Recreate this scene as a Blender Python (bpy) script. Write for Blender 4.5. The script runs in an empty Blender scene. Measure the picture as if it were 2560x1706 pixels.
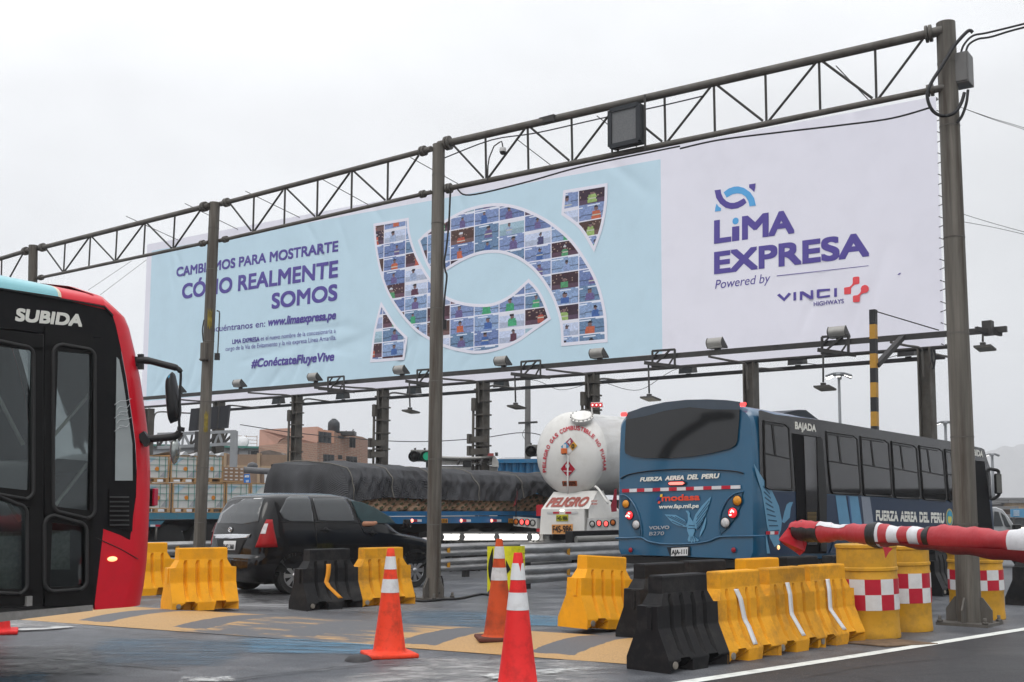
import bpy, bmesh, math, random
from mathutils import Vector, Matrix, Euler
random.seed(7)
SC = bpy.context.scene
COL = SC.collection
R = math.radians
# camera
W_PX, H_PX, F_PX = 2560.0, 1706.0, 2900.0
EYE = 1.53                       # eye height above the road
PITCH = R(6.0); ROLL = R(0.23)
PPY = 1265.5 - F_PX * math.tan(PITCH)      # principal point row (lens shift)
cam_d = bpy.data.cameras.new('camera'); cam = bpy.data.objects.new('camera', cam_d); COL.objects.link(cam)
cam_d.sensor_width = 36; cam_d.lens = 36 * F_PX / W_PX
cam_d.shift_y = (PPY - H_PX / 2) / W_PX
cam_d.clip_start = 0.1; cam_d.clip_end = 9000
CAM_R = Matrix.Rotation(math.pi / 2 + PITCH, 3, 'X') @ Matrix.Rotation(ROLL, 3, 'Z')
cam.matrix_world = Matrix.Translation((0, 0, EYE)) @ CAM_R.to_4x4()
SC.camera = cam
# world: a bright overcast
world = bpy.data.worlds.new('World'); SC.world = world; world.use_nodes = True
SUN_EL, SUN_AZ = R(52), R(200)   # azimuth clockwise from +Y: behind the camera, a little left
def build_world():
 nt = world.node_tree; nt.nodes.clear(); N = nt.nodes.new; L = nt.links.new
 out = N('ShaderNodeOutputWorld'); bg = N('ShaderNodeBackground'); bg.inputs['Strength'].default_value = 0.1
 sky = N('ShaderNodeTexSky'); sky.sky_type = 'NISHITA'; sky.sun_disc = False
 sky.sun_elevation = SUN_EL; sky.sun_rotation = SUN_AZ; sky.dust_density = 6; sky.air_density = 1.5
 tc = N('ShaderNodeTexCoord'); sep = N('ShaderNodeSeparateXYZ'); L(tc.outputs['Generated'], sep.inputs[0])
 ramp = N('ShaderNodeValToRGB'); L(sep.outputs['Z'], ramp.inputs[0])
 e = ramp.color_ramp.elements
 e[0].position = 0.0; e[0].color = (.26, .268, .285, 1)
 e[1].position = 1.0; e[1].color = (.74, .75, .77, 1)
 for p, c in ((.06, (.292, .299, .313)), (.17, (.325, .331, .342)), (.32, (.346, .350, .358)), (.55, (.50, .51, .52))):
  k = e.new(p); k.color = (*c, 1)
 # clouds: soft blotches, stretched towards the horizon
 mp = N('ShaderNodeMapping'); L(tc.outputs['Generated'], mp.inputs[0]); mp.inputs['Scale'].default_value = (2.2, 2.2, 5)
 nz = N('ShaderNodeTexNoise'); nz.inputs['Scale'].default_value = 1.3; nz.inputs['Detail'].default_value = 5; nz.inputs['Roughness'].default_value = .5
 L(mp.outputs[0], nz.inputs['Vector'])
 mr = N('ShaderNodeMapRange'); L(nz.outputs[0], mr.inputs[0]); mr.inputs[1].default_value = .3; mr.inputs[2].default_value = .7
 mr.inputs[3].default_value = 22.8; mr.inputs[4].default_value = 28.2
 # the east (right) side of the sky is a little darker, as in the photograph
 mx = N('ShaderNodeMapRange'); L(sep.outputs['X'], mx.inputs[0]); mx.inputs[1].default_value = .0; mx.inputs[2].default_value = .6
 mx.inputs[3].default_value = 1.02; mx.inputs[4].default_value = .85
 mm = N('ShaderNodeMath'); mm.operation = 'MULTIPLY'; L(mr.outputs[0], mm.inputs[0]); L(mx.outputs[0], mm.inputs[1])
 sc = N('ShaderNodeVectorMath'); sc.operation = 'SCALE'; L(ramp.outputs[0], sc.inputs[0]); L(mm.outputs[0], sc.inputs['Scale'])
 mix = N('ShaderNodeMix'); mix.data_type = 'RGBA'; mix.inputs[0].default_value = .93
 L(sky.outputs[0], mix.inputs[6]); L(sc.outputs[0], mix.inputs[7])
 L(mix.outputs[2], bg.inputs['Color']); L(bg.outputs[0], out.inputs[0])
build_world()
sun_d = bpy.data.lights.new('sun', 'SUN'); sun_d.energy = 0.7; sun_d.angle = R(25); sun_d.color = (1, .97, .93)
sun = bpy.data.objects.new('sun', sun_d); COL.objects.link(sun)
sun.rotation_euler = Vector((-math.sin(SUN_AZ) * math.cos(SUN_EL), -math.cos(SUN_AZ) * math.cos(SUN_EL), -math.sin(SUN_EL))).to_track_quat('-Z', 'Y').to_euler()
sun.location = (0, 0, 60)
SC.view_settings.view_transform = 'Standard'; SC.view_settings.look = 'None'; SC.view_settings.exposure = 0.17; SC.view_settings.gamma = 1
SC.render.engine = 'CYCLES'
SC.cycles.max_bounces = 8; SC.cycles.volume_bounces = 1; SC.cycles.transparent_max_bounces = 16
# measuring helpers (pixels of the 2560 x 1706 photograph)
def ray(px, py): return CAM_R @ Vector(((px - W_PX / 2) / F_PX, -(py - PPY) / F_PX, -1.0))
EYEV = Vector((0, 0, EYE))
def at(px, py, Y):
 d = ray(px, py); return EYEV + d * (Y / d.y)
def ground(px, py, z=0.0):
 d = ray(px, py); return EYEV + d * ((z - EYE) / d.z)
def on_plane(px, py, p0, n):
 d = ray(px, py); return EYEV + d * ((p0 - EYEV).dot(n) / d.dot(n))
def height_over(px, py, p):          # height on the vertical through p seen at row py
 d = ray(px, py); return EYE + d.z * (p.y / d.y)
def project(p):
 v = CAM_R.transposed() @ (Vector(p) - EYEV); return W_PX / 2 + F_PX * v.x / -v.z, PPY - F_PX * v.y / -v.z
# materials
def lin(r, g, b): return tuple((c / 255 / 12.92 if c / 255 <= .04045 else ((c / 255 + .055) / 1.055) ** 2.4) for c in (r, g, b))
MATS = {}
def M(name, col, rough=.5, metal=0, var=.12, scale=3, bump=0, bscale=60, spec=.3, coat=0, dirt=None, emit=0, stretch=(1, 1, 1), attr=None, rnd_=0):
 """Principled material with two scales of noise in its colour, optional dirt (colour, amount, scale) and bump."""
 if name in MATS: return MATS[name]
 m = bpy.data.materials.new(name); m.use_nodes = True; nt = m.node_tree; N = nt.nodes.new; L = nt.links.new
 b = nt.nodes['Principled BSDF']
 b.inputs['Roughness'].default_value = rough; b.inputs['Metallic'].default_value = metal
 b.inputs['Specular IOR Level'].default_value = spec; b.inputs['Coat Weight'].default_value = coat; b.inputs['Coat Roughness'].default_value = .06
 tc = N('ShaderNodeTexCoord'); mp = N('ShaderNodeMapping'); mp.inputs['Scale'].default_value = stretch; L(tc.outputs['Object'], mp.inputs[0])
 oi = N('ShaderNodeObjectInfo'); om = N('ShaderNodeVectorMath'); om.operation = 'MULTIPLY'; L(oi.outputs['Random'], om.inputs[0]); om.inputs[1].default_value = (37, 21, 53); L(om.outputs[0], mp.inputs['Location'])
 nz = N('ShaderNodeTexNoise'); nz.inputs['Scale'].default_value = scale; nz.inputs['Detail'].default_value = 8; nz.inputs['Roughness'].default_value = .62
 L(mp.outputs[0], nz.inputs['Vector'])
 mr = N('ShaderNodeMapRange'); mr.inputs[1].default_value = .25; mr.inputs[2].default_value = .75
 mr.inputs[3].default_value = 1 - var; mr.inputs[4].default_value = 1 + var; L(nz.outputs[0], mr.inputs[0])
 sc = N('ShaderNodeVectorMath'); sc.operation = 'SCALE'; L(mr.outputs[0], sc.inputs['Scale'])
 if attr:
  at_ = N('ShaderNodeVertexColor'); at_.layer_name = attr; L(at_.outputs[0], sc.inputs[0])
 else: sc.inputs[0].default_value = col
 if rnd_:
  rv = N('ShaderNodeMapRange'); L(oi.outputs['Random'], rv.inputs[0]); rv.inputs[3].default_value = 1 - rnd_; rv.inputs[4].default_value = 1 + rnd_ * .6; s2_ = N('ShaderNodeVectorMath'); s2_.operation = 'SCALE'; L(sc.outputs[0], s2_.inputs[0]); L(rv.outputs[0], s2_.inputs['Scale']); sc = s2_
 src = sc.outputs[0]
 if dirt:
  dcol, amt, ds = dirt
  n2 = N('ShaderNodeTexNoise'); n2.inputs['Scale'].default_value = ds; n2.inputs['Detail'].default_value = 10; n2.inputs['Roughness'].default_value = .7
  L(mp.outputs[0], n2.inputs['Vector'])
  r2 = N('ShaderNodeMapRange'); r2.inputs[1].default_value = .48; r2.inputs[2].default_value = .75; r2.inputs[3].default_value = 0; r2.inputs[4].default_value = amt
  L(n2.outputs[0], r2.inputs[0])
  mx = N('ShaderNodeMix'); mx.data_type = 'RGBA'; L(r2.outputs[0], mx.inputs[0]); L(src, mx.inputs[6]); mx.inputs[7].default_value = (*dcol, 1)
  src = mx.outputs[2]
  rr = N('ShaderNodeMapRange'); L(n2.outputs[0], rr.inputs[0]); rr.inputs[1].default_value = .35; rr.inputs[2].default_value = .75
  rr.inputs[3].default_value = rough; rr.inputs[4].default_value = min(1, rough + .35 * amt); L(rr.outputs[0], b.inputs['Roughness'])
 L(src, b.inputs['Base Color'])
 if emit:
  b.inputs['Emission Color'].default_value = (*col, 1); b.inputs['Emission Strength'].default_value = emit
 if bump:
  n3 = N('ShaderNodeTexNoise'); n3.inputs['Scale'].default_value = bscale; n3.inputs['Detail'].default_value = 4; L(mp.outputs[0], n3.inputs['Vector'])
  bp = N('ShaderNodeBump'); bp.inputs['Strength'].default_value = bump; bp.inputs['Distance'].default_value = .02
  L(n3.outputs[0], bp.inputs['Height']); L(bp.outputs[0], b.inputs['Normal'])
 MATS[name] = m; return m
def glass_mat(name, tint, trans=.6, rough=.02):
 if name in MATS: return MATS[name]
 m = bpy.data.materials.new(name); m.use_nodes = True; nt = m.node_tree; N = nt.nodes.new; L = nt.links.new
 nt.nodes.clear(); out = N('ShaderNodeOutputMaterial')
 tr = N('ShaderNodeBsdfTransparent'); tr.inputs[0].default_value = (*[c * trans for c in tint], 1)
 gl = N('ShaderNodeBsdfGlossy'); gl.inputs['Roughness'].default_value = rough; gl.inputs[0].default_value = (.95, .97, 1, 1)
 fr = N('ShaderNodeFresnel'); fr.inputs[0].default_value = 1.52
 nz = N('ShaderNodeTexNoise'); nz.inputs['Scale'].default_value = 1.5
 tc = N('ShaderNodeTexCoord'); L(tc.outputs['Object'], nz.inputs['Vector'])
 bp = N('ShaderNodeBump'); bp.inputs['Strength'].default_value = .08; bp.inputs['Distance'].default_value = .05; L(nz.outputs[0], bp.inputs['Height'])
 L(bp.outputs[0], gl.inputs['Normal'])
 mx = N('ShaderNodeMixShader'); L(fr.outputs[0], mx.inputs[0]); L(tr.outputs[0], mx.inputs[1]); L(gl.outputs[0], mx.inputs[2]); L(mx.outputs[0], out.inputs[0])
 MATS[name] = m; return m
# mesh builder
class MB:
 def __init__(s): s.bm = bmesh.new(); s.mi = 0
 def face(s, pts):
  vs = [s.bm.verts.new(p) for p in pts]
  try: f = s.bm.faces.new(vs); f.material_index = s.mi; return f
  except ValueError: return None
 def grid(s, rows, cu=False, cv=False, smooth=True):
  V = [[s.bm.verts.new(p) for p in r] for r in rows]
  n, k = len(V), len(V[0])
  for i in range(n if cv else n - 1):
   for j in range(k if cu else k - 1):
    a, b, c, d = V[i][j], V[i][(j + 1) % k], V[(i + 1) % n][(j + 1) % k], V[(i + 1) % n][j]
    q = []
    for v in (a, b, c, d):
     if all((v.co - w.co).length > 1e-7 for w in q): q.append(v)
    if len(q) >= 3:
     try: f = s.bm.faces.new(q); f.smooth = smooth; f.material_index = s.mi
     except ValueError: pass
  return V
 def cap(s, ring):
  try: f = s.bm.faces.new(ring); f.material_index = s.mi
  except ValueError: pass
 def box(s, c, d, rz=0, bev=0, M4=None):
  m = Matrix.Translation(c) @ Matrix.Rotation(rz, 4, 'Z') if M4 is None else M4
  r = bmesh.ops.create_cube(s.bm, size=1, matrix=m @ Matrix.Diagonal((*d, 1)))
  for f in {f for v in r['verts'] for f in v.link_faces}: f.material_index = s.mi
  if bev:
   es = {e for v in r['verts'] for e in v.link_edges}
   o = bmesh.ops.bevel(s.bm, geom=list(es), offset=bev, segments=2, affect='EDGES', profile=.5)
   for f in o['faces']: f.material_index = s.mi
  return s
 def bar(s, a, b, w, h=None, up=(0, 0, 1)):        # rectangular bar from a to b
  a, b = Vector(a), Vector(b); d = (b - a); l = d.length; x = d / l
  u = Vector(up)
  if abs(x.dot(u)) > .98: u = Vector((1, 0, 0))
  y = u.cross(x).normalized(); z = x.cross(y)
  m = Matrix((x, y, z)).transposed().to_4x4(); m.translation = (a + b) / 2
  return s.box(None, (l, w, h or w), M4=m)
 def cyl(s, a, b, r0, r1=None, n=16, caps=True):
  a, b = Vector(a), Vector(b); r1 = r0 if r1 is None else r1
  z = (b - a).normalized(); u = Vector((1, 0, 0)) if abs(z.x) < .9 else Vector((0, 1, 0))
  x = u.cross(z).normalized(); y = z.cross(x)
  ring = lambda p, r: [p + x * (r * math.cos(t)) + y * (r * math.sin(t)) for t in (2 * math.pi * i / n for i in range(n))]
  V = s.grid([ring(a, r0), ring(b, r1)], cu=True)
  if caps: s.cap(V[0][::-1]); s.cap(V[-1])
  return s
 def tube(s, pts, r, n=8):
  pts = [Vector(p) for p in pts]; rows = []
  ref = Vector((0, 0, 1))
  for i, p in enumerate(pts):
   t = (pts[min(i + 1, len(pts) - 1)] - pts[max(i - 1, 0)]).normalized()
   if abs(t.dot(ref)) > .95: ref = Vector((1, 0, 0)) if abs(t.x) < .9 else Vector((0, 1, 0))
   x = ref.cross(t).normalized(); y = t.cross(x); ref = y if abs(t.z) > .9 else ref
   rr = r[i] if isinstance(r, (list, tuple)) else r
   rows.append([p + x * (rr * math.cos(2 * math.pi * k / n)) + y * (rr * math.sin(2 * math.pi * k / n)) for k in range(n)])
  V = s.grid(rows, cu=True); s.cap(V[0][::-1]); s.cap(V[-1]); return s
 def lathe(s, prof, c=(0, 0, 0), n=28, m4=None):   # (radius, z) about Z
  c = Vector(c); m4 = m4 or Matrix.Identity(4)
  rows = [[m4 @ (c + Vector((r * math.cos(2 * math.pi * k / n), r * math.sin(2 * math.pi * k / n), z))) for k in range(n)] for r, z in prof]
  V = s.grid(rows, cu=True)
  if prof[0][0] > 1e-5: s.cap(V[0][::-1])
  if prof[-1][0] > 1e-5: s.cap(V[-1])
  return s
 def slab(s, poly, thick, smooth=False):            # poly: 3-D outline; thick: extrusion vector
  poly = [Vector(p) for p in poly]; t = Vector(thick)
  a = [s.bm.verts.new(p) for p in poly]; b = [s.bm.verts.new(p + t) for p in poly]; n = len(poly)
  for q in (a[::-1], b): s.cap(q)
  for i in range(n): s.cap([a[i], a[(i + 1) % n], b[(i + 1) % n], b[i]])
  return s
 def build(s, name, mat, parent=None, loc=None, smooth_angle=None, world=False):
  me = bpy.data.meshes.new(name)
  bmesh.ops.recalc_face_normals(s.bm, faces=s.bm.faces)
  s.bm.to_mesh(me); s.bm.free()
  for m in (mat if isinstance(mat, (list, tuple)) else [mat]): me.materials.append(m)
  if smooth_angle is not None:
   for p in me.polygons: p.use_smooth = True
   me.set_sharp_from_angle(angle=R(smooth_angle))
  o = bpy.data.objects.new(name, me); COL.objects.link(o)
  if loc is not None: o.location = loc
  if parent is not None:
   o.parent = parent
   if world:                                   # points were given in world space: bring the mesh into the parent's frame
    me.transform(parent_frame(parent).inverted())
  return o
def parent_frame(p):
 m = Matrix.Identity(4)
 while p is not None: m = p.matrix_basis @ m; p = p.parent
 return m
def tag(o, label=None, cat=None, group=None, kind=None):
 if label: o['label'] = label
 if cat: o['category'] = cat
 if group: o['group'] = group
 if kind: o['kind'] = kind
 return o
def empty(name, loc, label, cat, group=None, rz=0, rot=None):
 o = bpy.data.objects.new(name, None); COL.objects.link(o); o.empty_display_size = .3
 o.location = loc; o.rotation_euler = rot or (0, 0, rz)
 return tag(o, label, cat, group)
def copy_tree(o, parent=None):
 c = o.copy(); COL.objects.link(c)
 if parent is not None: c.parent = parent
 for ch in [x for x in bpy.data.objects if x.parent == o and x is not c]: copy_tree(ch, c)
 return c
def catmull(pts, n=6, closed=False):
 P = [Vector(p) for p in pts]; out = []; k = len(P)
 for i in range(k if closed else k - 1):
  g = (lambda j: P[j % k]) if closed else (lambda j: P[min(max(j, 0), k - 1)])
  p0, p1, p2, p3 = g(i - 1), g(i), g(i + 1), g(i + 2)
  for j in range(n):
   t = j / n
   out.append(.5 * ((2 * p1) + (p2 - p0) * t + (2 * p0 - 5 * p1 + 4 * p2 - p3) * t * t + (3 * p1 - p0 - 3 * p2 + p3) * t ** 3))
 if not closed: out.append(P[-1])
 return out
# lettering: flat letters, fitted between two baseline points
BFONT = None
def text_polys(body):
 cu = bpy.data.curves.new('lettering', 'FONT'); cu.body = body; cu.size = 1
 o = bpy.data.objects.new('lettering', cu); COL.objects.link(o)
 dg = bpy.context.evaluated_depsgraph_get(); me = bpy.data.meshes.new_from_object(o.evaluated_get(dg))
 vs = [v.co.copy() for v in me.vertices]; fs = [tuple(p.vertices) for p in me.polygons]
 bpy.data.objects.remove(o); bpy.data.curves.remove(cu); bpy.data.meshes.remove(me)
 return vs, fs
CAP = .7      # set below from the font itself
_v, _f = text_polys('E'); CAP = max(v.y for v in _v)
def text(name, body, p0, p1, cap, nrm, mat, parent=None, bold=0, slant=0, lift=.004, up=None, label=None):
 """Letters from p0 to p1 (world, along the baseline), capitals cap metres high, on a surface with normal nrm."""
 bold *= .85; vs, fs = text_polys(body)
 x0 = min(v.x for v in vs); x1 = max(v.x for v in vs)
 p0, p1, nrm = Vector(p0), Vector(p1), Vector(nrm).normalized()
 ex = (p1 - p0); wdt = ex.length; ex.normalize(); ey = Vector(up).normalized() if up else nrm.cross(ex).normalized()
 sy = cap / CAP; sx = (wdt - slant * cap) / (x1 - x0)
 if ' ' in body and parent is not None:            # one mesh per word
  words = body.split(' '); o = None
  for i, w in enumerate(words):
   if not w: continue
   pv = text_polys(' '.join(words[:i]) + '.')[0] if i else None; fvs = text_polys(' '.join(words[:i + 1]))[0]
   xr = max(v.x for v in fvs); wv = text_polys(w)[0]; xl = xr - (max(v.x for v in wv) - min(v.x for v in wv))
   a = p0 + ex * ((xl - x0) * sx); o = text(name, w, a, a + ex * ((xr - xl) * sx + slant * cap), cap, nrm, mat, parent, bold / .85, slant, lift, up)
  return o
 mb = MB(); k = 0
 offs = [(0, 0)] + ([(bold * x, bold * y) for x, y in ((1, 1), (1, 0), (1, -1), (0, -1), (-1, -1), (-1, 0), (-1, 1), (0, 1))] if bold else [])
 s_in = 1 - 2 * bold / CAP if bold else 1
 for ox, oy in offs:
  V = [mb.bm.verts.new(p0 + ex * ((v.x - x0) * sx + ox * sy + slant * v.y * sy) + ey * ((v.y * s_in + bold + oy) * sy) + nrm * (lift + k * .0004)) for v in vs]
  for f in fs:
   try: mb.bm.faces.new([V[i] for i in f])
   except ValueError: pass
  k += 1
 o = mb.build(name, mat, parent, world=parent is not None)
 return o
def plane_poly(name, pts, nrm, mat, parent, lift=.004, thick=.003):
 """A thin applied panel: world outline pts laid on a surface with normal nrm."""
 n = Vector(nrm).normalized(); mb = MB(); mb.slab([Vector(p) + n * lift for p in pts], n * thick)
 return mb.build(name, mat, parent, world=parent is not None)
# site frame: r = driving direction, g = along the gantry (to the right)
AZ = R(39.0); PHI = math.pi / 2 - AZ
RD = Vector((math.sin(AZ), math.cos(AZ), 0)); GR = Vector((math.cos(AZ), -math.sin(AZ), 0)); UP = Vector((0, 0, 1))
# ground material
def road_mat(name, base, light, amt, scale, stretch, rough, specks=.35):
 m = bpy.data.materials.new(name); m.use_nodes = True; nt = m.node_tree; N = nt.nodes.new; L = nt.links.new
 b = nt.nodes['Principled BSDF']; b.inputs['Specular IOR Level'].default_value = .22; tc = N('ShaderNodeTexCoord'); mp = N('ShaderNodeMapping'); L(tc.outputs['Object'], mp.inputs[0])
 mp.inputs['Rotation'].default_value = (0, 0, -PHI); mp.inputs['Scale'].default_value = stretch
 n1 = N('ShaderNodeTexNoise'); n1.inputs['Scale'].default_value = scale; n1.inputs['Detail'].default_value = 8; n1.inputs['Roughness'].default_value = .65; L(mp.outputs[0], n1.inputs['Vector'])
 r1 = N('ShaderNodeMapRange'); r1.inputs[1].default_value = .42; r1.inputs[2].default_value = .68; r1.inputs[3].default_value = 0; r1.inputs[4].default_value = amt; L(n1.outputs[0], r1.inputs[0])
 mx = N('ShaderNodeMix'); mx.data_type = 'RGBA'; mx.inputs[6].default_value = (*base, 1); mx.inputs[7].default_value = (*light, 1); L(r1.outputs[0], mx.inputs[0])
 n2 = N('ShaderNodeTexNoise'); n2.inputs['Scale'].default_value = 55; n2.inputs['Detail'].default_value = 3; L(tc.outputs['Object'], n2.inputs['Vector'])
 r2 = N('ShaderNodeMapRange'); r2.inputs[1].default_value = .3; r2.inputs[2].default_value = .72; r2.inputs[3].default_value = 1 - specks; r2.inputs[4].default_value = 1 + specks; L(n2.outputs[0], r2.inputs[0])
 n5 = N('ShaderNodeTexNoise'); n5.inputs['Scale'].default_value = 95; n5.inputs['Detail'].default_value = 1; L(tc.outputs['Object'], n5.inputs['Vector'])
 r5 = N('ShaderNodeMapRange'); r5.inputs[1].default_value = .68; r5.inputs[2].default_value = .74; r5.inputs[3].default_value = 0; r5.inputs[4].default_value = .55; L(n5.outputs[0], r5.inputs[0])
 m5 = N('ShaderNodeMix'); m5.data_type = 'RGBA'; L(r5.outputs[0], m5.inputs[0]); L(mx.outputs[2], m5.inputs[6]); m5.inputs[7].default_value = (.34, .33, .31, 1); mx = m5
 n6 = N('ShaderNodeTexNoise'); n6.inputs['Scale'].default_value = 5; n6.inputs['Detail'].default_value = 6; n6.inputs['Roughness'].default_value = .7; L(tc.outputs['Object'], n6.inputs['Vector'])
 r6 = N('ShaderNodeMath'); r6.operation = 'MULTIPLY_ADD'; L(n6.outputs[0], r6.inputs[0]); r6.inputs[1].default_value = .9; r6.inputs[2].default_value = .55; r7 = N('ShaderNodeMath'); r7.operation = 'MULTIPLY'; L(r6.outputs[0], r7.inputs[0]); L(r2.outputs[0], r7.inputs[1]); r2 = r7
 s = N('ShaderNodeVectorMath'); s.operation = 'SCALE'; L(mx.outputs[2], s.inputs[0]); L(r2.outputs[0], s.inputs['Scale'])
 # thin cracks
 vo = N('ShaderNodeTexVoronoi'); vo.feature = 'DISTANCE_TO_EDGE'; vo.inputs['Scale'].default_value = .28
 n4 = N('ShaderNodeTexNoise'); n4.inputs['Scale'].default_value = 1.6; n4.inputs['Detail'].default_value = 5; L(tc.outputs['Object'], n4.inputs['Vector'])
 ad = N('ShaderNodeMix'); ad.data_type = 'RGBA'; ad.inputs[0].default_value = .12; L(tc.outputs['Object'], ad.inputs[6]); L(n4.outputs[1], ad.inputs[7])
 L(ad.outputs[2], vo.inputs['Vector'])
 cr = N('ShaderNodeMapRange'); cr.inputs[1].default_value = 0; cr.inputs[2].default_value = .006; cr.inputs[3].default_value = .55; cr.inputs[4].default_value = 1; L(vo.outputs['Distance'], cr.inputs[0])
 s2 = N('ShaderNodeVectorMath'); s2.operation = 'SCALE'; L(s.outputs[0], s2.inputs[0]); L(cr.outputs[0], s2.inputs['Scale'])
 L(s2.outputs[0], b.inputs['Base Color'])
 rr = N('ShaderNodeMapRange'); L(n1.outputs[0], rr.inputs[0]); rr.inputs[1].default_value = .3; rr.inputs[2].default_value = .7; rr.inputs[3].default_value = rough - .14; rr.inputs[4].default_value = rough + .1
 L(rr.outputs[0], b.inputs['Roughness'])
 bp = N('ShaderNodeBump'); bp.inputs['Strength'].default_value = .35; bp.inputs['Distance'].default_value = .008; L(n2.outputs[0], bp.inputs['Height']); L(bp.outputs[0], b.inputs['Normal'])
 return m
def patch_mat(name, col, lo, hi, scale, stretch, rough=.6, rot=None, amt=.95):
 """Worn paint or other patch: noise eats it away towards the edges of its sheet (vertex alpha 'a')."""
 m = bpy.data.materials.new(name); m.use_nodes = True; nt = m.node_tree; N = nt.nodes.new; L = nt.links.new
 b = nt.nodes['Principled BSDF']; out = nt.nodes['Material Output']; b.inputs['Base Color'].default_value = (*col, 1); b.inputs['Roughness'].default_value = rough
 tc = N('ShaderNodeTexCoord'); mp = N('ShaderNodeMapping'); L(tc.outputs['Object'], mp.inputs[0]); mp.inputs['Rotation'].default_value = (0, 0, -(PHI if rot is None else rot)); mp.inputs['Scale'].default_value = stretch
 nz = N('ShaderNodeTexNoise'); nz.inputs['Scale'].default_value = scale; nz.inputs['Detail'].default_value = 9; nz.inputs['Roughness'].default_value = .7; L(mp.outputs[0], nz.inputs['Vector'])
 va = N('ShaderNodeVertexColor'); va.layer_name = 'a'
 ad = N('ShaderNodeMath'); ad.operation = 'ADD'; L(nz.outputs[0], ad.inputs[0]); sp = N('ShaderNodeSeparateColor'); L(va.outputs[0], sp.inputs[0]); sh = N('ShaderNodeMath'); sh.operation = 'MULTIPLY_ADD'; sh.inputs[1].default_value = .5; sh.inputs[2].default_value = -.5; L(sp.outputs[0], sh.inputs[0]); L(sh.outputs[0], ad.inputs[1])
 mr = N('ShaderNodeMapRange'); mr.inputs[1].default_value = lo; mr.inputs[2].default_value = hi; mr.inputs[4].default_value = amt; L(ad.outputs[0], mr.inputs[0])
 tr = N('ShaderNodeBsdfTransparent'); mx = N('ShaderNodeMixShader'); L(mr.outputs[0], mx.inputs[0]); L(tr.outputs[0], mx.inputs[1]); L(b.outputs[0], mx.inputs[2]); L(mx.outputs[0], out.inputs[0])
 return m
def patch(name, quad, mat, z, n=14, kind='structure'):
 """A sheet over four ground corners with alpha 'a' falling to -0.5 at the border."""
 P = [Vector((p.x, p.y, z)) for p in quad]
 mb = MB(); rows = [[P[0].lerp(P[1], i / n).lerp(P[3].lerp(P[2], i / n), j / n) for i in range(n + 1)] for j in range(n + 1)]
 mb.grid(rows, smooth=False); o = mb.build(name, mat)
 at_ = o.data.color_attributes.new('a', 'FLOAT_COLOR', 'POINT')
 for k in range((n + 1) ** 2):
  j, i = divmod(k, n + 1); e = min(i, n - i, j, n - j) / (n / 2); v = min(1, e * 2.2)
  at_.data[k].color = (v, v, v, 1)
 o['kind'] = kind; return o
ASPH = road_mat('worn_asphalt', (.066, .070, .079), (.16, .166, .175), .9, 1.6, (.7, 1, 1), .55, .5)
CONC = (.32, .315, .31)
mb = MB(); mb.face([(-2150, -300, 0), (2150, -300, 0), (2150, 2900, 0), (-2150, 2900, 0)]); g_ = mb.build('ground', ASPH); g_['kind'] = 'structure'
# the smooth dark lane at the right, with its white edge line
DARK = road_mat('dark_asphalt', (.024, .0245, .027), (.040, .040, .043), .8, .5, (.3, 1, 1), .6, .3)
edge = [ground(1640, 1714), ground(1850, 1682), ground(2150, 1636), ground(2560, 1571), ground(2900, 1522), ground(3300, 1474)]
ldir = (edge[-1] - edge[-2]).normalized()
edge = [edge[0] - (edge[1] - edge[0]).normalized() * 9] + edge + [edge[-1] + ldir * 40, edge[-1] + ldir * 200]
mb = MB(); right = Vector((math.cos(R(42)), -math.sin(R(42)), 0))
mb.grid([[Vector((p.x, p.y, .004)) for p in edge], [Vector((p.x, p.y, .004)) + right * 14 for p in edge]], smooth=False)
o = mb.build('road', DARK); o['kind'] = 'structure'
LINE = M('road_line_paint', (.68, .70, .66), .6, var=.1, scale=8, dirt=((.30, .30, .29), .8, 5))
mb = MB(); mb.grid([[Vector((p.x, p.y, .008)) for p in edge], [Vector((p.x, p.y, .008)) + right * .15 for p in edge]], smooth=False)
o = mb.build('road_line', LINE); o['kind'] = 'structure'
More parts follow.
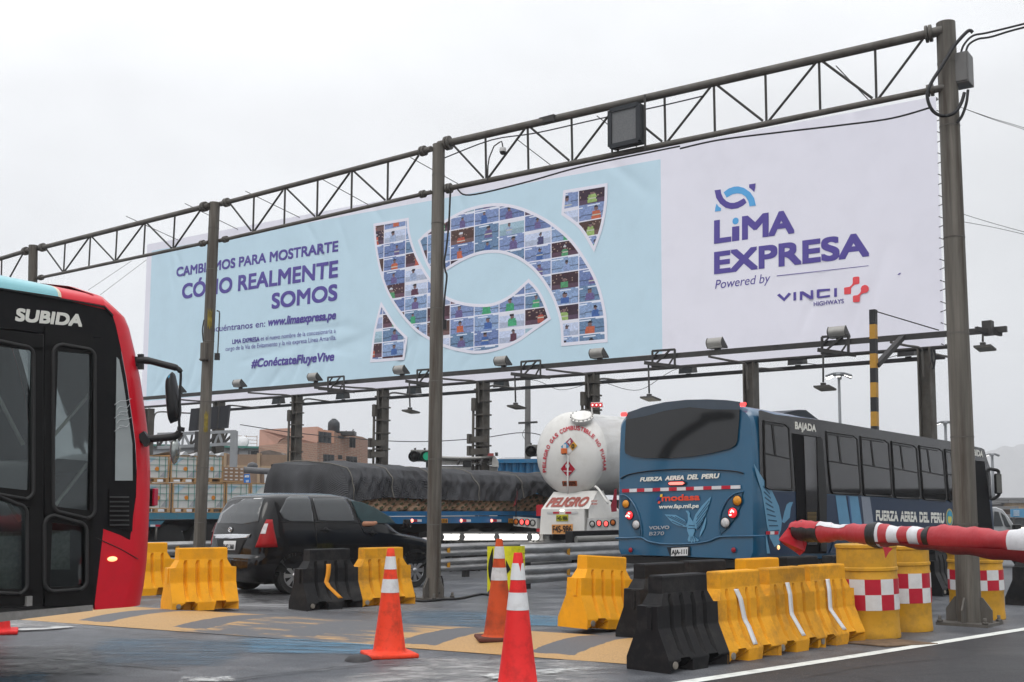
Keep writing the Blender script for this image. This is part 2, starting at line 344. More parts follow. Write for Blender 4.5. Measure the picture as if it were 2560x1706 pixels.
# paler concrete lane slabs and the worn or darkened patches on the asphalt
pc = patch_mat('pale_concrete', CONC, .34, .62, 5, (.6, 1, 1), .7)
pl = patch_mat('pale_dust', (.21, .21, .215), .15, .5, 5, (.3, 1.2, 1), .7)
bl = patch_mat('blue_paint_scuff', (.075, .16, .235), .34, .66, 4.5, (.3, 1.6, 1), .6, rot=R(-6), amt=.62)
bl2 = patch_mat('blue_paint_fresh', (.085, .25, .39), .36, .62, 6, (.22, 2.0, 1), .6, rot=R(-6), amt=.7)
dkp = patch_mat('dark_ground_tone', (.016, .016, .018), .28, .66, 4, (.7, 1, 1), .4)
G4 = lambda *p: [ground(x, y) for x, y in p]
for nm, q, mt, z in (
 ('concrete_patch', G4((520, 1740), (1680, 1730), (1640, 1640), (1000, 1630)), pc, .004),
 ('concrete_patch', G4((300, 1540), (1180, 1545), (1150, 1452), (420, 1440)), pl, .004),
 ('concrete_patch', G4((-200, 1590), (330, 1570), (330, 1530), (-200, 1545)), pc, .004),
 ('blue_scuff', G4((40, 1690), (640, 1690), (760, 1590), (180, 1580)), bl, .008),
 ('blue_scuff', G4((500, 1646), (1130, 1652), (1050, 1596), (520, 1586)), bl2, .012),
 ('blue_scuff', G4((860, 1585), (1420, 1595), (1420, 1520), (900, 1520)), bl, .008),
 ('blue_scuff', G4((1150, 1572), (1600, 1580), (1480, 1535), (1130, 1532)), bl2, .012),
 ('blue_scuff', G4((-80, 1725), (160, 1725), (160, 1668), (-80, 1668)), bl2, .012),
 ('dark_patch', G4((-160, 1720), (360, 1700), (300, 1606), (-160, 1600)), dkp, .016),  # shade on the road, painted in as a dark sheet
 ('dark_patch', G4((540, 1520), (860, 1520), (860, 1470), (560, 1470)), dkp, .012)):  # dark sheet below the minivan
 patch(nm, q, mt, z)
wl = patch_mat('worn_white_paint', (.5, .51, .5), .40, .56, 7, (.5, .5, 1), .6)
patch('road_marking', G4((-60, 1590), (235, 1571), (235, 1564), (-60, 1580)), wl, .02)
patch('road_marking', G4((1140, 1716), (1560, 1676), (1540, 1662), (1130, 1692)), wl, .02)
patch('road_marking', G4((380, 1716), (640, 1712), (600, 1692), (430, 1694)), wl, .02)
# speed hump with worn yellow stripes
def hump():
 a = ground(1557, 1661); hd = (a - ground(109, 1555)).normalized(); length = 19.7; back = 19.5; wid = 2.15; hh = .075
 a = a - hd * back
 m = bpy.data.materials.new('hump_paint'); m.use_nodes = True; nt = m.node_tree; N = nt.nodes.new; L = nt.links.new; b = nt.nodes['Principled BSDF']
 tc = N('ShaderNodeTexCoord'); sp = N('ShaderNodeSeparateXYZ'); L(tc.outputs['Object'], sp.inputs[0])
 def math_(op, x, y=None, v=None):
  n = N('ShaderNodeMath'); n.operation = op
  L(x, n.inputs[0])
  if y is not None: L(y, n.inputs[1])
  if v is not None: n.inputs[1].default_value = v
  return n.outputs[0]
 nz0 = N('ShaderNodeTexNoise'); nz0.inputs['Scale'].default_value = 5; nz0.inputs['Detail'].default_value = 4; L(tc.outputs['Object'], nz0.inputs['Vector'])
 jit = math_('MULTIPLY', nz0.outputs[0], v=.10)
 s = math_('ADD', sp.outputs[0], jit)
 sc0 = (ground(1130, 1600) - a).dot(hd); fr = math_('FRACT', math_('DIVIDE', math_('ADD', s, v=16.5 + .825 - sc0 - .05), v=1.65))
 st = math_('GREATER_THAN', math_('ABSOLUTE', math_('SUBTRACT', fr, v=.5)), v=.16)
 edge_near = math_('LESS_THAN', math_('ADD', sp.outputs[1], jit), v=.22)
 st = math_('MAXIMUM', st, edge_near)
 mp = N('ShaderNodeMapping'); mp.inputs['Rotation'].default_value = (0, 0, R(58)); mp.inputs['Scale'].default_value = (.35, 2.2, 1); L(tc.outputs['Object'], mp.inputs[0])
 nz = N('ShaderNodeTexNoise'); nz.inputs['Scale'].default_value = 2.6; nz.inputs['Detail'].default_value = 10; nz.inputs['Roughness'].default_value = .72; L(mp.outputs[0], nz.inputs['Vector'])
 # tyre wear: strongest in the middle of the lane (s about 10 to 15)
 w1 = N('ShaderNodeMapRange'); L(sp.outputs[0], w1.inputs[0]); w1.inputs[1].default_value = 13.4; w1.inputs[2].default_value = 14.4; w1.inputs[3].default_value = .13; w1.inputs[4].default_value = -.13
 w2 = N('ShaderNodeMapRange'); L(sp.outputs[0], w2.inputs[0]); w2.inputs[1].default_value = 16.2; w2.inputs[2].default_value = 17.2; w2.inputs[3].default_value = 0; w2.inputs[4].default_value = .34
 wear = math_('ADD', math_('ADD', nz.outputs[0], w1.outputs[0]), w2.outputs[0])
 mr = N('ShaderNodeMapRange'); mr.inputs[1].default_value = .40; mr.inputs[2].default_value = .52; L(wear, mr.inputs[0])
 fac = math_('MULTIPLY', st, mr.outputs[0])
 n2 = N('ShaderNodeTexNoise'); n2.inputs['Scale'].default_value = 60; L(tc.outputs['Object'], n2.inputs['Vector'])
 r2 = N('ShaderNodeMapRange'); r2.inputs[1].default_value = .3; r2.inputs[2].default_value = .7; r2.inputs[3].default_value = .8; r2.inputs[4].default_value = 1.2; L(n2.outputs[0], r2.inputs[0])
 mx = N('ShaderNodeMix'); mx.data_type = 'RGBA'; mx.inputs[6].default_value = (.085, .085, .09, 1); mx.inputs[7].default_value = (.40, .235, .085, 1); L(fac, mx.inputs[0])
 sc = N('ShaderNodeVectorMath'); sc.operation = 'SCALE'; L(mx.outputs[2], sc.inputs[0]); L(r2.outputs[0], sc.inputs['Scale']); L(sc.outputs[0], b.inputs['Base Color'])
 b.inputs['Roughness'].default_value = .6
 bp = N('ShaderNodeBump'); bp.inputs['Strength'].default_value = .3; bp.inputs['Distance'].default_value = .008; L(n2.outputs[0], bp.inputs['Height']); L(bp.outputs[0], b.inputs['Normal'])
 mb = MB(); rows = []
 for i in range(49):
  x = length * i / 48
  rows.append([Vector((x, wid * t, hh * math.sin(math.pi * t) ** .8 + .006)) for t in (k / 12 for k in range(13))])
 mb.grid(rows); o = mb.build('speed_hump', m); o.location = a; o.rotation_euler = (0, 0, math.atan2(hd.y, hd.x)); o['kind'] = 'structure'
hump()
SEAMM = M('road_seam_tar', (.016, .016, .017), .5, var=.3, scale=8)
def seam_line(px, w):
 P = catmull([ground(x, y, .02) for x, y in px], 6); rs = random.Random(int(px[0][0])); rows = []
 for i, p in enumerate(P):
  d = (P[min(i + 1, len(P) - 1)] - P[max(i - 1, 0)]).normalized(); s_ = d.cross(UP) * (w * rs.uniform(.4, 1.2)); j = d.cross(UP) * rs.uniform(-.03, .03); rows.append([p + s_ + j, p - s_ + j])
 m = MB(); m.grid(rows, smooth=False); o = m.build('road_seam', SEAMM); o['kind'] = 'structure'
for px, w in (([(-60, 1638), (90, 1643), (200, 1652), (330, 1662), (450, 1672)], .018), ([(210, 1567), (300, 1577), (420, 1590), (560, 1602), (700, 1612), (860, 1618)], .012), ([(560, 1702), (700, 1684), (860, 1666), (960, 1660), (1080, 1662)], .014), ([(600, 1540), (760, 1536), (900, 1534), (1060, 1530)], .010), ([(1180, 1712), (1330, 1690), (1480, 1682)], .01), ([(2000, 1690), (2200, 1660), (2400, 1640)], .006)): seam_line(px, w)
# far hills behind the city
HILL = M('dry_hillside', (.16, .15, .14), .95, var=.25, scale=.01)
def hills(name, pts, Y, depth):
 mb = MB(); top = [at(x, y, Y) for x, y in pts]; rows = [[Vector((p.x, p.y - depth * .5, -2)) for p in top]]
 for f in (.35, .7, .92, 1):
  rows.append([Vector((p.x, p.y - depth * .5 * (1 - f), p.z * f ** .8 * (1 + .05 * random.uniform(-1, 1)))) for p in top])
 rows.append([Vector((p.x, p.y + depth, -2)) for p in top])
 mb.grid(rows, smooth=False); o = mb.build(name, HILL); o['kind'] = 'structure'
hills('hill', catmull([(2330, 1215, 0), (2430, 1130, 0), (2500, 1117, 0), (2560, 1108, 0), (2700, 1090, 0), (2900, 1120, 0), (3200, 1200, 0)], 4) and
   [(p.x, p.y) for p in catmull([(2330, 1225, 0), (2430, 1140, 0), (2500, 1118, 0), (2560, 1108, 0), (2700, 1085, 0), (2900, 1120, 0), (3200, 1200, 0)], 5)], 2250, 500)
hills('hill', [(p.x, p.y) for p in catmull([(-200, 1120, 0), (-60, 1060, 0), (60, 1075, 0), (150, 1085, 0), (200, 1130, 0), (330, 1180, 0), (420, 1220, 0)], 5)], 1900, 400)
# gantry posts, trusses and what hangs on them
STEEL = M('weathered_steel', (.115, .108, .098), .55, .25, var=.25, scale=2.5, dirt=((.055, .042, .032), .75, 2.2), stretch=(1, 1, .25), bump=.15, bscale=30)
STEEL2 = M('pole_grey_brown', (.125, .115, .10), .55, .15, var=.5, scale=3, dirt=((.035, .02, .012), .95, 2.2), stretch=(3, 3, .16), bump=.12, bscale=25)
DARKST = M('truss_dark_steel', (.045, .043, .042), .5, .3, var=.25, scale=4, dirt=((.09, .08, .07), .4, 6))
RUBBER = M('black_cable_rubber', (.018, .018, .02), .5, var=.2)
BOXG = M('grey_painted_box', (.10, .10, .10), .5, .1, var=.15, scale=6)
def post_at(base_px, top_px, Y=None):
 b = ground(*base_px) if Y is None else None
 if b is None:
  d = at(base_px[0], base_px[1], Y); b = Vector((d.x, d.y, 0))
 t = at(top_px[0], top_px[1], b.y); return b, t
POSTS = []
def gantry_post(base, top, r0, r1, label):
 t = empty('gantry_post', base, label, 'post', 'posts of the overhead truss')
 L = top - base; mb = MB(); n = 10
 mb.tube([L * (i / n) for i in range(n + 1)], [r0 + (r1 - r0) * i / n for i in range(n + 1)], 28)
 mb.build('shaft', STEEL2, t, smooth_angle=40)
 for f in (.16, .30, .47, .63, .82, .93):                     # welded joints
  m2 = MB(); r = r0 + (r1 - r0) * f + .004; m2.cyl(L * f - UP * .008, L * f + UP * .008, r, n=28); m2.build('weld_ring', STEEL, t, smooth_angle=40)
 m2 = MB(); m2.box((0, 0, .02), (r0 * 4.2, r0 * 4.2, .04), PHI); m2.build('base_plate', STEEL, t)
 for k in range(4):
  a = PHI + math.pi / 4 + k * math.pi / 2; d = Vector((math.cos(a), math.sin(a), 0))
  m2 = MB(); m2.cyl(d * r0 * 2.6 + UP * .03, d * r0 * 2.6 + UP * .12, .022, n=8); m2.cyl(d * r0 * 2.6 + UP * .04, d * r0 * 2.6 + UP * .07, .04, n=6); m2.build('anchor_bolt', STEEL, t)
  a2 = PHI + k * math.pi / 2; d2 = Vector((math.cos(a2), math.sin(a2), 0)); s2 = d2.cross(UP) * .012
  m2 = MB(); m2.slab([d2 * r0 * .8 + UP * .04 - s2, d2 * r0 * 1.9 + UP * .04 - s2, d2 * r0 * 1.9 + UP * .2 - s2, d2 * r0 * 1.15 + UP * .36 - s2, d2 * r0 * .8 + UP * .36 - s2], s2 * 2)
  m2.build('gusset', STEEL, t)
 POSTS.append((t, base, top)); return t
b0, t0 = post_at((72, 1430), (83, 614), 26.4)
b1, t1 = post_at((494, 1462), (537, 507), 22.4)
b2 = ground(1083, 1500); t2 = at(1097, 362, b2.y)
b3 = ground(2424, 1562); t3 = at(2364, 58, b3.y)
p0_ = gantry_post(b0, t0, .115, .10, 'farthest grey gantry post, rising behind the red bus roof')
p1_ = gantry_post(b1, t1, .116, .102, 'stained gantry post with a conduit and yellow paint marks, beside the black minivan tail')
p2_ = gantry_post(b2, t2, .12, .106, 'slim brown gantry post with a hanging cable, in front of the mosaic on the banner')
p3_ = gantry_post(b3, t3, .157, .128, 'thick nearest gantry post carrying a grey junction box and looped cable')
PA = b0 + (b0 - b1) * 1.05; PAT = t0 + (t0 - t1) * 1.05
def truss(name, tl, tr, bl, br, n, label, rt=.05, rb=.034):
 o = empty(name, (tl + tr) / 2, label, 'truss', 'trusses between the gantry posts')
 for a, b, r, nm in ((tl, tr, rt, 'top_chord'), (bl, br, rb, 'bottom_chord')):
  m = MB(); k = 10; m.tube([a.lerp(b, i / k) for i in range(k + 1)], r, 14)
  m.build(nm, STEEL, o, smooth_angle=50, world=True)
 for a, b, r in ((tl, tr, rt), (bl, br, rb)):
  for p, d in ((a, b - a), (b, a - b)):
   d = d.normalized(); m = MB(); m.cyl(p + d * .02, p + d * .06, r * 1.9, n=14); m.cyl(p + d * .075, p + d * .11, r * 1.9, n=14); m.cyl(p - d * .12, p + d * .02, r * 1.1, n=12)
   m.build('flange', STEEL, o, smooth_angle=40, world=True)
 T = [tl.lerp(tr, (i + .15 * (i == 0) - .12 * (i == n)) / n) for i in range(n + 1)]; B = [bl.lerp(br, i / n) for i in range(n + 1)]
 for i in range(1, n):
  m = MB(); m.cyl(T[i], B[i], .019, n=8); m.build('vertical', DARKST, o, smooth_angle=50, world=True)
 for i in range(n):
  a, b = (T[i], B[i + 1]) if i % 2 == 0 else (B[i], T[i + 1])
  d = (b - a).normalized(); m = MB(); m.cyl(a + d * .05, b - d * .08, .019, n=8); m.build('diagonal', DARKST, o, smooth_angle=50, world=True)
 return o
A = lambda px, py, P: at(px, py, P.y)
tr0 = truss('truss', PAT - UP * .35, A(68, 627, b0), PAT - UP * 1.35, A(66, 715, b0), 6, 'short visible truss end left of the farthest post, above the red bus')
tr1 = truss('truss', A(103, 620, b0), A(516, 516, b1), A(99, 695, b0), A(511, 608, b1), 6, 'steel truss above the red bus roof, between the two far posts', .052, .034)
tr2 = truss('truss', A(561, 508, b1), A(1065, 376, b2), A(558, 600, b1), A(1064, 484, b2), 6, 'steel truss over the purple slogan text', .046, .034)
tr3 = truss('truss', A(1112, 360, b2), A(2334, 82, b3), A(1114, 473, b2), A(2338, 224, b3), 10, 'longest nearest truss carrying the dark display box', .063, .045)
def on_truss3(px, py):                  # a point of the vertical plane of the nearest truss
 n = (b3 - b2).cross(UP).normalized(); return on_plane(px, py, b2, n)
# dark display box on the truss
def display():
 c = on_truss3(1577, 322); n = -RD; x = GR
 o = empty('display_box', c + n * .12, 'dark square display box with a grey mesh face, hung inside the nearest truss', 'display')
 fl = MB(); w, h = .58, .64; Z = UP
 for a, b in (((-1, -1), (1, -1)), ((1, -1), (1, 1)), ((1, 1), (-1, 1)), ((-1, 1), (-1, -1))):
  fl.bar(x * (a[0] * w * .45) + Z * (a[1] * h * .45) + n * .06, x * (b[0] * w * .45) + Z * (b[1] * h * .45) + n * .06, .07, .062, up=n)
 fl.build('bezel', M('display_bezel', (.022, .025, .03), .5), o)
 m = MB(); m.box(None, (w * .96, .14, h * .96), M4=Matrix.Translation(n * -.04) @ Matrix.Rotation(math.atan2(x.y, x.x), 4, 'Z')); m.build('housing', M('display_housing', (.03, .033, .036), .5), o)
 m = MB(); m.box(None, (w * .84, .03, h * .84), M4=Matrix.Translation(n * .055) @ Matrix.Rotation(math.atan2(x.y, x.x), 4, 'Z'))
 m.build('mesh_face', M('display_mesh', (.13, .135, .14), .5, var=.3, scale=60), o)
 for s in (-1, 1):
  m = MB(); m.bar(x * (s * w * .53) + Z * .46 - n * .05, x * (s * w * .53) - Z * .42 - n * .05, .03); m.build('mount_bar', DARKST, o)
display()
# small camera on a bent arm
o = empty('dome_camera', on_truss3(1219, 449), 'small dome camera on a thin bent arm above the truss chord', 'camera')
m = MB(); m.tube([on_truss3(*p) for p in ((1219, 452), (1220, 415), (1223, 395), (1235, 366), (1249, 356), (1254, 354), (1256, 360), (1257, 372))], .011, 8); m.build('bent_arm', DARKST, o, smooth_angle=60, world=True)
m = MB(); m.lathe([(.012, .06), (.05, .045), (.058, .0), (.055, -.02)], on_truss3(1257, 377)); m.build('camera_body', M('camera_white', (.5, .5, .5), .4), o, smooth_angle=50, world=True)
m = MB(); m.lathe([(.052, -.02), (.045, -.05), (.02, -.07), (.001, -.075)], on_truss3(1257, 377)); m.build('dome_cover', M('dome_dark', (.03, .03, .03), .1), o, smooth_angle=60, world=True)
o = MB(); o.box(on_truss3(1371, 303) + UP * .02, (.3, .12, .1), math.atan2(GR.y, GR.x)); tag(o.build('sensor_box', DARKST), 'small dark box sitting on the top chord, left of the display box', 'sensor')
# junction box with its cables on the nearest post
def junction():
 c = at(2409, 178, b3.y) - RD * .02
 o = empty('junction_box', c, 'grey metal junction box fixed high on the thickest post', 'junction box')
 m = MB(); m.box((0, 0, 0), (.21, .30, .44), R(-35), .012); m.build('case', M('junction_grey', (.125, .123, .12), .45, .2, var=.1, scale=4), o)
 m = MB(); m.box(Vector((math.cos(R(-35 - 90)), math.sin(R(-35 - 90)), 0)) * .158, (.17, .012, .39), R(-35), .004); m.build('lid', M('junction_lid', (.14, .138, .135), .45, .2, var=.1, scale=4), o)
 m = MB(); m.bar((-.15, 0, .12), (.02, .05, .12), .05); m.bar((-.15, 0, -.12), (.02, .05, -.12), .05); m.build('mount_bracket', DARKST, o)
junction()
def cable(name, px, Y, r, label, cat='cable', group=None, n=6):
 pts = catmull([at(x, y, Y if not callable(Y) else Y(x)) for x, y in px], n); m = MB(); m.tube(pts, r, 8)
 return tag(m.build(name, RUBBER, smooth_angle=80), label, cat, group)
F3 = b3.y - .22
cable('power_cable', [(2432, 82), (2420, 78), (2388, 112), (2370, 140), (2352, 170), (2328, 208), (2318, 240), (2330, 275), (2355, 290), (2385, 283), (2403, 258), (2411, 232)], F3, .024, 'thick black cable looping round the top of the thickest post')
cable('power_cable', [(2402, 134), (2410, 112), (2432, 90), (2470, 82), (2560, 60), (2800, 0)], b3.y, .015, 'upper black cable leaving the junction box towards the right', group='cables leaving to the right')
cable('power_cable', [(2414, 133), (2422, 112), (2445, 98), (2480, 92), (2560, 69), (2800, 15)], b3.y, .015, 'lower black cable leaving the junction box towards the right', group='cables leaving to the right')
cable('power_cable', [(2420, 225), (2416, 258), (2405, 290), (2392, 308)], F3 + .1, .02, 'short cable dropping from under the junction box')
yl = lambda x: on_truss3(x, 300).y - .05
cable('sagging_cable', [(2330, 268), (2230, 296), (2106, 313), (1960, 330), (1800, 350), (1700, 372)], yl, .014, 'long thin cable sagging below the truss across the white banner')
cable('sagging_cable', [(1144, 474), (1175, 488), (1300, 460), (1454, 417), (1640, 378), (1700, 366)], yl, .014, 'cable sagging below the truss just right of the slim post')
cable('sagging_cable', [(1112, 395), (1230, 350), (1340, 333), (1500, 297), (1640, 268), (1760, 240)], yl, .011, 'cable strung inside the nearest truss', n=4)
cable('hanging_cable', [(1126, 478), (1125, 500), (1122, 560), (1116, 620), (1111, 652), (1113, 676), (1117, 692), (1112, 740), (1109, 790), (1112, 815)], b2.y - .16, .016, 'black cable hanging down beside the slim post')
m = MB(); m.box(at(1112, 812, b2.y - .15), (.06, .06, .16)); tag(m.build('cable_box', RUBBER), 'small black box at the lower end of the hanging cable', 'box')
cable('ground_hose', [(1040, 1506), (1062, 1507), (1090, 1504), (1150, 1500), (1200, 1488), (1228, 1489), (1250, 1483)], lambda x: 0, .02, 'x') if 0 else None
m = MB(); m.tube(catmull([ground(x, y) + UP * .022 for x, y in ((1036, 1505), (1062, 1507), (1110, 1502), (1150, 1500), (1200, 1489), (1232, 1490), (1262, 1480))], 6), .02, 8)
tag(m.build('ground_hose', RUBBER, smooth_angle=80), 'black hose lying on the road at the foot of the slim post', 'hose')
m = MB(); m.tube(catmull([at(x, y, b2.y - .1) for x, y in ((1103, 1440), (1107, 1455), (1107, 1472), (1098, 1484))], 6), .014, 8)
m.build('foot_cable', RUBBER, p2_, smooth_angle=80, world=True)
# fittings of the stained post
Yp = b1.y - .14
m = MB(); m.tube([at(*p, Yp) for p in ((542, 777), (548, 779), (549, 785), (544, 890))], .013, 8); m.build('conduit', DARKST, p1_, smooth_angle=60, world=True)
m = MB(); m.box(at(543, 892, Yp), (.09, .08, .13)); m.build('switch_box', RUBBER, p1_, world=True)
m = MB(); m.box(at(511, 880, Yp + .03), (.14, .1, .36), R(-35), .01); m.build('side_box', STEEL2, p1_, world=True)
m = MB(); m.box(at(511, 899, Yp), (.17, .12, .02), R(-35)); m.build('shelf_plate', STEEL, p1_, world=True)
m = MB(); m.tube(catmull([at(*p, Yp) for p in ((510, 800), (506, 825), (508, 852))], 5), .012, 6); m.build('short_cable', RUBBER, p1_, smooth_angle=60, world=True)
YEL = M('old_yellow_paint', (.22, .17, .03), .7, var=.4, scale=12, dirt=((.07, .05, .03), .9, 9))
for py, h in ((800, .34), (1052, .3), (1075, .1)):
 p = at(528 - (py - 780) * .041, py, b1.y); mb = MB(); a0 = -2.2
 mb.grid([[Vector((p.x + .112 * math.cos(a0 + 1.1 * k / 8), p.y + .112 * math.sin(a0 + 1.1 * k / 8), p.z + h * (j - .5) * (1 - .35 * math.sin(k * 2.1)))) for k in range(9)] for j in (0, 1)])
 mb.build('paint_mark', YEL, p1_, world=True)
# the big banner and its lighting frame
import numpy as np
BN = -RD                                              # faces the traffic
BP = RD * 29.0                                        # a point of the banner plane
def onb(px, py, off=0.0): return on_plane(px, py, BP - RD * off, BN)
BO = onb(360, 815); BO.z = 0
def uv(px, py, off=0.0):
 p = onb(px, py, off) - BO; return p.dot(GR), p.z
def buv(u, v, off=0.0): return BO + GR * u + UP * v + BN * off
PURPLE = M('banner_purple_ink', lin(86, 74, 150), .6, var=.03, scale=2)
SKYBLUE = M('banner_sky_blue_ink', lin(88, 165, 220), .6, var=.03)
REDINK = M('banner_red_ink', lin(225, 78, 84), .6, var=.03)
def banner_mat(name, col):
 m = M(name, col, .55, var=.025, scale=.8, dirt=(tuple(c * .8 for c in col), .25, 1.2)); return m
WHITEB = banner_mat('banner_white_vinyl', (.78, .77, .85)); BLUEB = banner_mat('banner_pale_blue_ink', (.53, .70, .80))
WHITEINK = M('banner_white_ink', (.76, .75, .84), .6, var=.02)
bb = empty('billboard', BO + GR * 16, 'huge billboard banner with pale blue mosaic half and white half, hung across the toll lanes', 'billboard')
uTL, vTL = uv(366, 612); uTR, vTR = uv(2340, 241); uBL, vBL = uv(354, 1016); uBR, vBR = uv(2353, 864)
def folds(u, v):                                      # vinyl folds: only ever back from the printed plane
 f = 0
 for k, (cu, cv, a, s, l) in enumerate(FOLDS):
  x = (u - cu) * math.cos(a) + (v - cv) * math.sin(a); y = -(u - cu) * math.sin(a) + (v - cv) * math.cos(a)
  if 0 < x < l: f += s * math.exp(-(y / (.05 + .05 * x)) ** 2) * math.sin(math.pi * min(1, x / l)) ** .6
 return -min(f, .045) - .004 * (1 + math.sin(u * 2.1 + v * .7))
rnd = random.Random(4); FOLDS = []
for k in range(34):                                   # fans of folds rising from the lower edge and falling from the upper one
 cu = rnd.uniform(0, 34); up = rnd.random() < .7
 FOLDS.append((cu, (vBL if up else vTL), (R(rnd.uniform(35, 75)) if up else R(rnd.uniform(-80, -40))), rnd.uniform(.014, .035), rnd.uniform(1.4, 3.6)))
for k in range(12): FOLDS.append((rnd.uniform(6, 12), vBL + rnd.uniform(1.2, 2.6), R(rnd.uniform(-6, 14)), rnd.uniform(.012, .025), rnd.uniform(2, 5)))
def sheet():
 uB0 = uv(373, 800)[0]; uB1 = uv(1653, 600)[0]; vB1 = uv(1653, 398)[1]; vB1l = uv(374, 629)[1]; vB0 = uv(1400, 908)[1]
 us = sorted(set([0] + [uB0, uB1] + list(np.linspace(0, uTR, 330)))); us = [min(max(u, 0), uTR) for u in us]
 fr = lambda u: u / uTR
 rows = []; n = 60
 cut0 = lambda u: (vB0 - (vBL + (vBR - vBL) * fr(u))) ; 
 for j in range(n + 3):
  row = []
  for u in us:
   b = vBL + (vBR - vBL) * fr(u); t = vTL + (vTR - vTL) * fr(u)
   lo = vB0; hi = vB1l + (vB1 - vB1l) * (u - uB0) / (uB1 - uB0)
   if j == 0: v = b
   elif j == 1: v = b + (lo - b) * .5
   elif j <= n: v = lo + (hi - lo) * (j - 2) / (n - 2)
   elif j == n + 1: v = hi + (t - hi) * .5
   else: v = t
   row.append(buv(u, v, folds(u, v)))
  rows.append(row)
 mb = MB(); mb.grid(rows); mb.bm.faces.ensure_lookup_table()
 o = mb.build('banner_sheet', [WHITEB, BLUEB], bb, world=True); k = len(us) - 1
 for p in o.data.polygons:
  c = p.center; w = parent_frame(bb) @ c - BO; u = w.dot(GR); v = w.z
  hi = vB1l + (vB1 - vB1l) * (u - uB0) / (uB1 - uB0)
  if uB0 < u < uB1 and vB0 < v < hi: p.material_index = 1
  p.use_smooth = True
sheet()
def btext(name, body, a, b, cap_px, mat, bold=0, slant=0):
 """a, b: baseline ends in the photograph; cap_px: rows of a capital's top and bottom at one column."""
 p0, p1 = onb(*a), onb(*b); x, y0, y1 = cap_px; h = abs(uv(x, y0)[1] - uv(x, y1)[1])
 return text(name, body, p0, p1, h, BN, mat, bb, bold, slant, lift=.004)
zb = lambda x, y: (340 + x / 3.136, 500 + y / 3.136)
zc = lambda x, y: (1640 + x / 3.18, 420 + y / 3.18)
za = lambda x, y: (880 + x / 3.135, 430 + y / 3.135)
def cap(f, x, y0, y1): a, b = f(x, y0), f(x, y1); return a[0], a[1], b[1]
btext('slogan_line', 'CAMBIAMOS PARA MOSTRARTE', zb(318, 604), zb(1582, 404), cap(zb, 1570, 320, 404), PURPLE, .034)
btext('slogan_line', 'CÓMO REALMENTE', zb(362, 778), zb(1578, 607), cap(zb, 1560, 474, 607), PURPLE, .034)
btext('slogan_line', 'SOMOS', zb(1066, 856), zb(1573, 788), cap(zb, 1560, 664, 792), PURPLE, .036)
btext('web_line', 'Encuéntranos en:', zb(565, 1040), zb(1013, 995), cap(zb, 950, 952, 1002), PURPLE, .010)
btext('web_line', 'www.limaexpresa.pe', zb(1032, 992), zb(1571, 936), cap(zb, 1300, 898, 966), PURPLE, .036, .18)
btext('small_print', 'LIMA EXPRESA', zb(755, 1131), zb(967, 1108), cap(zb, 900, 1082, 1117), PURPLE, .03)
btext('small_print', 'es el nuevo nombre de la concesionaria a', zb(978, 1104), zb(1565, 1042), cap(zb, 1200, 1050, 1084), PURPLE, .0)
btext('small_print', 'cargo de la Vía de Evitamiento y la vía expresa Línea Amarilla.', zb(702, 1186), zb(1570, 1097), cap(zb, 1440, 1076, 1112), PURPLE, .0)
btext('hashtag_line', '#ConéctateFluyeVive', zb(905, 1316), zb(1557, 1262), cap(zb, 1270, 1216, 1286), PURPLE, .036, .16)
WH = PURPLE
btext('name_lettering', 'L', zc(470, 604), zc(590, 588), cap(zc, 490, 418, 604), PURPLE, .042)
btext('name_lettering', 'I', zc(610, 585), zc(657, 579), cap(zc, 635, 466, 582), PURPLE, .042)
btext('name_lettering', 'M', zc(693, 574), zc(887, 548), cap(zc, 790, 372, 562), PURPLE, .042)
btext('name_lettering', 'A', zc(905, 545), zc(1092, 520), cap(zc, 1000, 345, 533), PURPLE, .042)
btext('name_lettering', 'EXPRESA', zc(470, 846), zc(1687, 704), cap(zc, 1580, 524, 716), PURPLE, .042)
btext('name_lettering', 'Powered by', zc(470, 962), zc(915, 908), cap(zc, 490, 892, 960), PURPLE, -.004 * 0, .2)
btext('name_lettering', 'HIGHWAYS', zc(1255, 1100), zc(1493, 1076), cap(zc, 1275, 1066, 1100), PURPLE, .014)
def bpoly(name, pts, mat, f=None, lift=.004, smooth=0):
 P = [onb(*(f(*p) if f else p)) for p in pts]
 if smooth: P = catmull(P, smooth, True)
 return plane_poly(name, P, BN, mat, bb, lift)
c = onb(*zc(633, 423)); bpoly_r = abs(uv(*zc(633, 396))[1] - uv(*zc(633, 450))[1]) / 2
plane_poly('letter_dot', [c + GR * (bpoly_r * math.cos(a)) + UP * (bpoly_r * math.sin(a)) for a in (2 * math.pi * k / 24 for k in range(24))], BN, SKYBLUE, bb, .004)
bpoly('rule_line', [(960, 862), (1690, 780), (1690, 776), (960, 857)], PURPLE, zc)
for pts in ([(963, 1013), (983, 1000), (1020, 1034), (1055, 992), (1075, 1002), (1019, 1062)], [(1093, 990), (1114, 987), (1114, 1053), (1093, 1056)],
   [(1144, 984), (1170, 981), (1230, 1018), (1230, 974), (1250, 972), (1250, 1042), (1224, 1044), (1164, 1008), (1164, 1051), (1144, 1053)],
   [(1278, 970), (1290, 966), (1384, 960), (1384, 976), (1300, 984), (1300, 1022), (1384, 1010), (1384, 1027), (1290, 1038), (1278, 1030)],
   [(1417, 958), (1439, 955), (1439, 1024), (1417, 1027)]):
 bpoly('name_lettering', pts, PURPLE, zc)
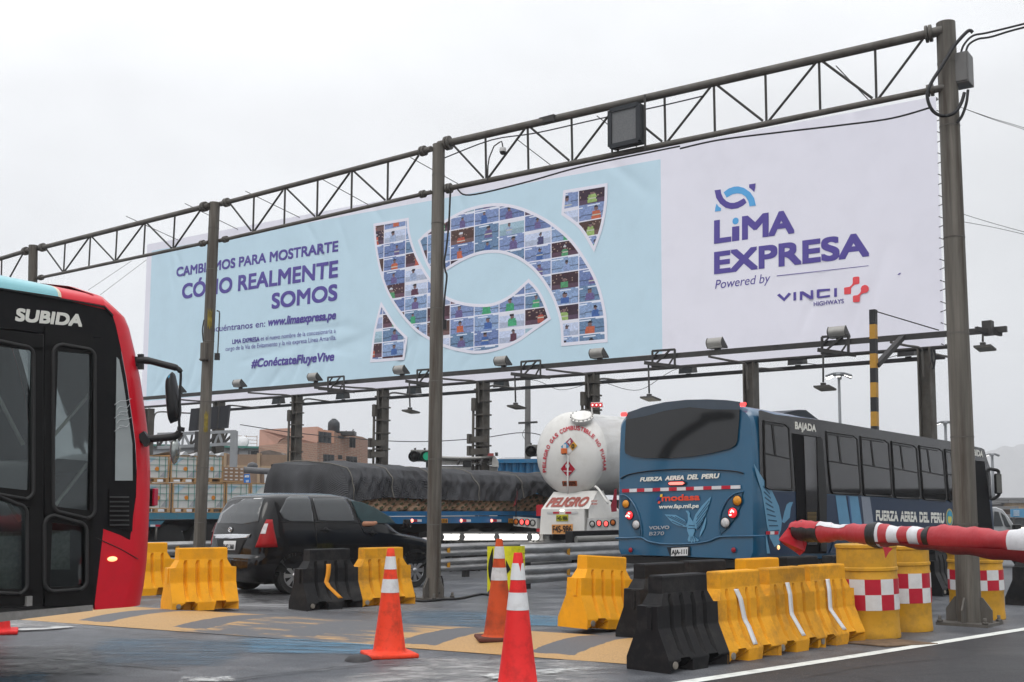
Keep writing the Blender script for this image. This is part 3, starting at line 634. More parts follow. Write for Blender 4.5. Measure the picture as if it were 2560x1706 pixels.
# red linked-squares emblem
for pts in ([(1565, 874), (1574, 868), (1608, 864), (1618, 870), (1618, 918), (1610, 924), (1583, 928), (1564, 942), (1552, 956), (1550, 1000), (1544, 1004), (1497, 1007), (1496, 956), (1500, 952), (1540, 946), (1558, 930), (1565, 916)],
   [(1660, 930), (1680, 936), (1692, 953), (1692, 972), (1680, 988), (1662, 996), (1644, 998), (1630, 1006), (1622, 1018), (1620, 1060), (1612, 1067), (1574, 1070), (1566, 1064), (1566, 1022), (1572, 1016), (1604, 1012), (1622, 996), (1630, 980), (1628, 960), (1638, 940)]):
 bpoly('emblem_link', pts, REDINK, zc)
# the two interlocked arcs: small emblem, and large photo mosaic
SH1 = [(175, 415), (440, 370), (446, 470), (478, 590), (530, 710), (600, 830), (670, 925), (740, 985), (860, 1030), (1000, 1046), (1120, 1034), (1250, 970), (1385, 850), (1450, 920), (1505, 1020), (1550, 1150), (1420, 1240), (1290, 1330), (1140, 1390), (1000, 1415), (880, 1405), (740, 1370), (600, 1305), (480, 1220), (370, 1090), (290, 960), (230, 800), (190, 600)]
SH2 = [(525, 540), (600, 470), (760, 370), (900, 300), (1040, 265), (1160, 256), (1300, 280), (1450, 340), (1590, 425), (1720, 540), (1820, 680), (1900, 820), (1950, 960), (1985, 1130), (1995, 1325), (1650, 1355), (1640, 1190), (1600, 1040), (1540, 915), (1450, 790), (1360, 710), (1270, 660), (1160, 628), (1040, 630), (930, 660), (830, 708), (720, 775), (650, 800), (590, 720)]
SH3 = [(1665, 155), (1995, 100), (1988, 260), (1955, 440), (1897, 610), (1790, 440), (1650, 330)]
SH4 = [(230, 1035), (290, 1130), (350, 1220), (430, 1300), (405, 1465), (150, 1485), (170, 1300), (195, 1170)]
S1 = [(466, 179), (514, 172), (519, 205), (535, 240), (560, 265), (590, 278), (620, 279), (650, 270), (700, 242), (712, 258), (720, 277), (690, 302), (650, 322), (600, 329), (555, 318), (510, 285), (480, 240)]
S2 = [(539, 195), (575, 167), (620, 150), (655, 148), (700, 160), (750, 195), (780, 240), (795, 300), (744, 307), (735, 265), (712, 228), (680, 207), (645, 203), (610, 210), (562, 237)]
S3 = [(741, 132), (792, 124), (789, 160), (781, 193), (764, 174), (741, 157)]
S4 = [(482, 285), (499, 308), (518, 322), (515, 342), (469, 349), (473, 316)]
for s, m_ in ((S1, PURPLE), (S2, SKYBLUE), (S3, PURPLE), (S4, SKYBLUE)): bpoly('emblem_arc', s, m_, zc)
bpoly('ink_mark', [(1921, 848), (1935, 838), (1950, 834), (1938, 846), (1926, 851)], PURPLE, zc)
def smooth_poly(P, corner=55):
 """Catmull-Rom through the outline, keeping its sharp corners sharp."""
 n = len(P); out = []
 P = [Vector((p[0], p[1], 0)) for p in P]
 sharp = []
 for i in range(n):
  a = (P[i] - P[i - 1]).normalized(); b = (P[(i + 1) % n] - P[i]).normalized(); sharp.append(a.dot(b) < math.cos(R(corner)))
 for i in range(n):
  p1, p2 = P[i], P[(i + 1) % n]; p0 = p1 if sharp[i] else P[i - 1]; p3 = p2 if sharp[(i + 1) % n] else P[(i + 2) % n]
  for j in range(4):
   t = j / 4; out.append(.5 * ((2 * p1) + (p2 - p0) * t + (2 * p0 - 5 * p1 + 4 * p2 - p3) * t * t + (3 * p1 - p0 - 3 * p2 + p3) * t ** 3))
 return [(p.x, p.y) for p in out]
def inside(pu, pv, poly):
 r = np.zeros(pu.shape, bool); n = len(poly)
 for i in range(n):
  x1, y1 = poly[i]; x2, y2 = poly[(i + 1) % n]
  if y1 == y2: continue
  c = ((y1 > pv) != (y2 > pv)) & (pu < (x2 - x1) * (pv - y1) / (y2 - y1) + x1); r ^= c
 return r
def mosaic(name, outline, seed, label):
 poly = smooth_poly([uv(*za(*p)) for p in outline])
 us = [p[0] for p in poly]; vs = [p[1] for p in poly]; st = .036
 nu = int((max(us) - min(us)) / st) + 2; nv = int((max(vs) - min(vs)) / st) + 2
 U, V = np.meshgrid(min(us) + st * (np.arange(nu) + .5), min(vs) + st * (np.arange(nv) + .5))
 ins = inside(U, V, poly)
 cw = (uv(*za(1355, 700))[0] - uv(*za(960, 700))[0]) / 2; ch = abs(uv(*za(1180, 272))[1] - uv(*za(1180, 510))[1]) / 2.0
 u0, v0 = uv(*za(960, 545))
 ci = np.floor((U - u0) / cw).astype(int); cj = np.floor((V - v0) / ch).astype(int)
 fu = (U - u0) / cw - ci; fv = (V - v0) / ch - cj
 col = np.zeros(U.shape + (3,))
 DARKS = [(.035, .013, .022), (.05, .02, .03), (.03, .014, .028), (.06, .03, .025)]; BLUES = [(.14, .20, .40), (.20, .27, .48), (.13, .22, .36), (.24, .34, .54)]; PALES = [(.42, .50, .72), (.55, .62, .80), (.36, .52, .62)]
 for i in range(ci.min(), ci.max() + 1):
  for j in range(cj.min(), cj.max() + 1):
   m = (ci == i) & (cj == j)
   if not m.any(): continue
   r = random.Random(i * 131 + j * 17 + 5); kind = r.choice('ddbbbbpbp'); x, y = fu[m], fv[m]
   n_ = np.array([random.Random(int(a * 23) * 97 + int(b_ * 17) * 13 + i * 7 + j).random() for a, b_ in zip(x, y)])
   if kind == 'd': bg = np.array(r.choice(DARKS)) * (1 + .5 * n_)[:, None]; bg = np.where((y < .3)[:, None], bg * 1.8 + np.array((.02, .02, .03)), bg); bg = np.where(((n_ > .93) & (y > .4))[:, None], np.array((.35, .25, .2)), bg)
   elif kind == 'b': bg = np.array(r.choice(BLUES)) * (.8 + .45 * n_)[:, None]; bg = np.where((np.abs(y - .3 - .1 * x) < .035)[:, None], bg * .45, bg); bg = np.where((np.abs(y - .9 - .12 * (x - .5)) < .025)[:, None], np.array((.7, .75, .85)), bg)
   else: bg = np.array(r.choice(PALES)) * (.85 + .25 * n_)[:, None]; bg = np.where((y < .35)[:, None], bg * .75, bg); bg = np.where((y > .8)[:, None], np.array((.72, .72, .80)), bg)
   cx = r.uniform(.38, .62); cy = r.uniform(.58, .70); s = r.uniform(.8, 1.25)
   vest = r.choice({'d': [(.50, .10, .06), (.42, .08, .05), (.08, .30, .14), (.30, .44, .14)], 'b': [(.05, .12, .35), (.25, .33, .55), (.05, .33, .16), (.50, .12, .06), (.13, .10, .25)], 'p': [(.06, .06, .16), (.32, .40, .58), (.10, .03, .06), (.06, .36, .18)]}[kind])
   body = (np.abs(x - cx) < (.09 + .06 * (cy - y)) * s * 1.15) & (y < cy - .12 * s) & (y > .06)
   sh = ((x - cx) ** 2 / (.135 * s) ** 2 + (y - (cy - .27 * s)) ** 2 / (.15 * s) ** 2 < 1)
   head = (x - cx) ** 2 / (.06 * s) ** 2 + (y - cy) ** 2 / (.13 * s) ** 2 < 1
   hair = (x - cx) ** 2 / (.07 * s) ** 2 + (y - cy - .07 * s) ** 2 / (.09 * s) ** 2 < 1
   c_ = bg; c_ = np.where((body | sh)[:, None], np.array(vest) * (.8 + .4 * n_)[:, None], c_)
   if kind == 'd' or r.random() < .3: c_ = np.where(((body | sh) & (np.abs(y - cy + .34 * s) < .03))[:, None], np.array((.5, .5, .42)), c_)
   c_ = np.where(head[:, None], np.array((.20, .12, .12)) * (.8 + .4 * n_)[:, None], c_)
   c_ = np.where((hair & (y > cy + .045 * s))[:, None], np.array((.6, .62, .68) if kind == 'd' and r.random() < .7 else (.02, .015, .025)), c_)
   line = (x < .022) | (x > .985) | (y < .03) | (y > .98)
   c_ = np.where(line[:, None], np.array((.76, .75, .84)), c_); col[m] = c_
 mb = MB(); idx = np.argwhere(ins); cols = []; h = st / 2
 for a, b_ in idx:
  u, v = U[a, b_], V[a, b_]
  mb.bm.faces.new([mb.bm.verts.new(buv(u + dx * h, v + dy * h, .005)) for dx, dy in ((-1, -1), (1, -1), (1, 1), (-1, 1))]); cols.append(col[a, b_])
 mo = M('banner_photo_print', (1, 1, 1), .6, var=.05, attr='print')
 o = mb.build(name, mo, bb, world=True); at_ = o.data.color_attributes.new('print', 'FLOAT_COLOR', 'CORNER')
 at_.data.foreach_set('color', np.repeat(np.c_[np.array(cols), np.ones(len(cols))], 4, axis=0).ravel())
 # white border
 P = [Vector((p[0], p[1], 0)) for p in poly]; n = len(P); out_, in_ = [], []
 area = sum(P[i].x * P[(i + 1) % n].y - P[(i + 1) % n].x * P[i].y for i in range(n)); sg = 1 if area > 0 else -1
 for i in range(n):
  a = (P[i] - P[i - 1]).normalized(); b_ = (P[(i + 1) % n] - P[i]).normalized(); na = Vector((a.y, -a.x, 0)) * sg; nb = Vector((b_.y, -b_.x, 0)) * sg
  nn = (na + nb).normalized(); k = min(1 / max(nn.dot(na), .35), 2.0)
  out_.append(P[i] + nn * .045 * k); in_.append(P[i] - nn * .06 * k)
 mb = MB(); mb.grid([[buv(p.x, p.y, .007) for p in out_], [buv(p.x, p.y, .009) for p in in_]], cu=True)
 b2_ = mb.build('print_border', WHITEINK, bb, world=True)
for nm, sh in (('photo_mosaic', SH1), ('photo_mosaic', SH2), ('photo_mosaic', SH3), ('photo_mosaic', SH4)): mosaic(nm, sh, 1, None)
# lacing pole and frame tubes behind the sheet
m = MB(); m.cyl(onb(2360, 230, -.1), onb(2374, 864, -.1), .05, n=10); m.build('side_tube', DARKST, bb, world=True)
m = MB()
for k in range(24):
 y = 250 + 610 * k / 23; a = onb(2341 + 12 * k / 23, y, .0); b_ = onb(2361 + 13 * k / 23, y + (8 if k % 2 else -8), -.05); m.cyl(a, b_, .012, n=5)
m.build('lacing', DARKST, bb, world=True)
m = MB(); m.cyl(buv(-.1, vBL - .03, -.06), buv(uTR + .1, vBR - .03, -.06), .06, n=10); m.build('bottom_tube', DARKST, bb, world=True)
m = MB(); m.cyl(buv(0, vTL - .05, -.08), buv(uTR, vTR - .05, -.08), .045, n=10); m.build('top_tube', DARKST, bb, world=True)
for a, b_ in (((315, 541), (444, 597)), ((462, 509), (595, 571)), ((613, 478), (749, 541)), ((808, 450), (921, 509)), ((1026, 394), (1157, 463)), ((1290, 347), (1388, 418)), ((1492, 290), (1600, 370)), ((2090, 165), (2180, 255))):
 q = onb(*b_, 0); d = ray(*a); tgt = at(a[0], a[1], q.y - .8)
 m = MB(); m.cyl(q - UP * .05, tgt, .014, n=6); m.build('stay_rod', DARKST, bb, world=True)
# columns under the banner
COLM = M('column_steel', (.085, .078, .068), .6, .2, var=.3, scale=3, dirt=((.05, .035, .025), .7, 2.5), bump=.12, bscale=20)
FRONT_ = 2.45 - .12
def beam_z(p, rear):
 a, b = (onb(500, 1030, -2.2), onb(2362, 893, -2.2)) if rear else (onb(330, 999, 2.45), onb(2517, 823, 2.45)); f_ = (p - a).dot(GR) / (b - a).dot(GR); return a.z + (b.z - a.z) * f_
def column(px, topy, w, fittings, label, botx=None):
 base = onb(px, 1000, -.12); base.z = 0; top = height_over(px, topy, base)
 t = empty('banner_column', base, label, 'column', 'columns carrying the banner', PHI)
 w *= .72; m = MB(); w2 = w / 2
 for s in (-1, 1): m.box((0, s * (w2 - .02), top / 2), (w, .04, top))            # an H section
 m.box((0, 0, top / 2), (.05, w - .08, top)); m.build('shaft', COLM, t)
 m = MB(); m.box((0, 0, .03), (w * 2, w * 2, .06)); m.build('base_plate', COLM, t)
 if fittings:
  for k, f in enumerate((.52, .62, .72, .80, .88, .95)):
   m = MB(); m.box((0, 0, top * f), (w + .06, w + .12, .05)); m.box((-.02, -w2 - .1, top * f - .1), (.04, .06, .05)); m.build('band', COLM, t)
  for f in (.585, .655) if fittings > 1 else ():
   m = MB(); m.box((-w2 - .05, 0, top * f), (.1, w + .5, .2)); m.box((-w2 - .08, w2 + .2, top * f + .03), (.14, .1, .32)); m.build('clamp', COLM, t)
  m = MB(); m.tube([(-w2 - .05, w2 + .06, z) for z in (top * .3, top * .6, top * .9)], .045, 8); m.build('conduit', COLM, t)
  m = MB(); m.box((-w2 - .08, w2, top * .86), (.12, .16, .42)); m.build('wire_box', COLM, t)
 # bracket arm through the column head: front end to the front beam, rear end to the rear beam
 m = MB(); zt = top + .05
 fz = beam_z(base - RD * FRONT_, 0) - .06; rz = beam_z(base + RD * 2.2, 1) - .03
 m.tube(catmull([(-2.45 + .12, .0, fz), (-1.3, .0, fz + (zt - .1 - fz) * .5), (-.38, 0, zt - .1), (-.24, 0, zt - .3), (-.2, 0, zt - .8)], 4), .032, 8); m.build('front_arm', STEEL, t, smooth_angle=50)
 m = MB(); m.tube(catmull([(.2, 0, zt - .7), (.26, 0, zt - .32), (.5, 0, zt - .16), (1.3, 0, (zt - .16 + rz) / 2), (2.1, 0, rz)], 4), .032, 8); m.build('rear_arm', STEEL, t, smooth_angle=50)
 return t
for px, ty, w, f, lb in ((375, 1022, .42, 0, 'banner column just right of the red bus front, behind the bus mirror'), (548, 1005, .5, 0, 'banner column behind the stained post, with a dark panel beside it'),
        (743, 988, .42, 1, 'banner column standing in front of the pink brick house'), (957, 972, .44, 2, 'banner column with paired clamps, rising from behind the tarpaulin left of the slim post'),
        (1207, 953, .46, 2, 'banner column with paired clamps and a pale wire box, right of the slim post'), (1481, 935, .46, 1, 'banner column directly behind the tanker roof lamps'),
        (1878, 908, .46, 0, 'banner column rising from behind the rear of the blue bus'), (2318, 870, .46, 0, 'banner column with loose hanging wires, left of the thickest post')):
 column(px, ty, w, f, lb)
# lighting beams
FRONT = 2.45; REAR = -2.2
def beam(name, a, b, off, w, h, label):
 m = MB(); m.bar(onb(*a, off), onb(*b, off), w, h); return tag(m.build(name, DARKST), label, 'beam')
beam('lighting_beam', (330, 999), (2517, 823), FRONT, .10, .13, 'long dark beam carrying the pale floodlights across the foot of the banner')
beam('lighting_beam', (500, 1030), (2362, 893), REAR, .08, .11, 'lower dark beam carrying the dark floodlights behind the columns')
LAMPF = M('floodlight_pale_shell', (.30, .29, .27), .4, .3, var=.15, scale=6); LAMPD = M('floodlight_dark_shell', (.06, .058, .055), .5, .2, var=.2)
def floodlight(px, py, off, pale, label):
 p = onb(px, py, off); o = empty('floodlight', p, label, 'floodlight', 'pale floodlights on the front beam' if pale else 'dark floodlights on the rear beam', math.atan2(GR.y, GR.x))
 # local x: along the beam, y: away from the camera side
 prof = [(-.17, 0)] + [(-.17 - .10 * math.sin(math.pi * k / 8), .02 + .36 * k / 8) for k in range(9)] + [(.20, .06), (.20, 0)]
 if not pale: prof = [(-.2, 0), (-.13, .38), (.12, .40), (.2, .05)]
 k_ = 1 if pale else 1.25; prof = [(y * .68 * k_, z * .70 * k_) for y, z in prof]; w = .42; m = MB(); P = [(-w / 2, y, z + .06) for y, z in prof]; m.slab(P, (w, 0, 0)); m.build('shell', LAMPF if pale else LAMPD, o, smooth_angle=40)
 for s in (-1, 1):
  m = MB(); Q = [(s * (w / 2 + .012) - .01, y * 1.04, z * 1.03 + .058) for y, z in prof]; m.slab(Q, (.02, 0, 0)); m.build('side_plate', LAMPD, o)
 m = MB(); m.box((0, .03, .03), (.16, .06, .09)); m.build('yoke', DARKST, o); return o
for px, py, nm in ((600, 972, 'left of the purple hashtag'), (788, 957, 'just below the purple hashtag'), (1004, 940, 'below the lower left tip of the mosaic'), (1258, 919, 'below the bottom of the mosaic ring'), (1498, 901, 'below the lower right end of the mosaic'),
      (1793, 877, 'near where the blue print turns white'), (2098, 851, 'highest and rightmost, above the blue bus')):
 floodlight(px, py, FRONT, True, 'pale floodlight on the front beam, ' + nm)
floodlight(450, 986, FRONT, True, 'pale floodlight on the front beam, half hidden by the red bus mirror')
for px, py, nm in ((696, 1015, 'beside the column at the pink house'), (857, 1003, 'above the front end of the tarpaulin'), (1035, 991, 'just left of the slim post'), (1253, 974, 'left of the utility pole'), (1720, 940, 'above the tanker and bus gap'), (1994, 919, 'above the bus roof hatch'), (2270, 898, 'nearest the thickest post')):
 floodlight(px, py, REAR, False, 'dark floodlight on the rear beam, ' + nm)
def lamp_frame(x0, x1, y0, y1, arm, lab):
 o = empty('lamp_frame', onb((x0 + x1) / 2, (y0 + y1) / 2, FRONT + .1), lab, 'frame', 'braced square frames on the front beam')
 q = [onb(x0, y0, FRONT + .1), onb(x1, y0 - (x1 - x0) * .07, FRONT + .1), onb(x1, y1 - (x1 - x0) * .05, FRONT + .1), onb(x0, y1, FRONT + .1)]
 for i in range(4):
  m = MB(); m.bar(q[i], q[(i + 1) % 4], .055); m.build('frame_bar', DARKST, o, world=True)
 m = MB(); m.bar(q[3], (q[0] + q[1]) / 2 + (q[1] - q[0]) * .3, .04); m.bar(q[0] + (q[3] - q[0]) * .45, q[0] + (q[1] - q[0]) * .3, .035); m.bar(q[2] + (q[3] - q[2]) * .3, q[1] + (q[2] - q[1]) * .35, .035); m.build('brace', DARKST, o, world=True)
 m = MB(); m.bar(onb(*arm[0], FRONT + .5), onb(*arm[1], FRONT - .1), .07, .09); m.build('arm', DARKST, o, world=True)
 m = MB(); m.bar(onb(arm[0][0] + 10, arm[0][1] + 4, FRONT + .3), onb(arm[1][0] - 8, arm[1][1] + 1, FRONT - .2), .05, .06); m.build('cable_tray', DARKST, o, world=True)
lamp_frame(820, 860, 944, 979, ((786, 969), (886, 980)), 'braced frame on the front beam between the hashtag and the mosaic tip')
lamp_frame(1043, 1082, 926, 964, ((1013, 953), (1080, 962)), 'braced frame on the front beam, half hidden by the slim post')
lamp_frame(1303, 1351, 905, 945, ((1277, 935), (1376, 944)), 'braced frame on the front beam right above the utility pole')
lamp_frame(1631, 1687, 878, 918, ((1610, 907), (1706, 919)), 'braced frame on the front beam where blue print meets white')
lamp_frame(2055, 2121, 843, 886, ((2044, 875), (2140, 888)), 'braced frame on the front beam beside the highest floodlight')
PANELW = M('lamp_panel_face', (.22, .20, .16), .5, var=.1)
def hanging_lamp(px, py0, py1, w, lab):
 a = onb(px, py0, FRONT + .4); b_ = onb(px + (2 if px < 2000 else 0), py1, FRONT + .4)
 o = empty('hanging_lamp', a, lab, 'lamp', 'flat square lamps hanging from poles')
 m = MB(); m.cyl(a, b_, .024, n=8); m.build('drop_pole', DARKST, o, world=True)
 m = MB(); m.box(b_ - UP * .07, (.10, .10, .11), PHI); m.build('driver_box', DARKST, o, world=True)
 m = MB(); Mx = Matrix.Translation(b_ - UP * .14 + GR * .04) @ Matrix.Rotation(PHI, 4, 'Z') @ Matrix.Rotation(R(8), 4, 'Y')
 w *= .66; m.box(None, (w, w * .9, .04), M4=Mx); m.build('lamp_housing', LAMPD, o, world=True)
 m = MB(); m.box(None, (w * .94, w * .84, .012), M4=Mx @ Matrix.Translation((0, 0, -.027))); m.build('lamp_face', PANELW, o, world=True)
hanging_lamp(1023, 955, 1018, .66, 'flat square lamp hanging left of the slim post')
hanging_lamp(1287, 938, 1006, .66, 'flat square lamp hanging beside the utility pole')
hanging_lamp(1621, 911, 984, .66, 'flat square lamp hanging above the rear left corner of the blue bus')
hanging_lamp(2058, 876, 956, .66, 'flat square lamp hanging above the middle of the blue bus')
hanging_lamp(2457, 836, 855, .62, 'flat square lamp hanging on a short pole right of the thickest post')
o = empty('beam_bracket', onb(2470, 827, FRONT + .2), 'clutter of short bars and a box on the beam end right of the thickest post', 'bracket')
m = MB(); m.bar(onb(2440, 822, FRONT + .6), onb(2503, 836, FRONT - .1), .07, .09); m.build('arm', DARKST, o, world=True)
m = MB(); m.box(onb(2470, 821, FRONT + .2), (.22, .2, .32), PHI); m.build('driver_box', DARKST, o, world=True)
# striped height post with its brace and wire
def striped():
 p = onb(2190, 1000, FRONT + 1.2); p.z = 0; zt = height_over(2183, 775, p); t = empty('striped_post', p, 'square post banded yellow and black, rising above the blue bus', 'post')
 BY = M('post_yellow', (.42, .22, .03), .5, var=.15, scale=8); BK = M('post_black', (.02, .02, .022), .5)
 top = at(2183, 775, p.y); ys = [775, 812, 848, 885, 921, 957, 994, 1030, 1066, 1100, 1140, 1180, 1220, 1260]
 for i in range(len(ys) - 1):
  a = at(2183 + (ys[i] - 775) * .014, ys[i], p.y); b_ = at(2183 + (ys[i + 1] - 775) * .014, ys[i + 1], p.y)
  m = MB(); m.bar(a, b_, .14, .14, up=RD); m.build('band', BY if i % 2 else BK, t, world=True)
 m = MB(); m.bar(at(2191, 915, p.y), onb(2258, 842, FRONT), .13, .1); m.build('brace', DARKST, t, world=True)
 m = MB(); m.tube([at(2190, 779, p.y), onb(2347, 826, FRONT)], .014, 6); m.build('stay_wire', DARKST, t, world=True)
 m = MB(); a = at(2183 + 485 * .014, 1260, p.y); m.bar(a, Vector((a.x, a.y, 0)), .14, .14, up=RD); m.build('foot', BK, t, world=True)
striped()
# loose wires between the columns
for k, (pts, lb) in enumerate((([(1960, 900), (2080, 915), (2180, 905), (2290, 875)], 'thin wire sagging behind the striped post'), ([(1520, 960), (1600, 975), (1700, 920), (1850, 910)], 'thin wire sagging above the tanker'),
         ([(1215, 960), (1330, 950), (1400, 975), (1470, 960)], 'thin wire sagging right of the utility pole'), ([(600, 1062), (760, 1085), (1000, 1104), (1180, 1098), (1310, 1082), (1390, 1100), (1560, 1150)], 'long thin wire running through the utility pole'),
         ([(220, 726), (330, 652)], 'upper thin guy wire left of the banner'), ([(250, 738), (366, 650)], 'lower thin guy wire left of the banner'))):
 Y = onb(pts[0][0], 900, -1).y if k < 3 else 52 if k == 3 else onb(360, 700).y
 m = MB(); m.tube(catmull([at(x, y, Y + (0 if k < 3 else 0)) for x, y in pts], 6), .009 if k != 3 else .02, 5); tag(m.build('thin_wire', RUBBER), lb, 'wire')
for pts, lb in (([(2400, 268), (2480, 296), (2560, 320), (2750, 385)], 'upper pale wire falling to the right edge'), ([(2395, 266), (2480, 298), (2560, 324), (2750, 392)], 'lower pale wire falling to the right edge'),
    ([(2390, 530), (2470, 555), (2560, 580), (2700, 615)], 'upper thin dark wire right of the thickest post'), ([(2392, 552), (2480, 568), (2560, 586), (2700, 618)], 'lower thin dark wire right of the thickest post')):
 m = MB(); m.tube(catmull([at(x, y, 24) for x, y in pts], 5), .006, 5); tag(m.build('thin_wire', RUBBER), lb, 'wire')
for k in range(6):
 x = 2330 + random.uniform(-4, 12); y = 872; m = MB()
 m.tube(catmull([onb(x, y, .3), onb(x + random.uniform(-4, 6), y + 22, .3), onb(x + random.uniform(-6, 8), y + 30 + 40 * random.random(), .3)], 5), .01, 5); tag(m.build('loose_wire', RUBBER), 'loose wire end dangling from the column head beside the thickest post', 'wire', 'loose wire ends')
# plastic barriers
BYEL = M('barrier_yellow_plastic', (.80, .35, .009), .5, var=.08, scale=4, dirt=((.20, .12, .04), .35, 3.5), bump=.05, bscale=40, spec=.2, rnd_=.05)
BYEL2 = M('barrier_faded_dirty_yellow', (.70, .32, .018), .5, var=.12, scale=5, dirt=((.14, .085, .04), .75, 3.2), bump=.06, bscale=40, spec=.15, rnd_=.14)
BBLK = M('barrier_black_plastic', (.010, .010, .011), .5, var=.2, scale=5, dirt=((.07, .065, .06), .5, 4), bump=.05, bscale=40, spec=.2)
BL, BH, BW = .98, .88, .25                    # length, height, half width at the foot
def barrier_mesh(dent=0):
 zs = [0, .105, .115, .13, .20, .28, .365, .385, .40, .50, .595, .60, .605, .66, .71, .72, .80, .865, .88]
 def half(z):
  pts = [(0, .25), (.115, .25), (.13, .244), (.385, .130), (.40, .126), (.60, .118), (.72, .086), (.865, .082), (.88, .072)]
  for (a, wa), (b, wb) in zip(pts, pts[1:]):
   if a <= z <= b: return wa + (wb - wa) * (z - a) / (b - a if b > a else 1)
  return .08
 gx = [-.27, -.09, .09, .27]; gw = .022
 xs = [-BL / 2]
 for n0 in (-.235, .235):
  xs += [n0 - .085, n0 - .0849, n0 - .065, n0 + .065, n0 + .0849, n0 + .085]
 for g in gx: xs += [g - gw * 1.5, g - gw * .4, g + gw * .4, g + gw * 1.5]
 xs += [BL / 2]; xs = sorted(set(round(x, 5) for x in xs))
 def wid(x, z):
  w = half(z)
  if z < .118:
   for n0 in (-.235, .235):
    if abs(x - n0) < .0851 - (.02 * z / .118): w = .10
  elif .13 < z < .71:
   for g in gx:
    d = abs(x - g)
    if d < gw * 1.4: w -= .046 * (1 - max(0, d - gw * .4) / gw) * min(1, (z - .13) / .10) * min(1, (.72 - z) / .04)
  return w
 mb = MB(); rows = []
 for z in zs:
  e = BL / 2 if z <= .60 else BL / 2 - .13 + (0 if z > .71 else .06 * (.71 - z) / .105)
  if z > .87: e -= .006
  xx = [max(-e, min(e, x)) for x in xs]
  if dent and z < .2: xx = [x + (dent * (x < -.3)) for x in xx]
  ring = [(x, -wid(x, z), z) for x in xx] + [(x, wid(x, z), z) for x in reversed(xx)]
  rows.append(ring)
 V = mb.grid(rows, cu=True, smooth=False)
 n = len(xs)
 for ring in (V[0], V[-1]):
  for i in range(n - 1):
   mb.cap([ring[i], ring[i + 1], ring[2 * n - 2 - i], ring[2 * n - 1 - i]])
 bmesh.ops.remove_doubles(mb.bm, verts=mb.bm.verts, dist=1e-5)
 return mb
def make_barrier(col):
 o = bpy.data.objects.new('traffic_barrier', None); COL.objects.link(o); o.empty_display_size = .2
 mat = {'y': BYEL, 'd': BYEL2, 'b': BBLK}[col]; body = barrier_mesh().build('body', mat, o)
 md = body.modifiers.new('bevel', 'BEVEL'); md.width = .0045; md.segments = 2; md.limit_method = 'ANGLE'; md.angle_limit = R(32)
 for sx in (-1, 1):
  m = MB(); m.box((sx * (BL / 2 - .004), -.03, .49), (.04, .05, .21), bev=.005); m.build('end_lug', mat, o)
 for sy in (-1, 1):
  m = MB(); m.cyl((-.40, sy * .243, .07), (-.40, sy * .262, .07), .035, n=14); m.cyl((-.40, sy * .262, .07), (-.40, sy * .266, .07), .022, n=12); m.build('drain_plug', M('plug_grey', (.22, .20, .17), .6), o)
 return o
PROTO = {}
def strip_on_barrier(o, pts, mat, name):            # a reflective strip down the front face (local -y), pts: (x, z) of its axis
 def half(z):
  P = [(.1, .25), (.13, .244), (.385, .130), (.40, .126), (.60, .118), (.72, .086), (.9, .08)]
  for (a, wa), (b, wb) in zip(P, P[1:]):
   if a <= z <= b: return wa + (wb - wa) * (z - a) / (b - a)
 m = MB(); rows = []; n = 24
 for i in range(n + 1):
  t = i / n * (len(pts) - 1); k = min(int(t), len(pts) - 2); f = t - k; x = pts[k][0] + (pts[k + 1][0] - pts[k][0]) * f; z = pts[k][1] + (pts[k + 1][1] - pts[k][1]) * f
  rows.append([(x - .040, -half(z) - .006, z), (x + .040, -half(z) - .006, z)])
 m.grid(rows); mm = m.build(name, mat, o); s = mm.modifiers.new('thick', 'SOLIDIFY'); s.thickness = .003; return mm
def barrier(col, pos, az, label, tilt=0, first=[None]):
 if col not in PROTO: PROTO[col] = make_barrier(col); o = PROTO[col]
 else: o = copy_tree(PROTO[col])
 o.location = pos; o.rotation_euler = Euler((0, R(tilt), math.pi / 2 - R(az)), 'XYZ')
 tag(o, label, 'barrier', 'plastic traffic barriers'); return o
def along(front_px, az, back=.25):                    # barrier centre from its left front foot corner seen in the photograph
 p = ground(*front_px); a = R(az); d = Vector((math.sin(a), math.cos(a), 0)); n = Vector((-math.cos(a), math.sin(a), 0))
 return p + d * (BL / 2) + n * back
WSTRIP = M('white_reflective_tape', (.70, .70, .71), .45, var=.05, scale=10); OSTRIP = M('orange_reflective_tape', (.75, .30, .02), .45, var=.06, scale=10)
bars = []
def B(col, px, az, label, tilt=0):
 o = barrier(col, along(px, az), az, label, tilt); bars.append(o); return o
# prototypes are the first of each colour; strips are added only after every copy is made
nb = B('b', (1673, 1686), 44.5, 'black barrier nearest the camera, first in the front right row')
y1 = B('d', (1820, 1661), 44.5, 'yellow barrier with a white strip, next to the nearest black barrier')
y2 = B('d', (1945, 1639), 44.5, 'middle yellow barrier with a white strip in the front right row')
y3 = B('d', (2046, 1621), 47, 'yellow barrier with a white strip, touching the nearest drum')
mid = B('y', (1468, 1588), 47, 'clean yellow barrier standing alone at the right end of the hump', 3.6); mid.location.z += .035
lf = B('y', (430, 1536), 55, 'clean yellow barrier in front of the stained post'); lf.location.z += .03
lf2 = B('y', (300, 1493), 52, 'yellow barrier half hidden behind the front corner of the red bus')
kb = B('b', (768, 1529), 47, 'black barrier with an orange bent strip, in front of the minivan')
ky = B('d', (905, 1519), 50, 'dirty yellow barrier between the orange-stripped one and the slim post')
def back(px, py_top, col, label, az=47):
 Y = F_PX * (EYE - BH) / (py_top - 1270); p = at(px, py_top, Y); p.z = 0; a = R(az)
 o = barrier(col, p + Vector((math.sin(a), math.cos(a), 0)) * .4, az, label); return o
back(1592, 1411, 'b', 'black barrier leftmost in the second row, below the bus number plate')
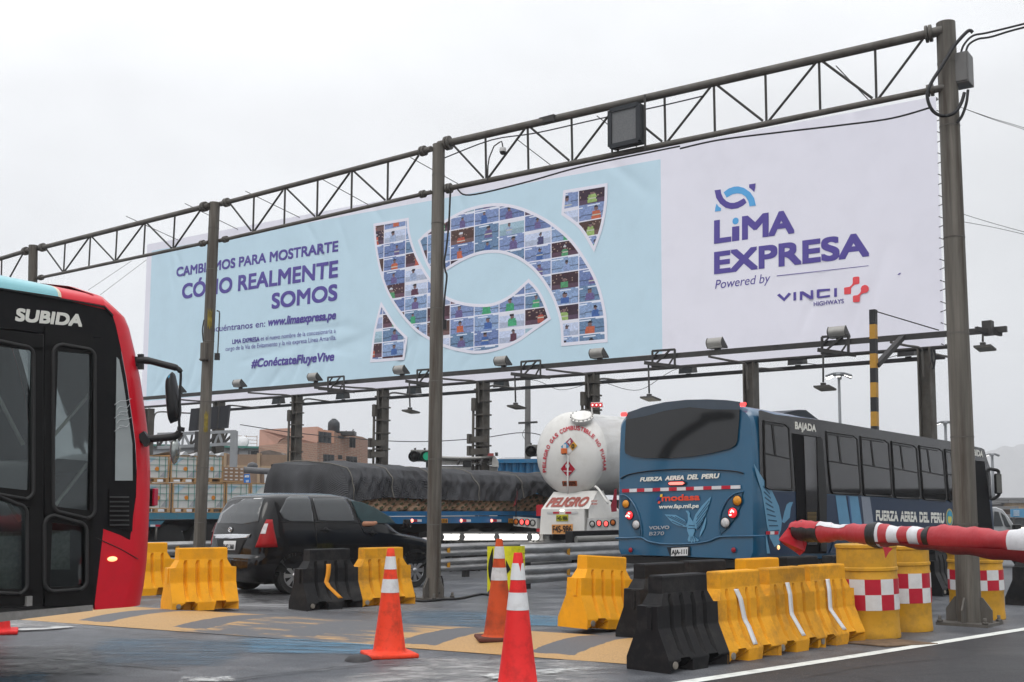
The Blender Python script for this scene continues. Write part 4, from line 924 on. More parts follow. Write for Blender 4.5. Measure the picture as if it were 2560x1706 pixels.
back(1704, 1404, 'b', 'second black barrier from the left in the second row, below the bus bumper')
back(1846, 1398, 'y', 'clean yellow barrier in the second row, behind the striped ones')
back(1950, 1393, 'b', 'black barrier in the second row, below the hanging red flap of the boom')
back(2064, 1389, 'b', 'black barrier in the second row, left of the nearest drum')
def foot(px, py, col, label, az): 
 p = ground(px, py); return barrier(col, p, az, label)
foot(2352, 1486, 'b', 'black barrier seen between the second drum and the thickest post', 44)
foot(2580, 1510, 'b', 'black barrier cut by the right edge, beyond the farthest drum', 42)
for o, pts in ((y1, [(-.10, .70), (-.06, .6), (.0, .38), (.02, .32), (.02, .15)]), (y2, [(-.02, .72), (-.02, .62), (-.01, .38), (.06, .16)]), (y3, [(-.02, .72), (-.04, .60), (-.04, .38), (.08, .16)])):
 strip_on_barrier(o, pts, WSTRIP, 'reflective_strip')
strip_on_barrier(kb, [(-.04, .66), (-.06, .50), (-.09, .40), (-.06, .33), (.10, .16)], OSTRIP, 'reflective_strip')
# cones
CONE_O = M('cone_orange_rubber', (.80, .055, .018), .55, var=.06, scale=6, dirt=((.20, .035, .02), .75, 7), spec=.3)
CONE_R = M('cone_red_rubber', (.72, .022, .022), .55, var=.06, scale=6, dirt=((.25, .02, .016), .7, 7), spec=.3)
CONE_D = M('cone_dirty_orange', (.50, .07, .02), .7, var=.12, scale=6, dirt=((.12, .04, .025), .95, 3.2), spec=.2)
CW = M('cone_white_band', (.66, .67, .68), .4, var=.05, scale=9, dirt=((.30, .28, .27), .55, 7)); CWD = M('cone_worn_white_band', (.55, .55, .55), .5, var=.1, scale=9, dirt=((.25, .2, .18), .9, 6))
def cone(pos, mat, wmat, h, label, rz, base_mat=None, torn=False):
 t = empty('traffic_cone', pos, label, 'cone', None, rz); r0, r1 = .165, .036
 rr = lambda z: r0 + (r1 - r0) * (z - .045) / (h - .045)
 m = MB(); m.box((0, 0, .0225), (.50, .50, .045), 0, .016); m.build('base', base_mat or mat, t)
 m = MB(); m.lathe([(r0 + .03, .045), (r0 + .012, .055), (r0, .075)] + [(rr(z), z) for z in (h * .3, h * .6, h * .85)] + [(r1 + .001, h - .01), (r1 - .004, h), (r1 - .014, h), (r1 - .016, h - .1)], n=40); m.build('body', mat, t, smooth_angle=40)
 for a, b_ in ((.59, .715), (.805, .925)):
  m = MB(); n = 40; za, zb_ = h * a, h * b_; rows = []
  for z, j in ((za, 0), ((za + zb_) / 2, 1), (zb_, 2)):
   row = []
   for k in range(n):
    zz = z - (.5 * (zb_ - za) * max(0, 1 - abs(((k - 29) % n + n // 2) % n - n // 2) / 1.6) if torn and j == 2 and a > .7 else 0)
    row.append(((rr(zz) + .003) * math.cos(2 * math.pi * k / n), (rr(zz) + .003) * math.sin(2 * math.pi * k / n), zz))
   rows.append(row)
  m.grid(rows, cu=True); m.build('reflective_band', wmat, t)
 return t
pc1 = ground(973, 1641); cone(pc1, CONE_O, CW, height_over(969, 1371, pc1), 'clean orange cone standing in front of the hump', R(20))
pc2 = ground(1247, 1600, .06); cone(pc2, CONE_D, CWD, height_over(1249, 1361, pc2), 'dirty dark orange cone with a brown base, behind the red cone', R(8), M('cone_dirty_base', (.10, .03, .02), .8, var=.2))
pc3 = ground(1294, 1732); cone(pc3, CONE_R, CW, height_over(1292, 1382, pc3), 'bright red cone cut off by the lower edge, with a torn white band', R(30), None, True)
pc4 = ground(-12, 1584); cone(pc4, CONE_R, CW, 1.05, 'red cone of which only the foot shows at the left edge', R(22))
m = MB(); m.lathe([(.14, .0), (.13, .02), (.10, .045), (.05, .058), (.001, .06)], n=24); o = m.build('road_stud', M('stud_black', (.03, .03, .033), .5, dirt=((.1, .1, .1), .6, 8)), smooth_angle=60, loc=ground(896, 1652)); tag(o, 'round black road stud beside the base of the clean orange cone', 'road stud')
# drums
DY = M('drum_yellow_plastic', (.55, .28, .014), .45, var=.12, scale=4, dirt=((.14, .09, .03), .7, 3), spec=.4, bump=.04)
DR = M('drum_red_tape', (.42, .012, .03), .4, var=.08, scale=9); DW = M('drum_white_tape', (.62, .62, .62), .4, var=.06, scale=9, dirt=((.4, .38, .36), .5, 5))
def drum(px, py, wpx, top_py, chk, label, rz, lean=0):
 p = ground(px, py); h = height_over(px, top_py, p); r = wpx / 2 / F_PX * p.y * .985; p = p + Vector((0, r * .9, 0))
 t = empty('traffic_drum', p, label, 'drum', 'yellow drums with checkered bands', rot=(0, R(lean), 0))
 c0, c1 = height_over(px, chk[1], p), height_over(px, chk[0], p)
 m = MB(); prof = [(.0, 0), (r * 1.0, 0), (r * 1.01, .03), (r * .995, .09), (r * .985, .12), (r * .985, c0 - .03), (r * 1.0, c0 - .015), (r * 1.0, c1 + .015), (r * .985, c1 + .03), (r * .985, c1 + .09), (r * 1.02, c1 + .10), (r * 1.02, c1 + .13), (r * .985, c1 + .14), (r * .985, h - .05), (r * 1.02, h - .04), (r * 1.02, h - .005), (r * .98, h), (.0, h - .02)]
 m.lathe(prof, n=48); m.build('body', DY, t, smooth_angle=35)
 n = 12
 for row in range(2):
  za = c0 + (c1 - c0) * row / 2; zb_ = c0 + (c1 - c0) * (row + 1) / 2
  for k in range(n):
   a0, a1 = rz + 2 * math.pi * k / n, rz + 2 * math.pi * (k + 1) / n; rr = r * 1.0 + .004
   m = MB(); m.grid([[(rr * math.cos(a0 + (a1 - a0) * j / 5), rr * math.sin(a0 + (a1 - a0) * j / 5), z) for j in range(6)] for z in (za, zb_)]); m.build('tape_square', DR if (k + row) % 2 else DW, t)
 return t
drum(2196, 1599, 151, 1362, (1445, 1521), 'nearest yellow drum beside the last striped barrier, boom resting above it', R(8), -1.2)
drum(2282, 1581, 139, 1366, (1431, 1504), 'second yellow drum, close behind the nearest one', R(-6), -1)
drum(2468, 1551, 133, 1380, (1423, 1473), 'farthest yellow drum, half hidden by the thickest post', R(2), -.8)
m = MB(); q = [ground(2105, 1609), ground(2215, 1619), ground(2345, 1612), ground(2230, 1600)]; m.slab([v + UP * .004 for v in q], UP * .012)
tag(m.build('metal_plate', M('rusty_plate', (.16, .11, .07), .6, .2, var=.3, scale=6, dirt=((.06, .04, .03), .8, 5))), 'rusty flat metal plate lying at the foot of the nearest drum', 'plate')
# boom of the toll gate, padded with red vinyl
VR = M('boom_red_vinyl', (.42, .018, .028), .42, var=.12, scale=6, bump=.35, bscale=9, spec=.5); VR2 = M('boom_flap_red', (.44, .016, .025), .4, var=.1, scale=6, bump=.2, bscale=9)
VK = M('boom_black_tape', (.014, .014, .015), .4, var=.2, bump=.3, bscale=12); VW = M('boom_white_tape', (.66, .66, .68), .4, var=.06, scale=10, dirt=((.35, .35, .36), .4, 12))
def boom():
 A0 = at(1992, 1326, 12.6); B0 = at(2560, 1353, 9.2); d = (B0 - A0).normalized(); L = (B0 - A0).length
 t = empty('toll_boom', A0, 'long padded red and white toll boom with a torn flap at its tip', 'boom')
 side = d.cross(UP).normalized(); u2 = side.cross(d)
 rnd = random.Random(3)
 def rows(s0, s1, grow=0, n=None):
  n = n or max(2, int((s1 - s0) * 18)); out = []
  for i in range(n + 1):
   s = s0 + (s1 - s0) * i / n; ring = []
   wob = .012 * math.sin(s * 5.3) + .008 * math.sin(s * 13)
   for k in range(20):
    a = 2 * math.pi * k / 20; ca, sa = math.cos(a), math.sin(a)
    ry = .088 + wob + grow; rx = .062 + grow; 
    if sa < 0: ry += .02 * abs(math.sin(s * 3.1)) + (.05 * max(0, (s - 2.6) / 3) if s > 2.6 else 0) * .6
    ring.append(A0 + d * s + side * (rx * ca) + u2 * (ry * sa + .006 * math.sin(s * 31 + k)))
   out.append(ring)
  return out
 px_s = lambda px: ((at(px, 1340, 12.6 + (9.2 - 12.6) * (px - 1992) / 568)) - A0).dot(d) if 0 else None
 def s_of(px):                                         # distance along the boom seen at column px
  lo, hi = -1, 12
  for _ in range(40):
   mdl = (lo + hi) / 2
   if project(A0 + d * mdl)[0] < px: lo = mdl
   else: hi = mdl
  return lo
 seq = [(1990, 2051, VK, 'black_wrap', .004), (2051, 2176, VR, 'red_sleeve', 0), (2176, 2199, VK, 'black_wrap', .008), (2199, 2207, VW, 'white_band', .002), (2207, 2229, VR, 'red_sleeve', .001), (2229, 2255, VW, 'white_band', .002), (2255, 2281, VR, 'red_sleeve', .001),
    (2281, 2307, VW, 'white_band', .002), (2307, 2318, VR, 'red_sleeve', .001), (2318, 2333, VK, 'black_wrap', .008), (2333, 2532, VR, 'red_sleeve', .004), (2532, 2640, VW, 'white_band', .004), (2640, 3100, VR, 'red_sleeve', .004)]
 for a, b_, mt, nm, g in seq:
  m = MB(); V = m.grid(rows(s_of(a), s_of(b_), g), cu=True); m.cap(V[0][::-1]); m.cap(V[-1]); m.build(nm, mt, t, smooth_angle=50, world=True)
 # the lower half of the long part hangs loose and dark red
 m = MB(); ra = []
 for i in range(40):
  s = s_of(2200) + (s_of(3100) - s_of(2200)) * i / 39
  dr = .03 + .085 * min(1, max(0, (i - 3) / 20)) + .008 * math.sin(i * 1.3)
  ra.append([A0 + d * s + side * x + u2 * (-.072 - dr * f) for x, f in ((.058, 0), (.05, .6), (.01, 1), (-.03, .7), (-.058, 0))])
 m.grid(ra); m.build('loose_sleeve', M('boom_dark_red', (.20, .010, .014), .5, var=.15, bump=.2, bscale=9), t, smooth_angle=60, world=True)
 # white patch on top of the first sleeve
 m = MB(); r_ = rows(s_of(2051), s_of(2122), .005, 6); m.grid([[ring[k] for k in range(2, 9)] for ring in r_]); m.build('white_patch', VW, t, world=True)
 m = MB(); r_ = rows(s_of(1984), s_of(2051), .008, 6); m.grid([[ring[k] for k in range(1, 8)] for ring in r_]); m.build('red_patch', VR2, t, world=True)
 # flap drooping from the tip
 mb = MB(); F = [(1990, 1301), (1982, 1306), (1962, 1330), (1947, 1350), (1960, 1362), (1985, 1378), (2000, 1389), (2012, 1378), (2017, 1360), (2012, 1345), (2000, 1330), (1993, 1312)]
 fp = [at(x, y, 12.62 + .06 * math.sin(x * .08)) for x, y in F]; mb.slab(fp, Vector((0, .012, 0))); mb.build('torn_flap', VR2, t, world=True)
 mb = MB(); mb.slab([at(x, y, 12.7) for x, y in [(2205, 1362), (2232, 1372), (2222, 1382), (2214, 1396), (2211, 1380)]], Vector((0, .01, 0))); mb.build('torn_tail', VR, t, world=True)
 e = A0 + d * s_of(3100); m = MB(); m.box((e.x + .25, e.y - .2, .68), (.42, .42, 1.36), R(20), .03); o = m.build('boom_cabinet', DY, t, world=True); m = MB(); m.box((e.x + .25, e.y - .2, 1.39), (.5, .5, .06), R(20), .015); m.build('cabinet_lid', VK, t, world=True); m = MB(); m.box((e.x + .25, e.y - .2, .04), (.52, .52, .08), R(20)); m.build('cabinet_foot', VK, t, world=True)
boom()
# red and black city bus at the left: its front door and nose
RB_AZ = R(38.3)
def redbus():
 f = Vector((math.sin(RB_AZ), math.cos(RB_AZ), 0)); lft = Vector((-math.cos(RB_AZ), math.sin(RB_AZ), 0)); n = -lft   # n: out of the right-hand side
 P0 = at(262, 1400, 10.3)                                   # a point of the side plane
 S = lambda px, py, off=0.0: on_plane(px, py, P0 + n * off, n)
 org = Vector((P0.x, P0.y, 0)); t = empty('city_bus', org, 'red, black and turquoise city bus with its front door and SUBIDA sign towards the camera', 'bus', None, math.pi / 2 - RB_AZ)
 RED = M('bus_red_paint', (.60, .004, .018), .35, var=.05, scale=1.5, coat=.25, dirt=((.30, .01, .015), .35, 2)); TURQ = M('bus_turquoise_paint', (.21, .48, .53), .35, var=.04, coat=.4)
 BLK = M('bus_black_panel', (.007, .007, .008), .4, var=.15, scale=3, dirt=((.018, .017, .016), .5, 4), spec=.15); GASK = M('bus_window_rubber', (.022, .022, .022), .6)
 CREAM = M('bus_cream_stripe', (.62, .56, .42), .4); GREYM = M('bus_step_edge', (.24, .235, .225), .5, .3, var=.2, scale=6, dirt=((.1, .09, .08), .6, 5))
 GL = glass_mat('bus_door_glass', (.80, .86, .84), .9); WL = M('white_lettering', (.72, .72, .66), .5, var=.03)
 # body shell: side outline extruded leftwards; the nose is lofted below
 W = 2.45
 up_ = lambda p, z: Vector((p.x, p.y, z))
 # roof: red part over the front, turquoise behind, joined by a cream stripe
 def roofstrip(name, mat, a, b_, topa, topb, la, lb_):
  """a,b: pixels along the lower edge on the side plane; topa, topb: rolled upper edge."""
  m = MB(); rows = []
  for (lx, ly), (tx, ty) in ((a, topa), (b_, topb)):
   p = S(lx, ly); z1 = S(tx, ty, -.22).z; q = p.copy(); row = [p]
   for k in range(1, 7):
    ang = k / 6 * math.pi / 2; row.append(q - n * (.34 * (1 - math.cos(ang))) + UP * ((z1 - p.z) * math.sin(ang)))
   for k in range(1, 6): row.append(q - n * (.34 + (W - .34) * k / 5) + UP * (z1 - p.z) * (1 + .02 * math.sin(k)))
   rows.append(row)
  m.grid(rows); m.build(name, mat, t, world=True)
 roofstrip('roof', TURQ, (-420, 655), (146, 742), (-330, 610), (162, 717), 0, 0)
 roofstrip('roof_stripe', CREAM, (146, 742), (154, 744), (162, 717), (170, 719), 0, 0)
 # red nose: for every height a plan curve that starts on the side plane, turns a rounded corner and crosses to the other side
 zt = S(262, 760).z; zb = S(232, 1522).z
 EDGE = [(262, 764), (280, 785), (289, 812), (302, 870), (316, 945), (329, 1035), (339, 1110), (342, 1180), (340, 1245), (337, 1330), (331, 1408), (322, 1470), (311, 1519)]
 s0 = (S(337, 1330) - org).dot(f)
 rowsE = [((S(x, y) - org).dot(f), S(x, y).z, 0.0, r) for (x, y), r in zip(EDGE, (.20, .24, .26, .27, .28, .28, .27, .27, .27, .27, .28, .29, .30))]
 sE0, zE0 = rowsE[0][0], rowsE[0][1]
 rowsE = [(sE0 - .55, zE0 + .205, .55, .2), (sE0 - .22, zE0 + .17, .24, .2), (sE0 - .08, zE0 + .10, .08, .2)] + rowsE
 def plan(s, z, w0, rho):
  out = []
  for k in range(9):
   th = math.pi / 2 * k / 8; out.append((s + rho * math.sin(th), w0 + rho * (1 - math.cos(th))))
  ws_ = [w for _, w in out]
  for k in range(1, 8):
   w = w0 + rho + (W / 2 - w0 - rho) * k / 7; out.append((s + rho + .10 * math.sin(math.pi / 2 * k / 7), w))
  full = out + [(a_, W - w) for a_, w in reversed(out[:-1])]
  return [org + f * a_ + lft * w + UP * z for a_, w in full]
 rows = [plan(*r) for r in rowsE]
 m = MB(); V = m.grid(rows, smooth=True); 
 kill = []
 m.bm.faces.ensure_lookup_table()
 ncol = len(rows[0]) - 1
 for i in range(len(rows) - 1):
  for j in range(ncol):
   if 5 <= i <= 9 and 7 <= j <= ncol - 8: kill.append(m.bm.faces[i * ncol + j])
 bmesh.ops.delete(m.bm, geom=kill, context='FACES')
 m.build('front_shell', RED, t, world=True, smooth_angle=50)
 m = MB(); m.grid([[p - f * .05 - UP * .01 for p in r[6:]] for r in rows[2:6]]); m.grid([[p - f * .05 for p in r[6:]] for r in rows[10:]]); m.grid([[p - f * .05 for p in r[ncol - 8:]] for r in rows[5:11]]); m.build('nose_lining', M('bus_interior_dark', (.02, .021, .024), .7, var=.2), t, world=True)
 m = MB(); m.grid([[p - f * .012 for p in r[7:ncol - 6]] for r in rows[5:11]]); m.build('windscreen', GL, t, world=True, smooth_angle=60)
 # the lower red side panel between the door and the nose
 side = [(238, 1525), (232, 1450), (233, 1318), (248, 1319), (300, 1338), (325, 1351), (331, 1300), (341, 1240), (337, 1330), (331, 1408), (322, 1470), (311, 1519)]
 side = [(238, 1525), (232, 1450), (233, 1318), (248, 1319), (300, 1338), (325, 1351), (333, 1290), (340, 1245), (337, 1330), (331, 1408), (322, 1470), (311, 1519)]
 m = MB(); m.slab([S(x, y, .001) for x, y in side], n * -.03); m.build('side_panel', RED, t, world=True)
 m = MB(); m.tube([S(240, 1345, .003), S(300, 1372, .003), S(345, 1398, .003)], .004, 6); m.build('panel_seam', GASK, t, world=True)
 m = MB(); m.slab([S(154, 744, .002), S(262, 765, .002), S(266, 775, .002), S(146, 747, .002)], n * -.05); m.build('roof_edge', RED, t, world=True)
 roofstrip('roof_front', RED, (154, 744), (262, 764), (170, 719), (298, 744), 0, 0)
 # black side: fascia over the door, pillars, window surround
 m = MB(); m.slab([S(x, y) for x, y in [(-420, 640), (0, 722), (100, 740), (200, 755), (262, 764), (279, 786), (288, 813), (301, 870), (315, 945), (328, 1035), (338, 1110), (341, 1180), (339, 1245), (333, 1290), (325, 1350), (300, 1338), (248, 1318), (231, 1318), (231, 1000), (258, 846), (0, 820), (-420, 770)]], n * -.05); m.build('door_fascia', BLK, t, world=True)
 m = MB(); m.bar(S(0, 722, .012), S(200, 756, .012), .012, .022, up=n); m.bar(S(200, 756, .012), S(262, 768, .012), .012, .022, up=n); m.bar(S(262, 768, .012), S(282, 790, .012), .012, .02, up=n); m.build('rain_gutter', GASK, t, world=True)
 m = MB(); m.slab([S(231, 846, .004), S(258, 846, .004), S(258, 1330, .004), S(236, 1515, .004), S(226, 1515, .004)], n * -.06); m.build('door_post', BLK, t, world=True)
 # quarter window, louvre
 q = catmull([S(x, y, .012) for x, y in [(291, 890), (297, 900), (309, 960), (322, 1040), (331, 1105), (333, 1190), (331, 1202), (292, 1202), (287, 1195), (287, 1000)]], 1, True)
 inner = [(291, 893), (297, 900), (308, 960), (320, 1040), (330, 1110), (331, 1202), (287, 1202)]
 m = MB(); m.slab([S(x, y, .006) for x, y in inner], n * .006); m.build('quarter_window', M('quarter_glass', (.26, .29, .29), .08, var=.12, scale=2, spec=.8), t, world=True)
 scratch = M('etched_scratch', (.5, .52, .53), .6)
 for k in range(7):
  y = 1006 + k * 11 + (k % 3) * 3; m = MB(); m.tube(catmull([S(286 + 5 * (k % 3), y + 7, .016), S(300, y - 3, .016), S(316, y - 4 + 4 * (k % 2), .016), S(328 - 4 * (k % 4), y - 9, .016)], 4), .0022, 5); m.build('scratch', scratch, t, world=True)
 m = MB(); m.slab([S(272, 1222, .006), S(336, 1222, .006), S(330, 1330, .006), S(272, 1312, .006)], n * .004); m.build('louvre_panel', BLK, t, world=True)
 for k in range(7):
  y = 1241 + k * 11.6; m = MB(); m.slab([S(274, y, .010), S(322, y, .010), S(322, y + 4, .024), S(274, y + 4, .024)], n * .006); m.build('louvre_slat', GASK, t, world=True)
 # door: two leaves with rounded windows above and below
 def rr(x0, y0, x1, y1, r, off, sk=0, k=6, cut=0):
  """Rounded quadrilateral on the side plane; sk: rows the right edge lies lower at the top; cut slopes the lower edge."""
  P = []
  for cx, cy, a0, dy in ((x1 - r, y0 + r + sk, -90, 0), (x1 - r, y1 - r + cut, 0, 0), (x0 + r, y1 - r, 90, 0), (x0 + r, y0 + r, 180, 0)):
   for j in range(k + 1):
    a = R(a0 + 90 * j / k); P.append((cx + r * math.cos(a), cy + r * math.sin(a)))
  return P
 def leaf(x0, x1, wins, hinge):
  o = bpy.data.objects.new('door_leaf', None); COL.objects.link(o); o.parent = t
  FR = M('door_frame_black', (.008, .008, .008), .45, var=.2, scale=5, spec=.15)
  # frame: rails and stiles around the glass openings
  ys = [846 - 4, 880]
  m = MB()
  def rail(a, b_, c, d_): m.slab([S(*a, -.03), S(*b_, -.03), S(*c, -.03), S(*d_, -.03)], n * .045)
  (wx0, wy0, wx1, wy1, sk, cut), (vx0, vy0, vx1, vy1, sk2, cut2) = wins
  rail((x0, 818), (x1, 838), (x1, wy0 + sk + 12), (x0, wy0 + 12)); rail((x0, wy0), (wx0 + 5, wy0), (vx0 + 5, 1490), (x0, 1494)); rail((wx1 - 5, wy0 + sk), (x1, wy0 + sk), (x1, 1484), (vx1 - 5, 1488))
  rail((x0, wy1 - 16), (x1, wy1 + cut - 16), (x1, vy0 + sk2 + 14), (x0, vy0 + 14)); rail((x0, vy1 - 10), (x1, vy1 - 10 + cut2), (x1, 1512), (x0, 1516))
  m.build('leaf_frame', FR, o, world=True)
  for (a, b_, c, d_, s_, ct), rad in ((wins[0], 22), (wins[1], 24)):
   P = rr(a, b_, c, d_, rad, 0, s_, 6, ct); cxm = sum(p[0] for p in P) / len(P); cym = sum(p[1] for p in P) / len(P)
   G = MB(); G.slab([S(x, y, -.012) for x, y in P], n * .006); g_ = G.build('door_window', GL, o, world=True)
   G = MB(); Q = [S(cxm + (x - cxm) * 1.02, cym + (y - cym) * 1.01, .02) for x, y in P]; G.tube(Q + [Q[0]], .017, 8); G.build('window_rubber', GASK, o, smooth_angle=60, world=True)
 leaf(-72, 100, ((-66, 846, 82, 1228, 22, 18), (-66, 1222, 66, 1480, 40, 4)), 0)
 leaf(106, 226, ((134, 864, 236, 1280, 10, 14), (112, 1290, 216, 1478, 16, -4)), 1)
 m = MB(); m.slab([S(98, 834, .012), S(110, 836, .012), S(96, 1512, .012), S(70, 1514, .012)], n * -.05); m.build('door_seal', GASK, t, world=True)
 # step sill and skirt
 m = MB(); m.slab([S(-300, 1560, .03), S(232, 1513, .03), S(232, 1527, .03), S(-300, 1592, .03)], n * -.9); m.build('step_sill', GREYM, t, world=True)
 m = MB(); m.box(S(70, 1503, .02), (.05, .05, .08), math.pi / 2 - RB_AZ); m.build('door_pivot', GREYM, t, world=True)
 # inside: floor, dashboard, steering wheel, grab bars, driver's side wall, ceiling
 INT = M('bus_interior_dark', (.02, .021, .024), .7, var=.2); DASH = M('bus_dashboard', (.035, .04, .05), .5, var=.15); BARM = M('grab_bar_steel', (.42, .40, .37), .35, .5, var=.1)
 I = lambda s, w, z: org + f * s + lft * w + UP * z
 sA = (S(0, 1200) - org).dot(f); zf = zb + .05
 m = MB(); m.slab([I(sA - 3.0, .05, zf), I(s0 - .1, .05, zf), I(s0 + .15, W - .05, zf), I(sA - 3, W - .05, zf)], UP * -.05); m.build('cabin_floor', M('bus_floor_grey', (.07, .07, .07), .7), t, world=True)
 m = MB(); m.slab([I(sA - 3, .9, zb + .45), I(s0 - .6, .9, zb + .45), I(s0 - .6, .9, zf), I(sA - 3, .9, zf)], lft * .04); m.build('stairwell_riser', INT, t, world=True)
 m = MB(); m.slab([I(sA - 3, .9, zb + .45), I(s0 - .6, .9, zb + .45), I(s0 - .6, W - .05, zb + .45), I(sA - 3, W - .05, zb + .45)], UP * .04); m.build('raised_floor', INT, t, world=True)
 wallz = zb + 1.25
 m = MB(); m.slab([I(sA - 3, W - .04, zf), I(s0 - .15, W - .04, zf), I(s0 - .15, W - .04, wallz - .15), I(sA - 3, W - .04, wallz - .15)], lft * .03); m.build('far_wall', INT, t, world=True)
 m = MB(); m.slab([I(sA - 3, W - .04, zt - .25), I(s0 - .3, W - .04, zt - .25), I(s0 - .3, W - .04, zt), I(sA - 3, W - .04, zt)], lft * .03); m.build('far_fascia', INT, t, world=True)
 for s_ in (s0 - 1.35, s0 - .48): 
  m = MB(); m.bar(I(s_, W - .05, wallz - .2), I(s_ - .08, W - .05, zt - .2), .12, .06); m.build('far_pillar', INT, t, world=True)
 m = MB(); m.slab([I(sA - 3, .02, zt - .05), I(s0 - .35, .02, zt - .05), I(s0 - .3, W - .05, zt - .05), I(sA - 3, W - .05, zt - .05)], UP * .03); m.build('ceiling_lining', INT, t, world=True)
 # dashboard hump
 m = MB(); dz = zb + 1.28; m.grid([[I(s0 - .75, w, zf), I(s0 - .72, w, dz - .06), I(s0 - .62, w, dz + .02), I(s0 - .3, w, dz + .01), I(s0 + .1 + .2 * math.sin(w), w, dz - .06), I(s0 + .1, w, zf)] for w in np.linspace(.28, W - .06, 9)])
 m.build('dashboard', DASH, t, world=True, smooth_angle=50)
 wc = I(s0 - 1.0, 1.75, dz + .08); ax = (f * -.55 + UP * .83).normalized(); x_ = lft; y_ = ax.cross(x_); m = MB()
 ringp = [wc + x_ * (.23 * math.cos(a)) + y_ * (.23 * math.sin(a)) for a in (2 * math.pi * k / 28 for k in range(29))]; m.tube(ringp, .017, 8)
 for a in (.3, 2.8, 4.7): m.bar(wc, wc + x_ * (.22 * math.cos(a)) + y_ * (.22 * math.sin(a)), .03, .015)
 m.cyl(wc - ax * .04, wc + ax * .01, .06, n=14); m.build('steering_wheel', GASK, t, world=True, smooth_angle=50)
 SEATM = M('driver_seat_blue', (.03, .13, .26), .8, var=.15)
 m = MB(); m.box(None, (.12, .5, .75), M4=Matrix.Translation(I(s0 - 1.75, 1.75, zb + 1.1)) @ Matrix.Rotation(math.pi / 2 - RB_AZ, 4, 'Z') @ Matrix.Rotation(R(-10), 4, 'Y')); m.box(I(s0 - 1.52, 1.75, zb + .72), (.45, .48, .12), math.pi / 2 - RB_AZ); m.build('driver_seat', SEATM, t, world=True)
 for a, b_, off in (((134, 1090), (230, 978), -.09), ((140, 1262), (218, 1160), -.09), ((-8, 985), (58, 1112), -.09), ((4, 1232), (50, 1304), -.09)):
  m = MB(); m.cyl(S(*a, off), S(*b_, off), .016, n=10); m.build('grab_bar', BARM, t, world=True, smooth_angle=50)
 # mesh panel and grey board behind the lower door windows
 m = MB(); m.slab([S(108, 1325, -.09), S(175, 1328, -.09), S(175, 1424, -.09), S(108, 1424, -.09)], n * -.01); m.slab([S(-60, 1330, -.09), S(54, 1330, -.09), S(54, 1480, -.09), S(-60, 1480, -.09)], n * -.01); m.build('step_board', M('tread_plate', (.22, .22, .21), .55, .3, var=.35, scale=30), t, world=True)
 # lettering, marker lamp, wiper-like strap
 text('destination_lettering', 'SUBIDA', S(38, 803, 0), S(206, 818, 0), abs(S(100, 778).z - S(100, 810).z), n, WL, t, .05, .12, up=UP)
 m = MB(); c = S(281, 1398, .012); m.lathe([(.001, .02), (.032, .016), (.046, .006), (.05, 0)], m4=Matrix.Translation(c) @ Matrix((f * 1.0, UP * .45, n)).transposed().to_4x4()); m.build('marker_lamp', M('marker_amber_lit', (1, .55, .25), .3, emit=1.2), t, world=True, smooth_angle=60)
 # mirrors on their arms at the front corner
 MK = M('mirror_arm_black', (.016, .016, .017), .45, var=.15); Ym = S(330, 900).y + .12
 At = lambda px, py, dy=0: at(px, py, Ym + dy)
 m = MB(); m.tube(catmull([At(345, 902), At(370, 902), At(410, 912), At(440, 920), At(450, 928), At(452, 942), At(450, 980), At(448, 1060), At(452, 1068)], 5), [.035] * 6 + [.032] * 10 + [.024] * 6 + [.012] * 19, 10); m.build('upper_mirror_arm', MK, t, world=True, smooth_angle=60)
 m = MB(); m.bar(At(338, 893), At(338, 917), .06, .05); m.bar(At(352, 886), At(352, 924), .035, .05); m.build('arm_bracket', MK, t, world=True)
 m = MB(); m.tube(catmull([At(352, 1100), At(385, 1097), At(420, 1094), At(440, 1090), At(450, 1080), At(453, 1068)], 5), .034, 10); m.bar(At(354, 1084), At(372, 1112), .07, .07); m.build('lower_mirror_arm', MK, t, world=True, smooth_angle=60)
 def mirror(pts, name, th, face=None):
  P = catmull([At(x, y, .02) for x, y in pts], 5, True); c = sum((p for p in P), Vector()) / len(P); m = MB(); v = Vector((0, th, 0))
  rows = [[c + (p - c) * .55 - v * .62 for p in P], [c + (p - c) * .85 - v * .45 for p in P], [c + (p - c) * 1.0 for p in P], [c + (p - c) * .97 + v * .35 for p in P]]
  V = m.grid(rows, cu=True); m.cap(V[0][::-1]); m.cap(V[-1]); return m.build(name, MK, t, world=True, smooth_angle=60)
 mirror([(426, 933), (434, 934), (443, 975), (450, 1020), (446, 1048), (430, 1057), (424, 1054), (418, 1000), (417, 950)], 'large_mirror', .16)
 m = MB(); m.slab([At(420, 941, -.06), At(424, 936, -.06), At(424, 955, -.06), At(420, 957, -.06)], Vector((0, .01, 0))); m.build('mirror_sticker', M('mirror_blue_sticker', (.05, .3, .5), .5), t, world=True)
 o = mirror([(438, 1098), (446, 1104), (449, 1120), (446, 1140), (438, 1158), (432, 1160), (427, 1140), (427, 1115), (431, 1102)], 'round_mirror', .10)
 o.data.materials[0] = M('convex_mirror_glass', (.30, .32, .31), .12, .7, var=.3, scale=12)
 # tail of the next vehicle shows as a dark housing with a red edge, parented to the bus
 m = MB(); m.box(at(377, 1244, 11.6), (.09, .12, .18), 0, .02); m.build('next_tail_housing', GASK, t, world=True); m = MB(); m.box(at(388, 1243, 11.56), (.022, .12, .17), 0, .006); m.build('next_tail_lens', M('red_lens', (.45, .01, .05), .3), t, world=True)
 # right front wheel is behind the frame edge; front-left parts of the chassis
 m = MB(); m.box(I(s0 - 1.2, W / 2 + .2, zb + .02), (1.2, W - .9, .16), math.pi / 2 - RB_AZ); m.build('chassis', INT, t, world=True)
